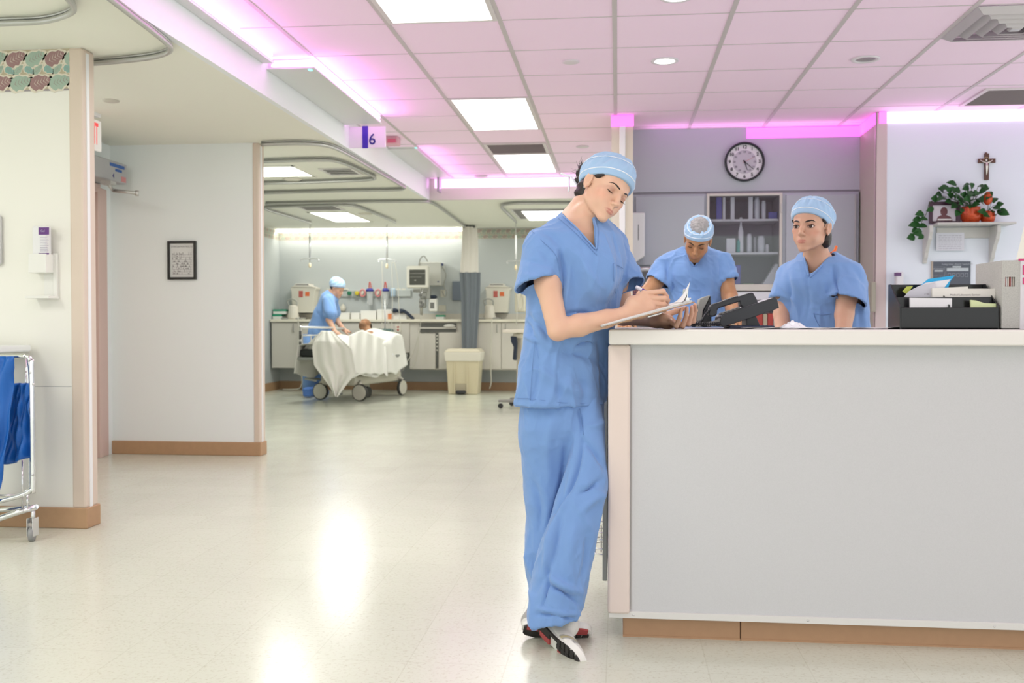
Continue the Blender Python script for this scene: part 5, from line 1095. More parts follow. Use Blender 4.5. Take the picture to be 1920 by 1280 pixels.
# papers and plastic on the counter
for i, (px, w_, dy, a, lab) in enumerate(((1500, .30, .02, .03, 'loose white sheet beside the plastic bag'), (1600, .28, .10, -.12, 'loose white sheet left of the black organizer'), (1450, .22, .12, .15, 'white sheet partly under the telephone stand'))):
    q = at(px, 614, 3.40+dy); m = MB(); m.grid(lambda u, v: np.array((q[0]+(u-.5)*w_, 3.34+dy+v*.21+.02*u*a, CT+.0015+i*.0004+.004*max(0, u-.85)/.15*(1-v)+.002*math.sin(u*9)**2*(v < .2))), 20, 6); tag(part('paper_sheet', m, _mats['paper_white'], solid=.0004), lab, 'paper')
m = MB(); rg = random.Random(5); q = at(1487, 612, 3.46)
m.grid(lambda u, v: q+np.array(((u-.5)*.085, (v-.5)*.07, -q[2]+CT+.003+.017*math.sin(PI*u)*math.sin(PI*v)*(1+.5*math.sin(u*19+v*11))+.002*math.sin(v*30))), 26, 16); tag(part('plastic_bag', m, mat('clear_plastic', (.85, .87, .92), .2, spec=.7), solid=.0005), 'crumpled white plastic wrapper on the counter before the right-hand woman', 'wrapper')
# ---------- desk organizer ----------
YO = 3.42
def Po(px, py, dy=0.): return at(px, py, YO+dy)
x0, x1 = Po(1687, 600)[0], Po(1873, 600)[0]; M_org = mat('organizer_black', (.012, .012, .014), .18)
t = thing('desk_organizer', 'glossy black tiered desk organizer full of envelopes', 'organizer', ((x0+x1)/2, YO+.07, CT)); z = lambda py, dy=0.: Po(1780, py, dy)[2]
m = MB(); m.box(x0+.004, x1-.002, YO, YO+.004, CT, z(576), .001); part('front_wall', m, M_org, t); m = MB(); m.box(x0+.004, x1-.004, YO+.05, YO+.054, CT, z(556), .001); part('middle_wall', m, M_org, t)
m = MB(); m.box(x0+.004, x1-.004, YO+.14, YO+.145, CT, z(533, .14), .001); part('back_wall', m, M_org, t); m = MB(); m.box(x0, x1, YO, YO+.145, CT, CT+.004); part('base', m, M_org, t)
for xx in (x0, x1-.004, x0+(x1-x0)*.50): 
    m = MB(); m.prism([(YO, CT), (YO+.145, CT), (YO+.145, z(533, .14)), (YO+.12, z(533, .14)), (YO+.055, z(556)), (YO+.004, z(573))], .004, (xx, 0, 0), (0, 1, 0), (0, 0, 1), (1, 0, 0)); part('side_wall', m, M_org, t)
def sheet(name, poly, dy, col, lab, cat, th=.0006, txt=None, mid=None):
    P = [Po(x, y, dy) for x, y in poly]; mb = MB(); mb.prism([(p[0], p[2]) for p in P], th, (0, YO+dy, 0)); o = part(name, mb, mid or mat('sheet_%02x%02x%02x' % tuple(int(c*255) for c in col), col, .6)); tag(o, lab, cat)
    return o
sheet('envelope', [(1707, 600), (1707, 558), (1785, 559), (1785, 600)], .012, (.82, .82, .84), 'white envelope in the left front pocket of the organizer', 'envelope', .012)
sheet('note_pad', [(1822, 604), (1820, 562), (1830, 563), (1846, 568), (1870, 569), (1868, 604)], .016, (.72, .80, .45), 'pale yellow-green note pad in the right front pocket of the organizer', 'note pad', .01)
o = sheet('envelope', [(1748, 604), (1748, 540), (1815, 537), (1815, 541), (1866, 541), (1866, 604)], .062, (.84, .82, .76), 'long cream envelope with a printed line in the rear pocket', 'envelope', .012)
m = MB(); q = Po(1810, 552.5, .061); m.text('Medical Laboratory Services', .0085, (q[0], YO+.0612, q[2])); part('print', m, mat('ink_grey'), o)
o = sheet('folder', [(1693, 604), (1694, 558), (1704, 546), (1725, 535), (1754, 529), (1753, 604)], .075, (.60, .60, .66), 'grey white folder fanning out at the organizer left rear', 'folder', .004); m = MB(); q = Po(1738, 551, .074); m.text('c vis', .009, (q[0], YO+.0742, q[2])); part('print', m, mat('ink_grey'), o)
sheet('leaflet', [(1720, 540), (1740, 523), (1790, 516), (1782, 527), (1776, 545), (1760, 560)], .084, (.03, .42, .78), 'bright blue leaflet fanning out of the organizer', 'leaflet', .001)
sheet('paper_sheet', [(1712, 545), (1735, 530), (1783, 523), (1766, 545), (1750, 560)], .081, (.78, .78, .82), 'white sheet leaning in front of the blue leaflet', 'paper', .001)
sheet('leaflet', [(1692, 546), (1700, 537), (1712, 536), (1700, 552)], .10, (.55, .62, .12), 'small yellow-green card at the organizer left corner', 'card', .001)
sheet('paper_sheet', [(1858, 560), (1862, 536), (1876, 534), (1870, 560)], .10, (.75, .78, .85), 'white card corner at the organizer right rear', 'card', .001)
# ---------- magazine file ----------
x0 = Po(1878, 600)[0]; xf = Po(1912, 600)[0]; x2 = x0+.22
t = thing('magazine_file', 'grey speckled cardboard magazine file at the right end of the counter', 'magazine file', (x0+.11, YO+.05, CT)); M_mf = mat('file_speckle', (.50, .50, .46), .7, noise=.25, nscale=220)
zT = at(1890, 488, YO)[2]; h0, h1 = at(1885, 519, YO)[2], at(1885, 537, YO)[2]; wx0, wx1 = Po(1885, 530)[0], Po(1903, 530)[0]
m = MB(); m.box(x0, wx0, YO, YO+.004, CT, zT); m.box(wx1, xf, YO, YO+.004, CT, zT); m.box(wx0, wx1, YO, YO+.004, CT, h1); m.box(wx0, wx1, YO, YO+.004, h0, zT); part('spine_panel', m, M_mf, t)
m = MB(); m.box(x0, x0+.003, YO+.004, YO+.24, CT, zT); m.box(x0, xf, YO+.24, YO+.243, CT, zT); m.box(x0, xf, YO, YO+.24, CT, CT+.003); part('side_panel', m, M_mf, t)
m = MB(); m.box(xf, xf+.06, YO-.002, YO+.24, CT, zT+.004, .001); pk = part('printed_cover', m, mat('cover_pinkwhite', (.72, .70, .72), .4), t)
m = MB(); 
for y0_, y1_ in ((497, 515), (520, 533)): q0, q1 = at(1917, y1_, YO), at(1917, y0_, YO); m.box(q0[0], q0[0]+.04, YO-.004, YO-.002, q0[2], q1[2], .001)
q = at(1912, 487, YO); m.box(q[0]-.004, q[0]+.045, YO-.003, YO, q[2]-.003, q[2]+.004); part('pink_print', m, mat('print_crimson', (.62, .04, .18), .4), pk)
for i in range(7): m = MB(); a = wx0-.004+(wx1-wx0+.006)*i/7; m.box(a, a+.0028, YO+.008, YO+.22, CT+.003, zT-.02-.006*(i % 3)); part('booklet', m, mat('booklet_%d' % (i % 3), ((.75, .68, .60), (.62, .18, .16), (.80, .80, .78))[i % 3], .6), t)
sheet('folder', [(1902, 500), (1912, 460), (1921, 420), (1930, 420), (1930, 500)], .10, (.80, .80, .70), 'tall pale yellow folder standing in the magazine file', 'folder', .002)
# ---------- the niche: cabinets, clock, dispenser ----------
YC = 8.45; zc = lambda py, Y=YC: at(1400, py, Y)[2]; xc = lambda px, Y=YC: at(px, 450, Y)[0]
M_cab = mat('cabinet_grey', (.44, .47, .53), .5, bump=.05, bscale=500); M_cabf = mat('cabinet_frame_cream', (.62, .60, .56), .45)
for x0, x1, lab, z0 in ((.12, xc(1325), 'grey wall cabinet left of the glass cabinet', zc(498)), (xc(1467), XR-.012, 'tall grey cabinet right of the glass cabinet, behind the right-hand woman', zc(612))):
    t = thing('wall_cabinet', lab, 'cabinet', ((x0+x1)/2, 8.67, z0)); m = MB(); m.box(x0, x1, 8.47, 8.895, z0, Z1-.014); part('body', m, M_cab, t)
    m = MB(); m.box(x0+.03, x1-.02, YC, 8.468, z0+.01, Z1-.03, .003); dr = part('door', m, M_cab, t)
    if x0 > .5: m = MB(); q = xc(1602); m.box(q, q+.01, YC-.004, YC, z0+.02, Z1-.04); part('edge_strip', m, mat('edge_grey', (.45, .44, .46), .4), dr)
m = MB(); m.box(.12, xc(1325), YC+.004, YC+.02, zc(508), zc(498)); tag(part('under_cabinet_rail', m, mat('rail_dark', (.22, .22, .24), .4)), 'dark rail under the left grey wall cabinet', 'rail')
gx0, gx1, gz0, gz1 = xc(1325), xc(1467), zc(545), Z1-.014
t = thing('glass_cabinet', 'cream framed glass door cabinet with supply shelves behind the man', 'cabinet', ((gx0+gx1)/2, 8.67, gz0))
m = MB(); m.box(gx0, gx0+.02, 8.47, 8.895, gz0, gz1); m.box(gx1-.02, gx1, 8.47, 8.895, gz0, gz1); m.box(gx0, gx1, 8.87, 8.895, gz0, gz1); m.box(gx0, gx1, 8.47, 8.895, gz1-.02, gz1); m.box(gx0, gx1, 8.47, 8.895, gz0, gz0+.02); part('body', m, mat('cabinet_inside', (.20, .20, .24), .6), t)
b = .022; m = MB()
for a in ((gx0, gx0+b, gz0, gz1), (gx1-b*1.1, gx1, gz0, gz1), (gx0+b, gx1-b, gz1-b*1.0, gz1), (gx0+b, gx1-b, gz0, gz0+.055)): m.box(a[0], a[1], YC, 8.469, a[2], a[3], .003)
dr = part('door', m, M_cabf, t); m = MB(); m.box(gx0+b, gx1-b, 8.458, 8.461, gz0+.05, gz1-b); part('glass_pane', m, mat('pane_glass', (.95, .97, 1), .02, trans=1., ior=1.45, spec=.5), dr)
m = MB(); m.box(gx1-.012, gx1-.002, YC-.012, YC, zc(400), zc(382), .003); part('hinge', m, M_metal, dr)
for py in (412, 474): m = MB(); z_ = zc(py, 8.55); m.box(gx0+.02, gx1-.02, 8.52, 8.86, z_-.014, z_+.004); part('shelf', m, mat('shelf_pale', (.62, .63, .68), .5), t)
sh1 = zc(412, 8.55)+.004; sh2 = zc(474, 8.55)+.004; sh3 = gz0+.02
def xg(px): return at(px, 450, 8.6)[0]
M_items = {'blue': mat('item_blue', (.06, .07, .40), .4), 'white': mat('item_white', (.72, .74, .80), .4), 'teal': mat('item_teal', (.02, .30, .28), .3), 'green': mat('item_green', (.30, .55, .25), .5), 'clear': mat('item_clear', (.60, .63, .70), .15, spec=.8), 'grey': mat('item_grey', (.33, .33, .38), .4)}
def item(kind, px0, px1, z0, h, c, lab, cat, grp=None):
    a, b_ = xg(px0), xg(px1); r = (b_-a)/2; x = (a+b_)/2; m = MB()
    if kind == 'box': m.box(a, b_, 8.56, 8.56+max(.05, r), z0, z0+h, .002); nm = 'supply_box'
    elif kind == 'jar': m.lathe([(r*.9, 0), (r, .01), (r, h*.85), (r*.8, h*.9), (r*.8, h)], (x, 8.6, z0), n=20); nm = 'supply_jar'
    else: m.lathe([(r*.9, 0), (r, .01), (r, h*.6), (r*.35, h*.78), (r*.35, h*.9), (r*.55, h*.92), (r*.5, h)], (x, 8.6, z0), n=20); nm = 'spray_bottle'
    tag(part(nm, m, M_items[c]), lab, cat, grp)
item('box', 1342, 1352, sh1, .20, 'blue', 'blue box on the top shelf of the glass cabinet', 'box'); item('box', 1354, 1359, sh1, .19, 'white', 'narrow white box beside the blue box, top shelf', 'box'); item('box', 1369, 1376, sh1, .22, 'white', 'tall white box at mid left of the top shelf', 'box')
item('box', 1402, 1410, sh1, .20, 'white', 'tall white box right of centre on the top shelf', 'box'); item('jar', 1413, 1424, sh1, .19, 'clear', 'clear jar with a white lid on the top shelf', 'jar'); item('jar', 1427, 1436, sh1, .16, 'clear', 'clear bin end on the top shelf right side', 'jar'); item('box', 1440, 1456, sh1, .06, 'blue', 'low blue packet at the right end of the top shelf', 'box')
item('bottle', 1384, 1394, sh2, .30, 'white', 'white spray bottle on the middle shelf of the glass cabinet', 'bottle'); item('box', 1361, 1378, sh2, .12, 'white', 'white boxes of wipes on the middle shelf left', 'box'); item('jar', 1380, 1390, sh2, .11, 'teal', 'teal bottle on the middle shelf', 'bottle'); item('jar', 1400, 1410, sh2, .16, 'clear', 'tall clear canister on the middle shelf', 'jar')
item('jar', 1413, 1418, sh2, .13, 'grey', 'thin grey jar on the middle shelf', 'jar'); item('jar', 1420, 1434, sh2, .14, 'clear', 'wide steel jar on the middle shelf', 'jar'); item('jar', 1435, 1442, sh2, .07, 'white', 'small white cup at the right of the middle shelf', 'jar')
item('box', 1393, 1413, sh3, .045, 'green', 'green box on the bottom of the glass cabinet', 'box'); item('box', 1378, 1388, sh3, .20, 'blue', 'dark blue bag on the bottom of the glass cabinet', 'bag'); 
m = MB(); a, b_ = xg(1422), xg(1460); m.prism([(a, sh3), (b_, sh3), (b_, sh3+.20), (b_-.03, sh3+.21), (a+.06, sh3+.08)], .12, (0, 8.56, 0)); tag(part('paper_stack', m, M_items['white']), 'slanting stack of white forms at the lower right in the glass cabinet', 'paper')
# things below the cabinet
t = thing('supply_rack', 'open white supply rack with small boxes under the glass cabinet', 'shelf', ((gx0+1.2)/2, 8.6, .9)); x1 = XR-.52
m = MB(); m.box(.13, XR-.02, 8.40, 8.895, .90, .935, .003); m.box(.13, XR-.02, 8.45, 8.895, 0, .90); part('base_cabinet', m, M_cabf, t); m = MB(); m.box(gx0+.02, gx1, 8.46, 8.80, zc(562), zc(547), .003); part('tray', m, M_items['white'], t)
rg = random.Random(9); cols = [('red', (.45, .06, .05)), ('sand', (.50, .44, .32)), ('olive', (.20, .24, .14)), ('ivory', (.66, .64, .58)), ('slate', (.20, .22, .26))]
x = gx0+.02; k = 0
while x < gx1+.05:
    w_ = rg.uniform(.03, .07); c = cols[rg.randrange(5)]; m = MB(); h_ = rg.uniform(.08, .20); m.box(x, x+w_-.004, 8.52, 8.62, .935, .935+h_, .003); tag(part('supply_box', m, mat('supply_'+c[0], c[1], .5)), 'small supply carton in the crowded row under the glass cabinet', 'box', 'cartons in the row under the glass cabinet'); x += w_
# clock
cx, cz = at(1395.5, 304, 8.5)[0], at(1395.5, 304, 8.5)[2]; R_ = 36*8.5/FPX
t = thing('wall_clock', 'round black rimmed wall clock above the glass cabinet', 'clock', (cx, 8.48, cz-R_)); m = MB(); m.lathe([(R_*.97, 0), (R_, .012), (R_, .035), (R_*.95, .042), (R_*.90, .036), (R_*.885, .020)], (cx, 8.5, cz), (0, -1, 0), 64, caps=False); part('rim', m, mat('clock_black', (.02, .025, .03), .3), t)
m = MB(); m.lathe([(R_*.90, .016), (.0005, .018)], (cx, 8.5, cz), (0, -1, 0), 48, caps=False); part('face', m, mat('clock_white', (.74, .75, .78), .5), t); m = MB(); m.lathe([(R_*.60, .0185), (.0005, .0190)], (cx, 8.5, cz), (0, -1, 0), 48, caps=False); part('inner_dial', m, mat('clock_inner', (.52, .52, .57), .5), t)
for k in range(1, 13):
    m = MB(); m2 = MB(); a = k*PI/6; m.text(str(k), R_*.235, (cx+R_*.745*math.sin(a), 8.478, cz+R_*.745*math.cos(a)), bold=.0008); m2.text(str(k+12), R_*.13, (cx+R_*.50*math.sin(a), 8.478, cz+R_*.50*math.cos(a)), bold=.0004); part('numeral', m, mat('clock_black'), t); part('inner_numeral', m2, mat('clock_ink', (.16, .16, .2), .5), t)


def hand(a, l, w_, y, name, m_): 
    mb = MB(); u = np.array((math.sin(a), 0, math.cos(a))); v = np.array((math.cos(a), 0, -math.sin(a))); c = np.array((cx, y, cz)); q = [c-u*l*.18-v*w_, c-u*l*.18+v*w_, c+u*l+v*w_*.5, c+u*l-v*w_*.5]; mb.add(q, [(0, 1, 2, 3)]); part(name, mb, m_, t, solid=.001)
hand(math.radians(162), R_*.44, .0042, 8.474, 'hour_hand', mat('clock_black')); hand(math.radians(131), R_*.60, .0034, 8.472, 'minute_hand', mat('clock_black')); hand(math.radians(65), R_*.52, .0012, 8.470, 'second_hand', mat('clock_red', (.6, .08, .06), .5))
m = MB(); m.lathe([(.006, .02), (.006, .034), (.001, .035)], (cx, 8.5, cz), (0, -1, 0), 16); part('hub', m, mat('clock_black'), t)
# paper towel dispenser
YD = 8.3; a, b_ = at(1180, 440, YD)[0], at(1209, 440, YD)[0]; z1, z2, z3 = at(1195, 398, YD)[2], at(1195, 480, YD)[2], at(1195, 491, YD)[2]
t = thing('towel_dispenser', 'white paper towel dispenser with a level slot beside the beige pier', 'dispenser', ((a+b_)/2, YD+.07, z3)); m = MB(); m.prism([(a, z3), (a+(b_-a)*.45, z3), (b_, z2), (b_, z1), (a, z1)], .14, (0, YD, 0)); part('cover', m, mat('dispenser_white', (.74, .75, .78), .25, bump=.05, bscale=20), t, bev=.01)
m = MB(); q = at(1197, 440, YD); m.box(q[0]-.003, q[0]+.003, YD-.002, YD+.002, at(1197, 450, YD)[2], at(1197, 421, YD)[2]); part('level_slot', m, mat('slot_dark', (.1, .1, .12), .4), t)
m = MB(); m.box(a, b_-.02, YD+.14, 8.452, z3+.03, z1-.02); part('mounting_plate', m, M_cab, t)
m = MB(); a, b_ = at(1184, 540, 8.2)[0], at(1206, 540, 8.2)[0]; z1, z2 = at(1195, 527, 8.2)[2], at(1195, 556, 8.2)[2]; m.box(a, b_, 8.2, 8.3, z2, z1, .003); t = thing('glove_box', 'purple and orange checked box beside the beige pier', 'box', ((a+b_)/2, 8.25, z2)); part('carton', m, mat('checked_purple', (.10, .06, .18), .5), t)
m = MB()
for i in range(6):
    for j in range(7): xx = a+(b_-a)*(i+.5)/6; zz = z2+(z1-z2)*(j+.5)/7; m.box(xx-.0045, xx+.0045, 8.197, 8.2, zz-.0055, zz+.0055)
part('checks', m, mat('check_orange', (.50, .22, .14), .5), t); m = MB(); m.box(a-.0, b_+.05, 8.2, 8.46, z2-.02, z2, .002); tag(part('bracket_shelf', m, M_metal), 'narrow grey shelf carrying the checked box', 'shelf')
t = thing('faucet', 'clear and grey tap fitting below the towel dispenser', 'tap', (at(1215, 520, 8.3)[0], 8.35, at(1215, 530, 8.3)[2])); m = MB(); P = [at(x, y, 8.3) for x, y in ((1190, 512), (1205, 505), (1225, 507), (1238, 515), (1240, 524))]; m.tube(bez(P, 5), .022, 12); part('spout', m, mat('tap_grey', (.50, .50, .52), .2, .5), t); m = MB(); q = at(1195, 520, 8.3); m.box(q[0]-.04, q[0]+.03, 8.28, 8.46, q[2]-.03, q[2]+.02, .01); part('body', m, mat('tap_grey'), t)
# ---------- right wall: crucifix, shelf, plants, notices ----------
YR = 7.96
def W(px, py, d=0.): return at(px, py, YR-d)
def wbox(mb, px0, py0, px1, py1, d0, d1, bev=0.): a = W(px0, py1, d0); b = W(px1, py0, d0); mb.box(a[0], b[0], YR-d1, YR-d0, a[2], b[2], bev); return mb
t = thing('crucifix', 'dark wooden crucifix with a silver figure on the lilac wall', 'crucifix', W(1849, 338)); m = MB(); wbox(m, 1844.5, 288, 1853.5, 338, .0, .016, .002); wbox(m, 1833, 297.5, 1865.5, 306, .0, .016, .002); m.ball(W(1849, 288, .008), (.010, .007, .012)); part('cross', m, mat('cross_wood', (.11, .05, .035), .45), t)
m = MB(); c = W(1849.5, 305, .022); m.tube([W(1850, 305, .024), W(1850.5, 312, .026), W(1850, 324, .022), W(1849.5, 328, .02)], [.008, .009, .005, .003], 8); m.tube([W(1838, 300, .02), W(1844, 303.5, .022), W(1850, 305, .024), W(1856, 303.5, .022), W(1861, 300, .02)], [.003, .004, .006, .004, .003], 6); m.ball(W(1849.5, 300, .024), (.008, .008, .010)); part('figure', m, mat('corpus_silver', (.72, .70, .62), .3, .7), t)
m = MB(); P = [W(1849.5+5*math.cos(q), 300+5.5*math.sin(q), .019) for q in np.linspace(0, 2*PI, 24, endpoint=False)]; m.tube(P, .002, 5, closed=True); part('halo', m, mat('brass', (.5, .38, .2), .35, .8), t)
t = thing('wall_shelf', 'grey white wooden wall shelf on two scrolled brackets', 'shelf', (W(1812, 425)[0], YR-.1, W(1812, 432)[2])); M_shw = mat('shelf_greywhite', (.56, .56, .54), .5)
m = MB(); wbox(m, 1742, 420, 1887, 425.5, 0, .20, .004); part('board', m, M_shw, t); m = MB(); wbox(m, 1755, 426, 1868, 447, 0, .018, .002); part('back_rail', m, M_shw, t)
for px in (1722, 1846):
    m = MB(); zt = W(px, 426)[2]; zb = W(px, 494)[2]; H = zt-zb; x = W(px, 450)[0]; prof = [(0, 0), (.17, 0), (.172, -.05), (.150, -.08), (.145, -.10), (.105, -.14), (.075, -.185), (.062, -.20), (.05, -.235), (.028, -H+.02), (.022, -H), (0, -H)]
    m.prism([(a, b) for a, b in prof], .028, (x+.03, YR, zt), (0, -1, 0), (0, 0, 1), (1, 0, 0)); part('bracket', m, M_shw, t, bev=.003)
t = thing('photo_frame', 'dark framed photograph of a person leaning on the wall shelf', 'picture frame', W(1772, 420, .12)); m = MB(); wbox(m, 1741, 378, 1748, 419.5, .10, .118, .001); wbox(m, 1792, 378, 1800, 419.5, .10, .118, .001); wbox(m, 1748, 378, 1792, 385, .10, .118, .001); wbox(m, 1748, 414.5, 1792, 419.5, .10, .118, .001); part('frame', m, mat('frame_plum', (.05, .015, .035), .35), t)
m = MB(); wbox(m, 1748, 385, 1792, 414.5, .102, .106); part('photo', m, mat('photo_lilac', (.66, .62, .68), .4), t); m = MB(); hq = W(1770, 396.5, .108); m.ball(hq, (.026, .002, .034)); m.prism([(W(x, y, .108)[0], W(x, y, .108)[2]) for x, y in ((1756, 414), (1758, 407), (1764, 403.5), (1776, 403.5), (1783, 407), (1786, 414))], .002, (0, YR-.109, 0)); part('portrait', m, mat('portrait_brown', (.16, .06, .07), .5), t)
m = MB(); wbox(m, 1758, 410, 1784, 413, .109, .1105); part('caption_bar', m, mat('paper_white'), t)
M_leaf = mat('leaf_green', (.018, .085, .018), .5, spec=.3); M_stem = mat('stem_green', (.05, .10, .03), .5)
def leafm(mb, p, d, n, L, Wd):
    d = np.array(d, float); d /= np.linalg.norm(d); n = np.array(n, float); n -= d*(n@d); n /= np.linalg.norm(n); s = np.cross(d, n); pr = [(0, .05), (.12, .55), (.3, .95), (.5, 1.), (.7, .75), (.88, .35), (1, .02)]; V = []
    for a, w in pr:
        c = p+d*L*a+n*(.12*L*math.sin(a*PI)); V += [c-s*Wd*.5*w-n*.0+n*Wd*.12*w, c, c+s*Wd*.5*w+n*Wd*.12*w]
    mb.add(V, [(i*3+k, i*3+k+1, i*3+k+4, i*3+k+3) for i in range(6) for k in (0, 1)], True)
def pot(px0, px1, py0, py1, lab, foil, leaves, trail=()):
    a, b = W(px0, py1, .10), W(px1, py0, .10); x = (a[0]+b[0])/2; r = (b[0]-a[0])/2; h = b[2]-a[2]; z0 = W(px0, 420, .10)[2]; c = np.array((x, YR-.10, z0)); t = thing('potted_plant', lab, 'plant', c); m = MB()
    m.lathe([(r*.68, .0), (r*.95, h*.35), (r, h*.6), (r*.88, h*.9), (r*.92, h), (r*.80, h), (r*.78, h*.85)], c, n=28); pt = part('pot', m, foil, t)
    rg = random.Random(int(px0)); top = c+(0, 0, h*.9); groups = list(leaves)+list(trail)
    st = MB(); 
    for i, (lx, ly, dep) in enumerate(leaves):
        tip = W(lx, ly, dep); st.tube(bez([top, lerp(top, tip, .5)+(0, 0, .02), tip], 4), .0016, 4)
    if trail: st.tube(bez([top, W(1775, 374, .09)]+[W(x_, y_, .12) for x_, y_ in ((1745, 378), (1738, 398), (1727, 418), (1718, 440))], 5), .0025, 5)
    part('stems', st, M_stem, t)
    for i, (lx, ly, dep) in enumerate(groups):
        tip = W(lx, ly, dep); lm = MB(); d = (tip-top)*(.5, .3, .3)+np.array((rg.uniform(-.07, .07), -.03, rg.uniform(-.08, .03))); leafm(lm, tip-d*.15, d, (rg.uniform(-.8, .8), -1, rg.uniform(-.1, .9)), rg.uniform(.055, .10), rg.uniform(.04, .066)); part('leaf', lm, M_leaf, t)
    return t
rg = random.Random(11)
Lv = [(1776, 352, .12), (1790, 346, .10), (1760, 366, .12), (1752, 372, .12), (1770, 372, .16), (1785, 368, .16), (1797, 358, .12), (1800, 372, .18), (1812, 364, .16), (1822, 352, .10), (1834, 350, .12), (1826, 366, .18), (1838, 362, .14), (1808, 380, .18), (1800, 390, .18), (1792, 384, .16), (1820, 378, .18), (1845, 370, .14), (1815, 350, .10), (1768, 360, .1), (1780, 378, .16), (1830, 378, .18), (1806, 350, .12), (1842, 352, .1), (1788, 360, .14), (1816, 372, .2), (1836, 372, .18), (1796, 368, .2), (1808, 366, .2), (1818, 360, .18), (1803, 380, .2), (1790, 374, .2), (1832, 360, .16), (1782, 358, .16), (1812, 384, .2), (1824, 386, .2), (1798, 398, .2), (1840, 380, .2)]
Tr = [(1745, 392, .15), (1728, 402, .14), (1722, 412, .14), (1716, 422, .14), (1712, 434, .14), (1720, 436, .14), (1726, 444, .14), (1734, 412, .16), (1730, 425, .15), (1709, 445, .13)]
M_foil = mat('orange_foil', (.55, .075, .02), .25, .2, noise=.5, nscale=60)
pot(1800, 1840, 388, 420, 'trailing potted vine in an orange foil pot on the wall shelf', M_foil, Lv, Tr)
pot(1838, 1866, 396, 420, 'small plant in an orange foil wrap at the shelf right end', M_foil, [(1858, 366, .14), (1866, 372, .12), (1870, 384, .14), (1872, 396, .14), (1860, 398, .18), (1852, 404, .18), (1868, 404, .14), (1846, 398, .18), (1864, 390, .16), (1852, 360, .12)])
m = MB(); m.ball(W(1852, 372, .15), (.035, .03, .05)); tag(part('foil_bow', m, M_foil), 'orange foil ornament among the leaves above the small pot', 'ornament')
t = thing('paper_notice', 'small white printed notice in a clear sleeve under the shelf', 'notice', W(1782, 470)); m = MB(); wbox(m, 1755, 436, 1808, 470, .019, .022); part('sleeve', m, mat('sleeve_white', (.64, .65, .72), .3), t)
m = MB(); rg = random.Random(2)
for k in range(7): 
    y = 441+k*4; x = 1760
    while x < 1802: w_ = rg.uniform(2, 7); wbox(m, x, y, min(x+w_, 1803), y+1.3, .022, .0228); x += w_+1.3
part('print', m, mat('ink_pale', (.45, .45, .52), .6), t)
t = thing('notice_board', 'dark blue grey wall chart behind the organizer', 'poster', W(1784, 535)); m = MB(); wbox(m, 1748, 490, 1819, 540, .0, .012, .001); part('panel', m, mat('chart_slate', (.085, .10, .13), .4), t); m = MB(); m.text('Integrated Alarm Switch III', .021, W(1795, 495, .0135)); m.text('WARNING', .018, W(1760, 504, .0135)); part('print', m, mat('chart_print', (.42, .45, .50), .5), t)
m = MB(); wbox(m, 1775, 502, 1816, 508, .012, .0135); wbox(m, 1786, 498.5, 1802, 501.5, .012, .0135); wbox(m, 1752, 506, 1768, 509, .012, .0135); part('label_strip', m, mat('chart_label', (.50, .56, .60), .5), t)
m = MB()
for k in range(5):
    x = 1777+k*8; 
    for q in ((x, 512, x+6, 512.8), (x, 518.2, x+6, 519), (x, 512, x+.8, 519), (x+5.2, 512, x+6, 519)): wbox(m, *q, .012, .0132)
for q in ((1750, 500, 1772, 500.6), (1750, 517, 1772, 517.6), (1771.4, 500, 1772, 517.6), (1773.5, 500, 1774.2, 530)): wbox(m, *q, .012, .0132)
part('boxes', m, mat('chart_line', (.30, .33, .37), .5), t); m = MB(); wbox(m, 1745, 490, 1748.5, 540, .0, .014); part('edge_trim', m, mat('frame_tan', (.42, .36, .30), .5), t)
t = thing('sanitizer_dispenser', 'small wall sanitizer bottle in a white bracket right of the mauve corner', 'dispenser', W(1684, 600)); m = MB(); wbox(m, 1676, 510, 1690, 545, .03, .10, .008); b_ = part('bottle', m, mat('bottle_white', (.70, .70, .74), .3), t); m = MB(); wbox(m, 1676.5, 511, 1690, 517.5, .1005, .1015); part('purple_label', m, mat('label_purple', (.12, .05, .16), .4), b_)
m = MB(); wbox(m, 1672, 540, 1690, 566, .0, .105, .004); wbox(m, 1668, 595, 1690, 598, .0, .11, .002); wbox(m, 1686, 540, 1688, 597, .0, .004); part('bracket', m, mat('bracket_white', (.72, .72, .72), .35), t)
t = thing('grab_bar', 'vertical grey and white fixture on the niche side wall by the right-hand woman', 'fixture', (XR-.03, 8.0, at(1635, 585, 7.95)[2])); m = MB(); a = at(1631, 585, 7.94); b_ = at(1640, 528, 7.94); m.box(a[0], b_[0], 7.90, 7.954, a[2], b_[2], .006); part('bar', m, mat('bar_olive', (.36, .34, .28), .5), t)
# ---------- left wall: sanitizer and linen cart ----------
YL = 4.76
def Q(px, py, d=0.): return at(px, py, YL-d)
def qbox(mb, px0, py0, px1, py1, d0, d1, bev=0.): a = Q(px0, py1, d0); b = Q(px1, py0, d0); mb.box(a[0], b[0], YL-d1, YL-d0, a[2], b[2], bev, seg=2); return mb
t = thing('sanitizer_dispenser', 'white hand sanitizer bottle with a purple label on the cream left wall', 'dispenser', Q(92, 560)); m = MB(); qbox(m, 72, 425, 97, 480, .02, .075, .008); bt = part('bottle', m, mat('bottle_cream', (.74, .73, .74), .3), t)
m = MB(); qbox(m, 72.5, 426, 92, 440, .0752, .0762); qbox(m, 72.5, 474, 92, 477, .0752, .0762); part('purple_label', m, mat('label_violet', (.12, .03, .20), .4), bt); m = MB()
for k in range(9): qbox(m, 75, 444+k*3.2, 89+(k % 3), 445.2+k*3.2, .0752, .0758)
m.text('Gel', .016, Q(80, 433, .0768)); part('print', m, mat('ink_violet', (.40, .36, .46), .5), bt)
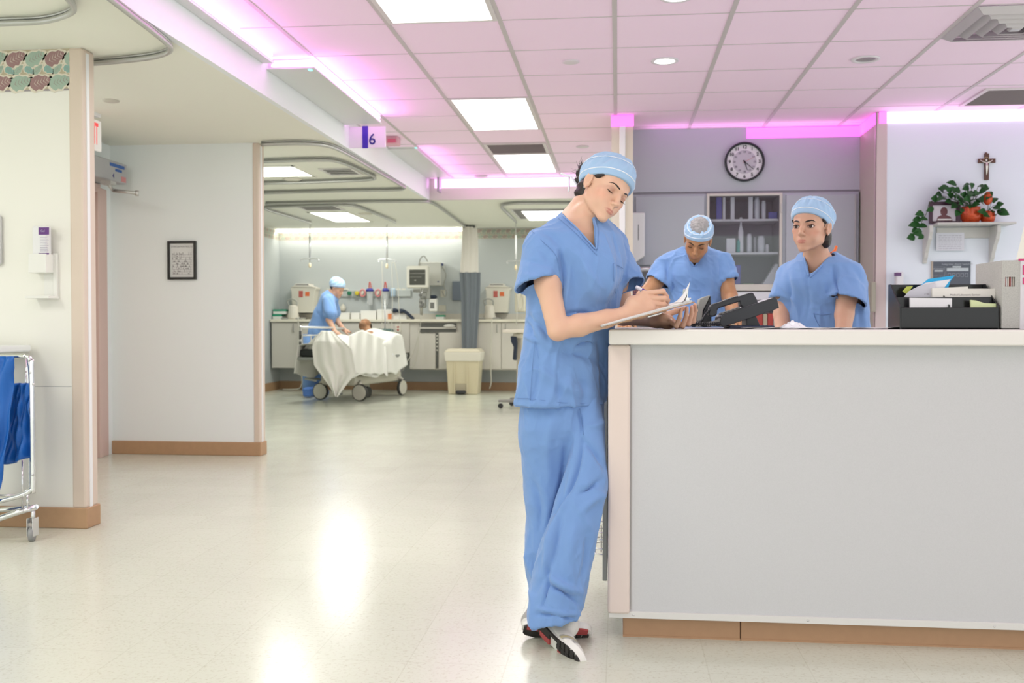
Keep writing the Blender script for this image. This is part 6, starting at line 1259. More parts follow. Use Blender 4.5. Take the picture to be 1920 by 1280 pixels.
m = MB(); qbox(m, 71, 477, 104, 513, .0, .085, .005); qbox(m, 84, 510, 110, 556, .0, .006, .001); qbox(m, 104, 475, 110, 556, .0, .02, .002); qbox(m, 68, 555, 112, 560, .0, .10, .002); part('bracket', m, mat('bracket_offwhite', (.76, .75, .71), .35), t)
m = MB(); q = Q(-6, 480, .05); m.box(q[0]-.10, Q(2, 480, .03)[0]-.006, YL-.03, YL, Q(0, 497, .05)[2], Q(0, 402, .05)[2], .01); tag(part('wall_box', m, mat('box_grey', (.55, .55, .55), .5)), 'grey wall box cut by the left edge of the picture', 'box')
YK = 4.42
def K(px, py, d=0.): return at(px, py, YK+d)
t = thing('linen_cart', 'chrome linen hamper cart with blue bags at the left edge', 'cart', (K(-60, 990)[0], YK+.15, 0)); xr = K(60, 800)[0]; xl = K(-230, 800)[0]
zt = K(50, 667)[2]
m = MB(); m.tube(bez([K(-200, 667), K(20, 667), K(50, 668), K(57, 676), K(60, 700), K(62, 905), K(58, 918), K(45, 926), K(0, 939), K(-200, 985)], 6), .0115, 10); part('side_frame', m, M_chrome, t)
m = MB(); m.tube(bez([K(-200, 667, .28), K(28, 667, .28), K(48, 669, .28), K(53, 680, .28), K(56, 720, .28), K(58, 905, .28), K(54, 918, .28), K(40, 926, .28), K(0, 936, .28), K(-200, 975, .28)], 6), .0115, 10); part('side_frame', m, M_chrome, t)
m = MB(); m.tube([K(-200, 1022, .0), K(-20, 978, 0), K(30, 961, .02), K(68, 950, .05)], .014, 10); m.tube([K(-200, 985, .25), K(-20, 958, .25), K(68, 950, .05)], .012, 10); part('base_rail', m, M_chrome, t)
m = MB(); m.tube([K(48.5, 672, .1), K(48.5, 765, .1)], .004, 6); m.tube([K(42, 862, .08), K(42, 960, .08)], .004, 6); m.tube([K(51, 925, .03), K(52, 956, .03)], .005, 6); m.tube([K(-100, 930, .2), K(28, 928, .2)], .005, 6); part('wire', m, M_chrome, t)
for px, py in ((57, 698), (62, 720), (61, 890), (44, 929), (42, 958)): m = MB(); m.ball(K(px, py, -.012), .006, 8, 6); part('rivet', m, M_metal, t)
c = K(60, 985, .04); wr = .034
w_ = MB(); w_.lathe([(wr*.6, -.011), (wr, -.010), (wr, .010), (wr*.6, .011)], (c[0], c[1], wr), (1, .25, 0), 24); wh = part('caster', w_, mat('caster_grey', (.28, .28, .28), .5), t); m = MB(); m.box(c[0]-.016, c[0]-.012, c[1]-.02, c[1]+.03, wr-.01, .11, .001); m.box(c[0]+.012, c[0]+.016, c[1]-.02, c[1]+.03, wr-.01, .11, .001); m.tube([(c[0], c[1]+.01, .085), (c[0], c[1]+.01, K(60, 955, .04)[2])], .010, 8); part('fork', m, M_metal, wh)
c = K(-180, 985, .2); w_ = MB(); w_.lathe([(wr, -.010), (wr, .010)], (c[0], c[1], wr), (1, .25, 0), 20); part('caster', w_, mat('caster_grey'), t); m = MB(); m.tube([(c[0], c[1], wr), (c[0], c[1], K(-180, 1005, 0.)[2])], .01, 6); part('caster_stem', m, M_metal, t)
m = MB(); a = K(-200, 664); b = K(58, 651); m.box(a[0], K(59, 651, .30)[0], YK-.02, YK+.30, a[2]+.006, b[2]+.004, .008, seg=2); tag(part('cart_lid', m, mat('lid_white', (.74, .76, .74), .35)), 'white flat lid lying on the linen cart', 'lid')
M_blue = mat('bag_blue', (.012, .115, .44), .38, spec=.5, bump=.35, bscale=25, bdetail=6)
def bag(name, left, right, y0, y1, d, lab, zig, seed):
    n, k = 26, 30
    def f(u, v):
        py = y0+(y1-y0)*v; xa = np.interp(py, [p[1] for p in left], [p[0] for p in left]); xb = np.interp(py, [p[1] for p in right], [p[0] for p in right]); q = K(xa+(xb-xa)*u, py+zig(u)*v, d)
        q = q+np.array((0, .018*math.sin(u*13+2*v+seed)*(.3+v)+.010*math.sin(u*31+v*9+seed)+.008*math.sin(v*22+u*17), 0)); return q
    m = MB(); m.grid(f, n, k); o = part(name, m, M_blue, solid=.003); tag(o, lab, 'bag'); return o
bag('linen_bag', [(-90, 668), (-90, 1000)], [(26, 668), (24, 690), (21, 700), (20, 760), (10, 850), (-10, 950), (-60, 1000)], 668, 985, -.03, 'bright blue linen bag hanging nearest the camera on the cart', lambda u: 0, 1)
bag('linen_bag', [(20, 718), (8, 790), (2, 866)], [(53, 718), (54, 740), (56, 775), (62, 800), (71, 862)], 718, 862, .06, 'darker blue linen bag hanging behind the bright one, next to the post', lambda u: 5*(1-u)+4*math.sin(u*7), 2)
# ---------- the patient bay ----------
YB = 14.3
def A_(px, py, Y=YB): return at(px, py, Y)
M_bcab = mat('bay_cabinet', (.58, .55, .49), .5); M_btop = mat('bay_worktop', (.74, .70, .58), .4); M_gap = mat('bay_gap', (.10, .10, .09), .7); M_off = mat('offwhite_plastic', (.68, .65, .56), .4)
def bbox(mb, px0, py0, px1, py1, Y0, Y1, bev=0.): a = A_(px0, py1, Y0); b = A_(px1, py0, Y0); mb.box(a[0], b[0], Y0, Y1, a[2], b[2], bev); return mb
zt = A_(600, 598.5)[2]
for x0, x1, lab in ((508, 868, 'cream worktop of the stretcher bay along the back wall'), (888, 1060, 'cream worktop of the right-hand bay beyond the curtain')):
    a, b = A_(x0, 600)[0], A_(x1, 600)[0]; m = MB(); m.box(a, b, 14.27, 14.75, A_(600, 603.5)[2], zt, .005); tag(part('worktop', m, M_btop), lab, 'worktop')
    m = MB(); m.box(a, b, 14.71, 14.75, zt, zt+.085); tag(part('backsplash', m, M_bcab), 'low splash board behind the '+lab.split(' along')[0].split(' beyond')[0], 'splashback')
def cab(x0, x1, py1, lab, doors, handles=()):
    a, b = A_(x0, 600)[0], A_(x1, 600)[0]; z0 = A_(600, py1)[2]; z1 = A_(600, 604)[2]; t = thing('wall_hung_cabinet', lab, 'cabinet', ((a+b)/2, 14.5, z0)); m = MB(); m.box(a, b, YB+.02, 14.75, z0, z1); part('body', m, M_bcab, t)
    for d0, d1, q0, q1 in doors: m = MB(); p = A_(d0, q1), A_(d1, q0); m.box(p[0][0]+.004, p[1][0]-.004, YB, YB+.019, p[0][2]+.004, p[1][2]-.002, .003); dr = part('door', m, M_bcab, t)
    for hx, h0, h1 in handles: m = MB(); p0 = A_(hx, h0, YB-.0); p1 = A_(hx, h1, YB-.0); m.tube(bez([p0, p0+(0, -.03, -.01), p1+(0, -.03, .01), p1], 4), .007, 6); part('handle', m, mat('handle_grey', (.30, .29, .27), .4), t)
    return t
cab(509, 636, 690, 'wall-hung cabinet behind the nurse with two doors', [(509, 559, 604, 690), (559, 636, 604, 690)], [(551, 608, 622), (565, 608, 620)])
cab(636, 768, 661, 'shallow apron panel above the knee space behind the patient', [(636, 768, 604, 661)])
t = cab(768, 868, 692, 'wall-hung cabinet with an open towel slot beside the monitor arm', [(768, 817, 625, 692), (822, 868, 622, 692)]); m = MB(); bbox(m, 787, 606, 855, 623, YB-.001, YB+.02); part('slot', m, M_gap, t); m = MB(); bbox(m, 787, 613.5, 855, 616, YB-.012, YB+.01); part('slot_shelf', m, M_bcab, t); m = MB(); m.ball(A_(843, 611, YB-.006), (.09, .03, .028)); part('folded_towel', m, mat('towel_grey', (.62, .60, .55), .9), t)
m = MB(); bbox(m, 817.5, 625, 821.5, 690, YB-.001, YB+.01); part('gap', m, M_gap, t); m = MB()
for y in (628, 634, 641, 648, 655): bbox(m, 818, y, 821, y+2.5, YB-.004, YB)
part('chart_tabs', m, M_off, t)
cab(893, 1060, 692, 'wall-hung cabinet of the right-hand bay beyond the curtain', [(893, 940, 604, 692), (940, 1060, 604, 692)], [(932, 608, 622), (948, 608, 620)])
# sharps containers
def sharps(x0, lab):
    t = thing('sharps_container', lab, 'sharps container', A_(x0+24, 587, 14.55)); f = lambda poly, d0, d1, nm, m_: part(nm, MB().prism([(A_(x0+x, y, d0)[0], A_(x0+x, y, d0)[2]) for x, y in poly], d1-d0, (0, d0, 0)), m_, t, bev=.006)
    f([(4, 586), (2, 545), (0, 541), (1, 538), (48, 538), (49, 541), (46, 545), (42, 586)], 14.52, 14.74, 'bin', M_off); f([(2, 538), (8, 535), (9, 531.5), (35, 531.5), (36, 535), (48, 538.5)], 14.50, 14.74, 'lid', mat('lid_cream', (.74, .70, .62), .4))
    f([(16, 545), (24, 545), (24, 557), (16, 557)], 14.515, 14.52, 'red_label', mat('label_red', (.50, .12, .10), .5)); f([(28, 547), (36, 547), (36, 555), (28, 555)], 14.515, 14.52, 'orange_label', mat('label_orange', (.72, .16, .05), .5)); f([(10, 533), (34, 533), (34, 534.2), (10, 534.2)], 14.495, 14.50, 'slot', mat('slot_dark'))
sharps(544, 'cream sharps container with red and orange labels left of the nurse'); sharps(909, 'cream sharps container with red and orange labels right of the curtain')
# suction pumps
def pump(px, lab):
    t = thing('suction_pump', lab, 'pump', A_(px, 598.5, 14.45)); m = MB(); c = A_(px, 598, 14.45); c[2] = zt; m.lathe([(.085, 0), (.09, .03), (.075, .10), (.07, .19), (.05, .21)], c, n=18); part('body', m, mat('pump_cream', (.66, .62, .54), .4), t)
    m = MB(); m.tube(bez([c+(-.06, 0, .20), c+(-.09, 0, .27), c+(-.02, 0, .30), c+(.05, 0, .27), c+(.05, 0, .20)], 5), .010, 8); part('hose', m, mat('hose_grey', (.36, .36, .33), .4), t); m = MB(); m.box(c[0]-.17, c[0]+.16, 14.38, 14.56, zt, zt+.025, .01); part('base', m, mat('hose_grey'), t)
pump(550, 'cream suction pump on the worktop between green-striped boxes and sharps container'); pump(918, 'cream suction pump in front of the right-hand sharps container')
def sbox(px0, py0, px1, py1, Y, d, col, name, lab, cat='box', stripe=None, grp=None):
    a, b = A_(px0, py1, Y), A_(px1, py0, Y); c = ((a[0]+b[0])/2, Y+d/2, a[2]); z0 = a[2] if py1 < 597 else zt; t = thing(name, lab, cat, (c[0], c[1], z0), grp); m = MB(); m.box(a[0], b[0], Y, Y+d, z0, b[2], .004); part('carton', m, mat('c_%02x%02x%02x' % tuple(int(v*255) for v in col), col, .5), t)
    if stripe: m = MB(); h = b[2]-z0; m.box(a[0]-.001, b[0]+.001, Y-.002, Y+d, z0+h*.62, z0+h+.001); part('stripe', m, mat('s_%02x%02x%02x' % tuple(int(v*255) for v in stripe), stripe, .5), t)
sbox(511, 589, 528, 598.5, 14.4, .2, (.70, .72, .68), 'glove_box', 'lower green-striped box at the left end of the worktop', stripe=(.02, .28, .16)); sbox(512, 580, 536, 588.8, 14.4, .2, (.70, .72, .68), 'glove_box', 'upper green-striped box at the left end of the worktop', stripe=(.02, .28, .16)); sbox(817, 590.5, 832.5, 598.5, 14.4, .15, (.72, .72, .70), 'glove_box', 'green-striped box below the monitor', stripe=(.02, .32, .18))
for px0, py0, px1, lab in ((636, 586, 655, 'white supply box nearest the nurse hands, first of the row'), (658, 586, 674, 'white supply box second in the row behind the patient'), (676, 582, 705, 'wide white supply tray third in the row'), (707, 580, 735, 'white supply box with clear wrap, fourth in the row'), (733, 586, 762, 'white box under the dark blood pressure cuff')):
    sbox(px0, py0, px1, 598.5, 14.42, .18, (.74, .73, .69), 'supply_box', lab, grp='white supply boxes on the bay worktop')
sbox(727, 588, 734, 598.5, 14.36, .08, (.60, .20, .08), 'supply_packet', 'small orange packet at the left of the dark cuff', 'packet')
m = MB(); P = [A_(x, y, 14.40) for x, y in ((745, 583), (755, 582.5), (762, 586), (768, 591), (773, 596), (776, 598))]; m.tube(bez(P, 4), [.024]*20+[.02], 8); m.ball(A_(740, 582, 14.4), (.05, .05, .035)); m.ball(A_(752, 583, 14.4), (.06, .05, .035)); tag(part('pressure_cuff', m, mat('cuff_navy', (.02, .03, .055), .6)), 'dark blood pressure cuff heaped on a white box', 'cuff')
# wall rail with gauges and canisters
t = thing('medical_rail', 'white wall rail of outlets behind the patient', 'rail', A_(690, 556, 14.7)); m = MB(); bbox(m, 612, 543, 770, 556, 14.70, 14.75, .004); part('rail', m, mat('rail_white', (.50, .53, .52), .4), t); m = MB(); bbox(m, 612, 541, 650, 543.5, 14.66, 14.75, .002); part('ledge', m, M_off, t)
def gauge(px, col, lab): 
    t = thing('flow_gauge', lab, 'gauge', A_(px, 549.5, 14.66)); m = MB(); m.box(A_(px-5, 550)[0], A_(px+5, 550)[0], 14.66, 14.705, A_(px, 556)[2], A_(px, 544)[2], .005); part('housing', m, mat('gauge_grey', (.30, .33, .30), .4), t); m = MB(); m.lathe([(.032, 0), (.032, .03), (.02, .035)], A_(px, 549.5, 14.66), (0, -1, 0), 16); part('dial', m, mat('dial_'+lab.split()[0], col, .4), t)
gauge(655.5, (.02, .16, .08), 'green gauge on the bay wall rail'); gauge(670, (.62, .50, .04), 'yellow gauge on the bay wall rail')
for px, lab in ((680, 'pink ringed regulator next to the yellow gauge'), (709, 'pink ringed regulator between the two blue canisters')): t = thing('regulator', lab, 'regulator', A_(px, 549, 14.62)); m = MB(); P = [A_(px, 549, 14.63)+np.array((.040*math.cos(q), 0, .050*math.sin(q))) for q in np.linspace(0, 2*PI, 20, endpoint=False)]; m.tube(P, .013, 6, closed=True); part('ring', m, mat('ring_pink', (.68, .25, .25), .4), t); m = MB(); m.lathe([(.03, 0), (.03, .07)], A_(px, 549, 14.70), (0, -1, 0), 14); part('knob', m, M_off, t)
for px, lab in ((693.5, 'blue capped suction canister with a red tube, nearer the nurse'), (722.5, 'blue capped suction canister with a red tube, nearer the monitor')):
    t = thing('suction_canister', lab, 'canister', A_(px, 570, 14.6)); c = A_(px, 572, 14.60); m = MB(); h = A_(px, 546, 14.6)[2]-c[2]; m.lathe([(.030, 0), (.040, .02), (.048, h)], c, n=18); part('cup', m, mat('canister_clear', (.66, .68, .68), .1, alpha=.45), t); m = MB(); m.lathe([(.054, h), (.060, h+.01), (.056, h+.03), (.03, h+.045)], c, n=18); part('cap', m, mat('cap_blue', (.03, .04, .30), .4), t); m = MB(); m.tube(bez([c+(-.012, 0, h+.04), c+(-.01, 0, h+.10), c+(0, 0, h+.14), c+(.012, 0, h+.10), c+(.02, 0, h+.04)], 5), .008, 6); part('tube', m, mat('tube_red', (.62, .09, .07), .4), t)
    m = MB(); m.box(c[0]-.02, c[0]+.02, 14.6, 14.752, c[2]+h-.02, c[2]+h+.0); part('bracket', m, M_off, t)
m = MB(); m.lathe([(.035, 0), (.04, .02), (.04, .10), (.03, .13)], A_(737, 556, 14.66), n=16); tag(part('blue_canister', m, mat('canister_pale', (.45, .58, .70), .3)), 'pale blue canister at the right end of the row on the rail', 'canister')
m = MB(); m.lathe([(.028, 0), (.04, .02), (.045, .06), (.02, .09), (.01, .11)], A_(643, 583, 14.706), n=16); tag(part('soap_bottle', m, M_off), 'small cream bottle on the wall near the nurse mask', 'bottle')
for px0, px1, lab in ((743, 751, 'left wall outlet plate under the rail end'), (753, 760, 'right wall outlet plate under the rail end'), ): m = MB(); bbox(m, px0, 541, px1, 556, 14.735, 14.75, .003); tag(part('outlet_plate', m, M_off), lab, 'outlet')
for py0, py1, c, lab in ((609, 623, True, 'cream outlet with two red sockets on the apron panel'), (640, 655, False, 'plain cream outlet below the red one')):
    t = thing('outlet', lab, 'outlet', A_(746, py1, YB)); m = MB(); bbox(m, 741, py0, 751.5, py1, YB-.012, YB+.0, .003); part('plate', m, M_off, t); m = MB(); bbox(m, 744.5, py0+2.5, 748, py0+5.5, YB-.015, YB-.012); bbox(m, 744.5, py0+8, 748, py0+11, YB-.015, YB-.012); part('sockets', m, mat('socket_red', (.40, .04, .03), .4) if c else mat('socket_cream', (.5, .48, .42), .4), t)
# monitor
t = thing('patient_monitor', 'cream patient monitor with a dark screen on a wall arm', 'monitor', A_(782, 540, 14.1)); m = MB(); bbox(m, 762, 498, 803, 540, 14.10, 14.20, .015); b = part('housing', m, mat('monitor_cream', (.68, .66, .58), .4), t); m = MB(); bbox(m, 767.5, 505, 797.5, 534, 14.094, 14.10, .003); s = part('screen', m, mat('screen_dark', (.07, .07, .06), .2), b)
m = MB(); bbox(m, 777, 524.5, 780, 526, 14.092, 14.094); bbox(m, 768, 512, 797, 512.6, 14.092, 14.094); bbox(m, 768, 519, 790, 519.5, 14.092, 14.094); part('readout', m, mat('readout_grey', (.45, .45, .40), .4), s); m = MB(); q = A_(795, 525, 14.2); m.tube([q, (q[0], 14.74, q[2])], .03, 8); m.tube([A_(790, 540, 14.25), A_(790, 590, 14.4)], .022, 8); part('arm', m, M_metal, t)
t = thing('module_rack', 'grey white module box mounted on the wall right of the monitor', 'module', A_(808, 535, 14.4)); m = MB(); bbox(m, 785, 491, 827, 535, 14.40, 14.74, .01); b = part('housing', m, mat('module_grey', (.58, .58, .54), .4), t); m = MB(); bbox(m, 827, 493, 830, 498, 14.42, 14.5, .003); bbox(m, 820, 527, 823, 529, 14.395, 14.40); part('knob', m, mat('knob_blue', (.06, .08, .2), .4), b)
m = MB(); m.tube(bez([A_(785, 498, 14.38), A_(788, 485, 14.38), A_(795, 480, 14.38), A_(802, 490, 14.38)], 5), .008, 6); m.tube(bez([A_(829, 500, 14.45), A_(836, 515, 14.45), A_(832, 535, 14.45), A_(838, 548, 14.5), A_(834, 556, 14.5), A_(829, 545, 14.5)], 5), .008, 6); part('cable', m, mat('cable_grey', (.36, .36, .33), .5), t)
t = thing('infusion_module', 'cluster of grey pump modules under the monitor', 'pump', A_(790, 590, 14.3))
for q, nm in (((774, 541, 802, 548), 'mount'), ((787, 548, 800, 560), 'module'), ((785, 560, 797, 577), 'module'), ((799, 540, 806, 560), 'module')): m = MB(); bbox(m, *q, 14.26, 14.38, .01); part(nm, m, mat('pump_grey', (.40, .40, .37), .35, .3), t)
m = MB(); 
for px, py in ((788, 553), (796, 557), (789, 566), (794, 570), (790, 574)): m.lathe([(.018, 0), (.018, .05)], A_(px, py, 14.26), (0, -1, 0), 12)
part('connectors', m, mat('connector_dark', (.18, .18, .17), .4), t)
t = thing('thermometer_unit', 'small white handheld unit docked beside the pump cluster', 'device', A_(811, 583, 14.3)); m = MB(); bbox(m, 803.5, 560, 819, 584, 14.28, 14.38, .012); b = part('housing', m, mat('unit_white', (.74, .73, .68), .4), t); m = MB(); bbox(m, 806.5, 567, 814, 578, 14.276, 14.28); part('keypad', m, mat('keypad_dark', (.16, .16, .15), .5), b); m = MB(); bbox(m, 803, 553, 818, 560, 14.30, 14.40, .02); part('probe_cap', m, mat('cuff_navy'), t)
m = MB(); bbox(m, 848, 527, 865, 563, 14.70, 14.75, .004); tag(part('wall_panel', m, mat('panel_bluegrey', (.17, .20, .25), .5)), 'blue grey panel on the wall left of the gathered curtain', 'panel'); m = MB(); bbox(m, 826, 543, 834, 557, 14.72, 14.75, .003); tag(part('outlet_plate', m, M_off), 'wall outlet plate under the looping cable', 'outlet'); m = MB(); bbox(m, 822, 572, 836, 584, 14.735, 14.75, .003); tag(part('outlet_plate', m, M_off), 'double wall outlet plate above the green-striped small box', 'outlet')
# curtain, gathered
def curt(z0, z1, px0, px1, w_top, w_bot, m_, name, par, amp, seed, nf):
    c = onz((px0+px1)/2, 430, SOF); x = at((px0+px1)/2, 500, 14.2)[0]; rg = random.Random(seed); ph = [rg.random()*6.28 for _ in range(8)]
    def f(u, v):
        a = u*2*PI; w = w_top*(1-v)+w_bot*v; r = 1+amp*(math.sin(nf*a+ph[0]+.6*v)+.5*math.sin((nf*2+1)*a+ph[1])); return np.array((x+w*.5*r*math.cos(a)+.02*v*math.sin(3*v), 14.2+.07*r*math.sin(a), z0*(1-v)+z1*v))
    m = MB(); m.grid(f, 96, 20); return part(name, m, m_, par)
zs = at(880, 511, 14.2)[2]; t = thing('privacy_curtain', 'gathered privacy curtain with white mesh top and slate lower half', 'curtain', (at(880, 500, 14.2)[0], 14.2, at(880, 648, 14.2)[2]))
curt(zs, SOF-.03, 863, 897, .25, .20, mat('curtain_mesh', (.70, .66, .60), .9), 'mesh_top', t, .06, 1, 6); curt(at(880, 655, 14.2)[2], zs+.004, 863, 897, .17, .25, mat('curtain_slate', (.16, .18, .20), .85), 'fabric', t, .20, 2, 6)
m = MB(); 
for k in range(7): q = onz(866+k*3.0, 424+k*1.4, SOF-.04); m.ball((at(872+k*3, 430, 14.2)[0], 14.15+.02*(k % 2), SOF-.03), (.018, .02, .02))
part('hooks', m, mat('hook_dark', (.12, .12, .11), .5), t)
# waste bin
YT = 13.85; a, b = at(835.5, 700, YT)[0], at(899, 700, YT)[0]; zT = at(866, 664, YT)[2]; t = thing('waste_bin', 'tall cream step-on waste bin with a white liner below the curtain', 'bin', ((a+b)/2, YT+.2, 0)); xm = (a+b)/2; hw = (b-a)/2
m = MB(); P0 = [(-hw*.90, 0), (hw*.90, 0), (hw*1.0, zT), (-hw*1.0, zT)]
def frus(mb, hx0, hy0, hx1, hy1, z0, z1, yc): V = [(xm+sx*hx, yc+sy*hy, z) for z, hx, hy in ((z0, hx0, hy0), (z1, hx1, hy1)) for sx, sy in ((-1, -1), (1, -1), (1, 1), (-1, 1))]; mb.add(V, [(0, 3, 2, 1), (4, 5, 6, 7)]+[(i, (i+1) % 4, (i+1) % 4+4, i+4) for i in range(4)])
frus(m, hw*.86, .17, hw, .20, 0, zT, YT+.2); part('body', m, mat('bin_cream', (.62, .55, .38), .45), t, bev=.01)
m = MB(); frus(m, hw*1.03, .205, hw*1.10, .215, zT-.10, zT+.03, YT+.2); ln2 = part('liner', m, mat('liner_white', (.72, .68, .58), .7, bump=.5, bscale=25), t, bev=.012); m = MB(); frus(m, hw*1.08, .215, hw*.9, .18, zT+.03, zT+.075, YT+.2); part('lid', m, mat('bin_lid', (.64, .58, .45), .45), t, bev=.01)
m = MB(); q0, q1 = at(854, 738, YT)[0], at(874, 738, YT)[0]; m.box(q0, q1, YT+.012, YT+.04, .0, .155); part('pedal_recess', m, mat('recess_tan', (.42, .37, .26), .5), t); m = MB(); m.box(q0+.01, q1-.005, YT-.06, YT+.03, .01, .06, .015); part('pedal', m, mat('pedal_black', (.03, .03, .03), .5), t); m = MB(); m.box(q0-.02, q0-.004, YT+.0, YT+.03, .02, zT-.10); m.box(q1+.004, q1+.02, YT+.0, YT+.03, .02, zT-.10); part('rib', m, mat('bin_cream'), t)
# overbed table
YO2 = 11.7; t = thing('overbed_table', 'cream overbed table with a dark bag, half hidden by the standing woman', 'table', (at(970, 760, YO2)[0], YO2+.2, 0)); f = lambda x, y, Y=YO2: at(x, y, Y)
m = MB(); a, b = f(942, 624), f(1010, 618); m.box(a[0], b[0], YO2, YO2+.42, a[2], b[2], .006); part('tabletop', m, M_btop, t); m = MB(); a, b = f(966, 755), f(975, 624); m.box(a[0], b[0], YO2+.15, YO2+.22, .06, b[2], .004); part('column', m, mat('column_tan', (.46, .42, .33), .4), t)
m = MB(); a, b = f(934, 760), f(1005, 760); m.box(a[0], b[0], YO2-.0, YO2+.06, .075, .105, .005); m.box(f(950, 750)[0], b[0], YO2+.36, YO2+.42, .075, .105, .005); m.box(f(968, 750)[0], f(980, 750)[0], YO2, YO2+.42, .075, .10, .004); part('base', m, mat('base_grey', (.27, .26, .24), .4), t)
for px, dy in ((938, .03), (953, .39), (1000, .03), (1000, .39)): m = MB(); m.lathe([(.030, -.012), (.032, 0), (.030, .012)], (f(px, 765)[0], YO2+dy, .033), (0, 1, 0), 16); cs = part('caster', m, mat('pedal_black'), t); m = MB(); m.box(f(px, 765)[0]-.006, f(px, 765)[0]+.006, YO2+dy-.01, YO2+dy+.01, .04, .08); part('stem', m, M_metal, cs)
m = MB(); m.box(f(960, 640)[0], f(968, 640)[0]+.06, YO2+.1, YO2+.3, f(960, 634)[2], f(960, 625)[2], .01); part('drawer', m, M_btop, t)
P = [f(x, y, YO2+.05) for x, y in ((957, 630), (968, 631), (969, 645), (967, 676), (961, 674), (963, 650), (958, 641))]; m = MB(); m.prism([(p[0], p[2]) for p in P], .12, (0, YO2+.05, 0)); tag(part('hanging_bag', m, mat('bag_navy', (.02, .03, .05), .7), bev=.01), 'dark navy bag hanging from the overbed table', 'bag')
# IV hangers
def ivh(px, py_top, py_hook, lab, Y=None, arms=(-16, 16), white=None, bag=False):
    tp = onz(px, py_top, SOF-.03); Y = tp[1]; g = lambda x, y: at(x, y, Y); t = thing('ceiling_iv_hanger', lab, 'drip hanger', g(px, py_hook+18)); m = MB(); m.tube([g(px, py_top), g(px, py_hook+6)], .006, 6); part('rod', m, M_metal, t)
    m = MB(); m.tube([g(px, py_top+22), g(px, py_hook-3)], .013, 8); part('sleeve', m, white or M_metal, t)
    for a in arms: m = MB(); m.tube(bez([g(px, py_hook), g(px+a*.7, py_hook), g(px+a, py_hook+1), g(px+a*1.05, py_hook+4), g(px+a*.9, py_hook+4)], 4), .006, 6); part('hook', m, M_metal, t)
    m = MB(); m.lathe([(.012, 0), (.018, .02), (.018, .05), (.008, .07)], g(px, py_hook+17), n=12); part('weight', m, mat('weight_amber', (.75, .62, .40), .3), t); return g, t
ivh(581, 421, 485, 'ceiling drip hanger with an amber weight above the sharps container'); g, _t = ivh(725.5, 421, 486, 'ceiling drip hanger with tubes, above the suction canisters'); g2, _t2 = ivh(967, 419, 489, 'ceiling drip hanger right of the curtain with a drip bag', white=M_guardw)
M_tubew = mat('tube_clear', (.56, .54, .46), .3)
t = thing('drip_tubing', 'pale drip tubing looping down from the hanger beside the monitor', 'tube', g(735, 690)); 
for P in ([(716, 490), (717, 520), (716, 560), (717, 600), (712, 640), (714, 682)], [(738, 492), (741, 496), (746, 530), (748, 580), (752, 620)], [(737, 492), (735, 498), (736, 560), (735, 620), (741, 650), (750, 668), (762, 677), (769, 668)]): m = MB(); m.tube(bez([g(*p) for p in P], 5), .0045, 5); part('line', m, M_tubew, t)
m = MB(); m.tube(bez([A_(x, y, 14.15) for x, y in ((727, 600), (735, 640), (748, 690), (755, 694), (765, 676), (775, 660), (787, 620), (789, 590))], 5), .0045, 5); m.tube(bez([A_(x, y, 14.15) for x, y in ((785, 620), (783, 660), (775, 685), (768, 688))], 5), .006, 5); tag(part('monitor_cable', m, M_tubew), 'pale monitor cables looping down past the wall-hung cabinet', 'cable')
m = MB(); m.tube(bez([A_(x, y, 14.2) for x, y in ((559, 595), (560, 640), (560, 680), (566, 710), (565, 722), (558, 729), (530, 730))], 5), .008, 5); tag(part('power_cable', m, M_tubew), 'white power cable hanging left of the stretcher down to the floor', 'cable'); m = MB(); m.tube(bez([A_(x, y, 14.2) for x, y in ((922, 600), (921, 650), (920, 690), (921, 715), (918, 728))], 5), .008, 5); tag(part('power_cable', m, M_tubew), 'white power cable hanging from the right-hand bay worktop', 'cable')
Yg = 14.0; m = MB(); a, b = at(965, 585, Yg), at(985, 545, Yg); m.box(a[0], b[0], Yg, Yg+.05, a[2], b[2], .015); t = thing('drip_bag', 'pale drip bag with coiled tubing under the right-hand hanger', 'drip bag', ((a[0]+b[0])/2, Yg, a[2])); part('bag', m, mat('drip_clear', (.60, .56, .44), .25), t); m = MB(); m.tube(bez([at(x, y, Yg-.02) for x, y in ((968, 492), (968, 520), (970, 560), (974, 580), (982, 570), (978, 550), (970, 575), (968, 610))], 6), .006, 5); part('coil', m, M_tubew, t)
# ---------- stretcher ----------
t = thing('stretcher', 'wheeled hospital stretcher carrying the patient', 'stretcher', bed(0, 0, 0)); Rb2 = np.stack([BW, BD, np.array((0, 0, 1.))], 1)
def bb(mb, w0, w1, a0, a1, z0, z1, bev=0.): mb.obox(bed((a0+a1)/2, (w0+w1)/2, (z0+z1)/2), (w1-w0, a1-a0, z1-z0), Rb2, bev, 2); return mb
m = MB(); bb(m, -.36, .36, -1.0, .62, .54, .58, .01); part('deck', m, mat('deck_grey', (.30, .31, .29), .4, .3), t); m = MB(); bb(m, -.34, .34, -.97, .30, .582, .68, .03); part('mattress', m, mat('mattress_black', (.02, .022, .022), .6), t)
m = MB(); m.obox(bed(.42, 0, .70), (.62, .42, .07), Rb2@Rx(.20), .03, 2); part('backrest', m, mat('mattress_black'), t)
m = MB(); bb(m, -.27, .27, -.62, .62, .20, .36, .05); part('base_cover', m, mat('base_cream', (.60, .57, .47), .4), t); m = MB(); 
for a in (-.35, .35): m.tube([bed(a, 0, .34), bed(a, 0, .56)], .05, 12)
part('lift_column', m, M_metal, t)
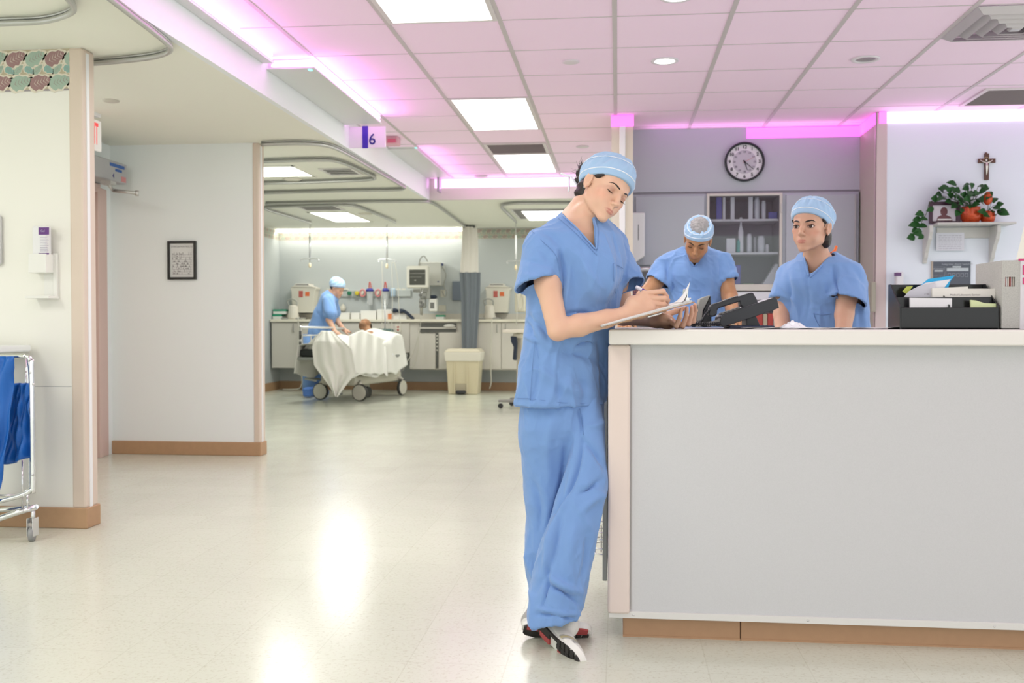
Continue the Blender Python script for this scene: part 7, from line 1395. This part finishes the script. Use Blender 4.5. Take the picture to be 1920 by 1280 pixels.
for w_ in (-.30, .30):
    for a in (-.55, .55):
        c = bed(a, w_, .115); ax = BD if a < 0 else BW; rr = .112; m = MB(); m.lathe([(rr*.95, -.02), (rr, -.015), (rr, .015), (rr*.95, .02)], c, ax, 32); wh = part('wheel', m, mat('tyre_dark', (.05, .05, .045), .6), t); m = MB(); m.lathe([(rr*.88, -.024), (rr*.88, .024)], c, ax, 28); part('hub', m, mat('hub_cream', (.58, .56, .48), .4), wh)
        m = MB(); m.tube([c, c+np.array((0, 0, .12)), bed(a*.9, w_*.85, .26)], .022, 8); part('fork', m, mat('hub_cream'), wh)
m = MB(); m.lathe([(.07, -.025), (.075, 0), (.07, .025)], bed(.0, .08, .08), BW, 20); part('fifth_wheel', m, mat('tyre_dark'), t)
m = MB(); m.tube([bed(-.6, -.28, .28), bed(-.9, -.30, .30), bed(-.95, -.1, .28)], .014, 8); m.box(*(lambda c: (c[0]-.05, c[0]+.05, c[1]-.04, c[1]+.04, c[2]-.01, c[2]+.02))(bed(-.6, 0, .09)), .005); m.tube([bed(-.6, 0, .09), bed(-.5, 0, .22)], .012, 6); part('brake_pedal', m, mat('deck_grey'), t)
m = MB(); P0 = bed(-.9, -.42, .62); 
m.tube(bez([at(564, 654, 12.6), at(564, 616, 12.6), at(567, 613.5, 12.6), at(610, 614, 12.9), at(645, 616, 13.4)], 5), .014, 8); m.tube([at(566, 629, 12.6), at(600, 628, 12.8)], .010, 6); m.tube([at(583, 628, 12.75), at(583, 645, 12.75)], .010, 6); rl = part('side_rail', m, mat('rail_bright', (.68, .68, .66), .25, .6), t)
m = MB(); m.tube([at(563, 620, 12.58), at(563, 636, 12.58)], .016, 8); m.tube([at(563, 640, 12.58), at(563, 652, 12.58)], .016, 8); part('grip', m, mat('pedal_black'), rl)
m = MB(); q = bed(.30, .36, .56); m.tube([at(736, 664, 13.2), at(722, 664, 13.3)], .018, 8); m.tube([at(735, 672, 13.2), at(727, 682, 13.3), at(716, 688, 13.3)], .012, 8); part('push_handle', m, M_metal, t); m = MB(); m.tube([at(722, 640, 13.9), at(722, 598, 13.9), at(722, 560, 13.9)], .009, 6); part('drip_pole', m, M_metal, t)
m = MB(); m.box(*(lambda c: (c[0]-.05, c[0]+.06, c[1]-.1, c[1]+.1, .02, .14))(at(578, 728, 13.1)), .02); 
tag(part('blue_boot', m, mat('blue_shoe_cover')), 'blue covered foot pump standing behind the stretcher front wheel', 'foot pump')
m = MB(); m.obox(at(705, 625, 13.95), (.42, .34, .07), Rb2@Rx(.25), .03, 3); tag(part('pillow', m, mat('pillow_teal', (.07, .13, .12), .6)), 'dark green pillow edge behind the patient head', 'pillow')
# sheet: draped heightfield over the body, with hanging corners
def sheet_pt(u, v):
    # u across -1..1, v along 0 foot .. 1 chest
    a = -1.02+v*1.52; w = u*.62; base = .70+.11*max(0, min(1, (a-.15)/.4))
    body = .13*math.exp(-((a-.25)/.30)**2)*math.exp(-(u/.55)**2)+.10*math.exp(-((a+.45)/.22)**2)*math.exp(-((u-.0)/.45)**2)+.05*math.exp(-(u/.6)**2); z = base+body
    if abs(w) > .345: e = abs(w)-.345; z = base-e*1.35+.03*math.sin(a*9+u*2)-.0; w = math.copysign(.345+e*.22+.02*math.sin(a*14), w)
    z += .008*math.sin(u*11+a*7)+.006*math.sin(a*23); return bed(a, w, z)
m = MB(); m.grid(sheet_pt, 60, 60) if False else m.grid(lambda u, v: sheet_pt(u*2-1, v), 60, 60); M_sheet = mat('sheet_linen', (.78, .77, .71), .85, bump=.2, bscale=30)
t = thing('bed_sheet', 'white sheet draped over the patient and hanging in a point over the foot end', 'sheet', bed(0, 0, .6)); part('top_sheet', m, M_sheet, t, solid=.006)
def tri(u, v):
    # hanging fold at the foot end, point reaching towards the floor
    L0 = [(603, 620), (592, 634), (585, 650), (589, 685), (600, 700), (612, 716), (622, 731), (628, 743)]; R0 = [(624, 621), (640, 636), (660, 655), (664, 680), (668, 700), (652, 718), (641, 733), (633, 744)]
    k = v*7; i = min(int(k), 6); f = k-i; l = (L0[i][0]*(1-f)+L0[i+1][0]*f, L0[i][1]*(1-f)+L0[i+1][1]*f); r = (R0[i][0]*(1-f)+R0[i+1][0]*f, R0[i][1]*(1-f)+R0[i+1][1]*f)
    x = l[0]*(1-u)+r[0]*u; y = l[1]*(1-u)+r[1]*u; D_ = 12.00+.16*max(0, 1-v*5)+.03*math.sin(u*9+v*3)+.015*math.sin(u*21); return at(x, y, D_)
m = MB(); m.grid(tri, 36, 40); part('hanging_fold', m, M_sheet, t, solid=.006)
def side(u, v):
    x = 655+u*68; top = 618+abs(u-.35)*28 if u > .35 else 618+(.35-u)*30; bot = 701+1.2*math.sin(u*26)+ (4 if u > .93 else 0); y = top*(1-v)+bot*v; D_ = 12.14+.84*u-.06*math.sin(v*PI*.5)+.20*(1-v)**2+.025*math.sin(u*22+v*2); return at(x+4*v*u, y, D_)
m = MB(); m.grid(side, 40, 24); part('side_drape', m, M_sheet, t, solid=.006)
def knee(u, v):
    L0 = [(604, 620), (590, 632), (574, 648), (566, 662)]; R0 = [(626, 621), (628, 640), (612, 650), (590, 655)]; k = v*3; i = min(int(k), 2); f = k-i; x = (L0[i][0]*(1-f)+L0[i+1][0]*f)*(1-u)+(R0[i][0]*(1-f)+R0[i+1][0]*f)*u; y = (L0[i][1]*(1-f)+L0[i+1][1]*f)*(1-u)+(R0[i][1]*(1-f)+R0[i+1][1]*f)*u; return at(x, y, 12.30+.03*math.sin(u*10)+.1*v)
m = MB(); m.grid(knee, 20, 16); part('knee_fold', m, M_sheet, t, solid=.006)
# ---------- camera ----------
cam = bpy.data.cameras.new('camera'); co = bpy.data.objects.new('camera', cam); link(co); SC.camera = co
cam.sensor_width = 36; cam.lens = 36*FPX/1920; cam.clip_end = 60; cam.clip_start = .05
co.matrix_world = Matrix(((CR[0], CU[0], -CF[0], 0), (CR[1], CU[1], -CF[1], 0), (CR[2], CU[2], -CF[2], EYE), (0, 0, 0, 1)))
cam.dof.use_dof = True; cam.dof.focus_distance = 3.3; cam.dof.aperture_fstop = 5.6
SC.view_settings.view_transform = 'Standard'; SC.view_settings.look = 'None'; SC.view_settings.gamma = 1; SC.view_settings.use_curve_mapping = False
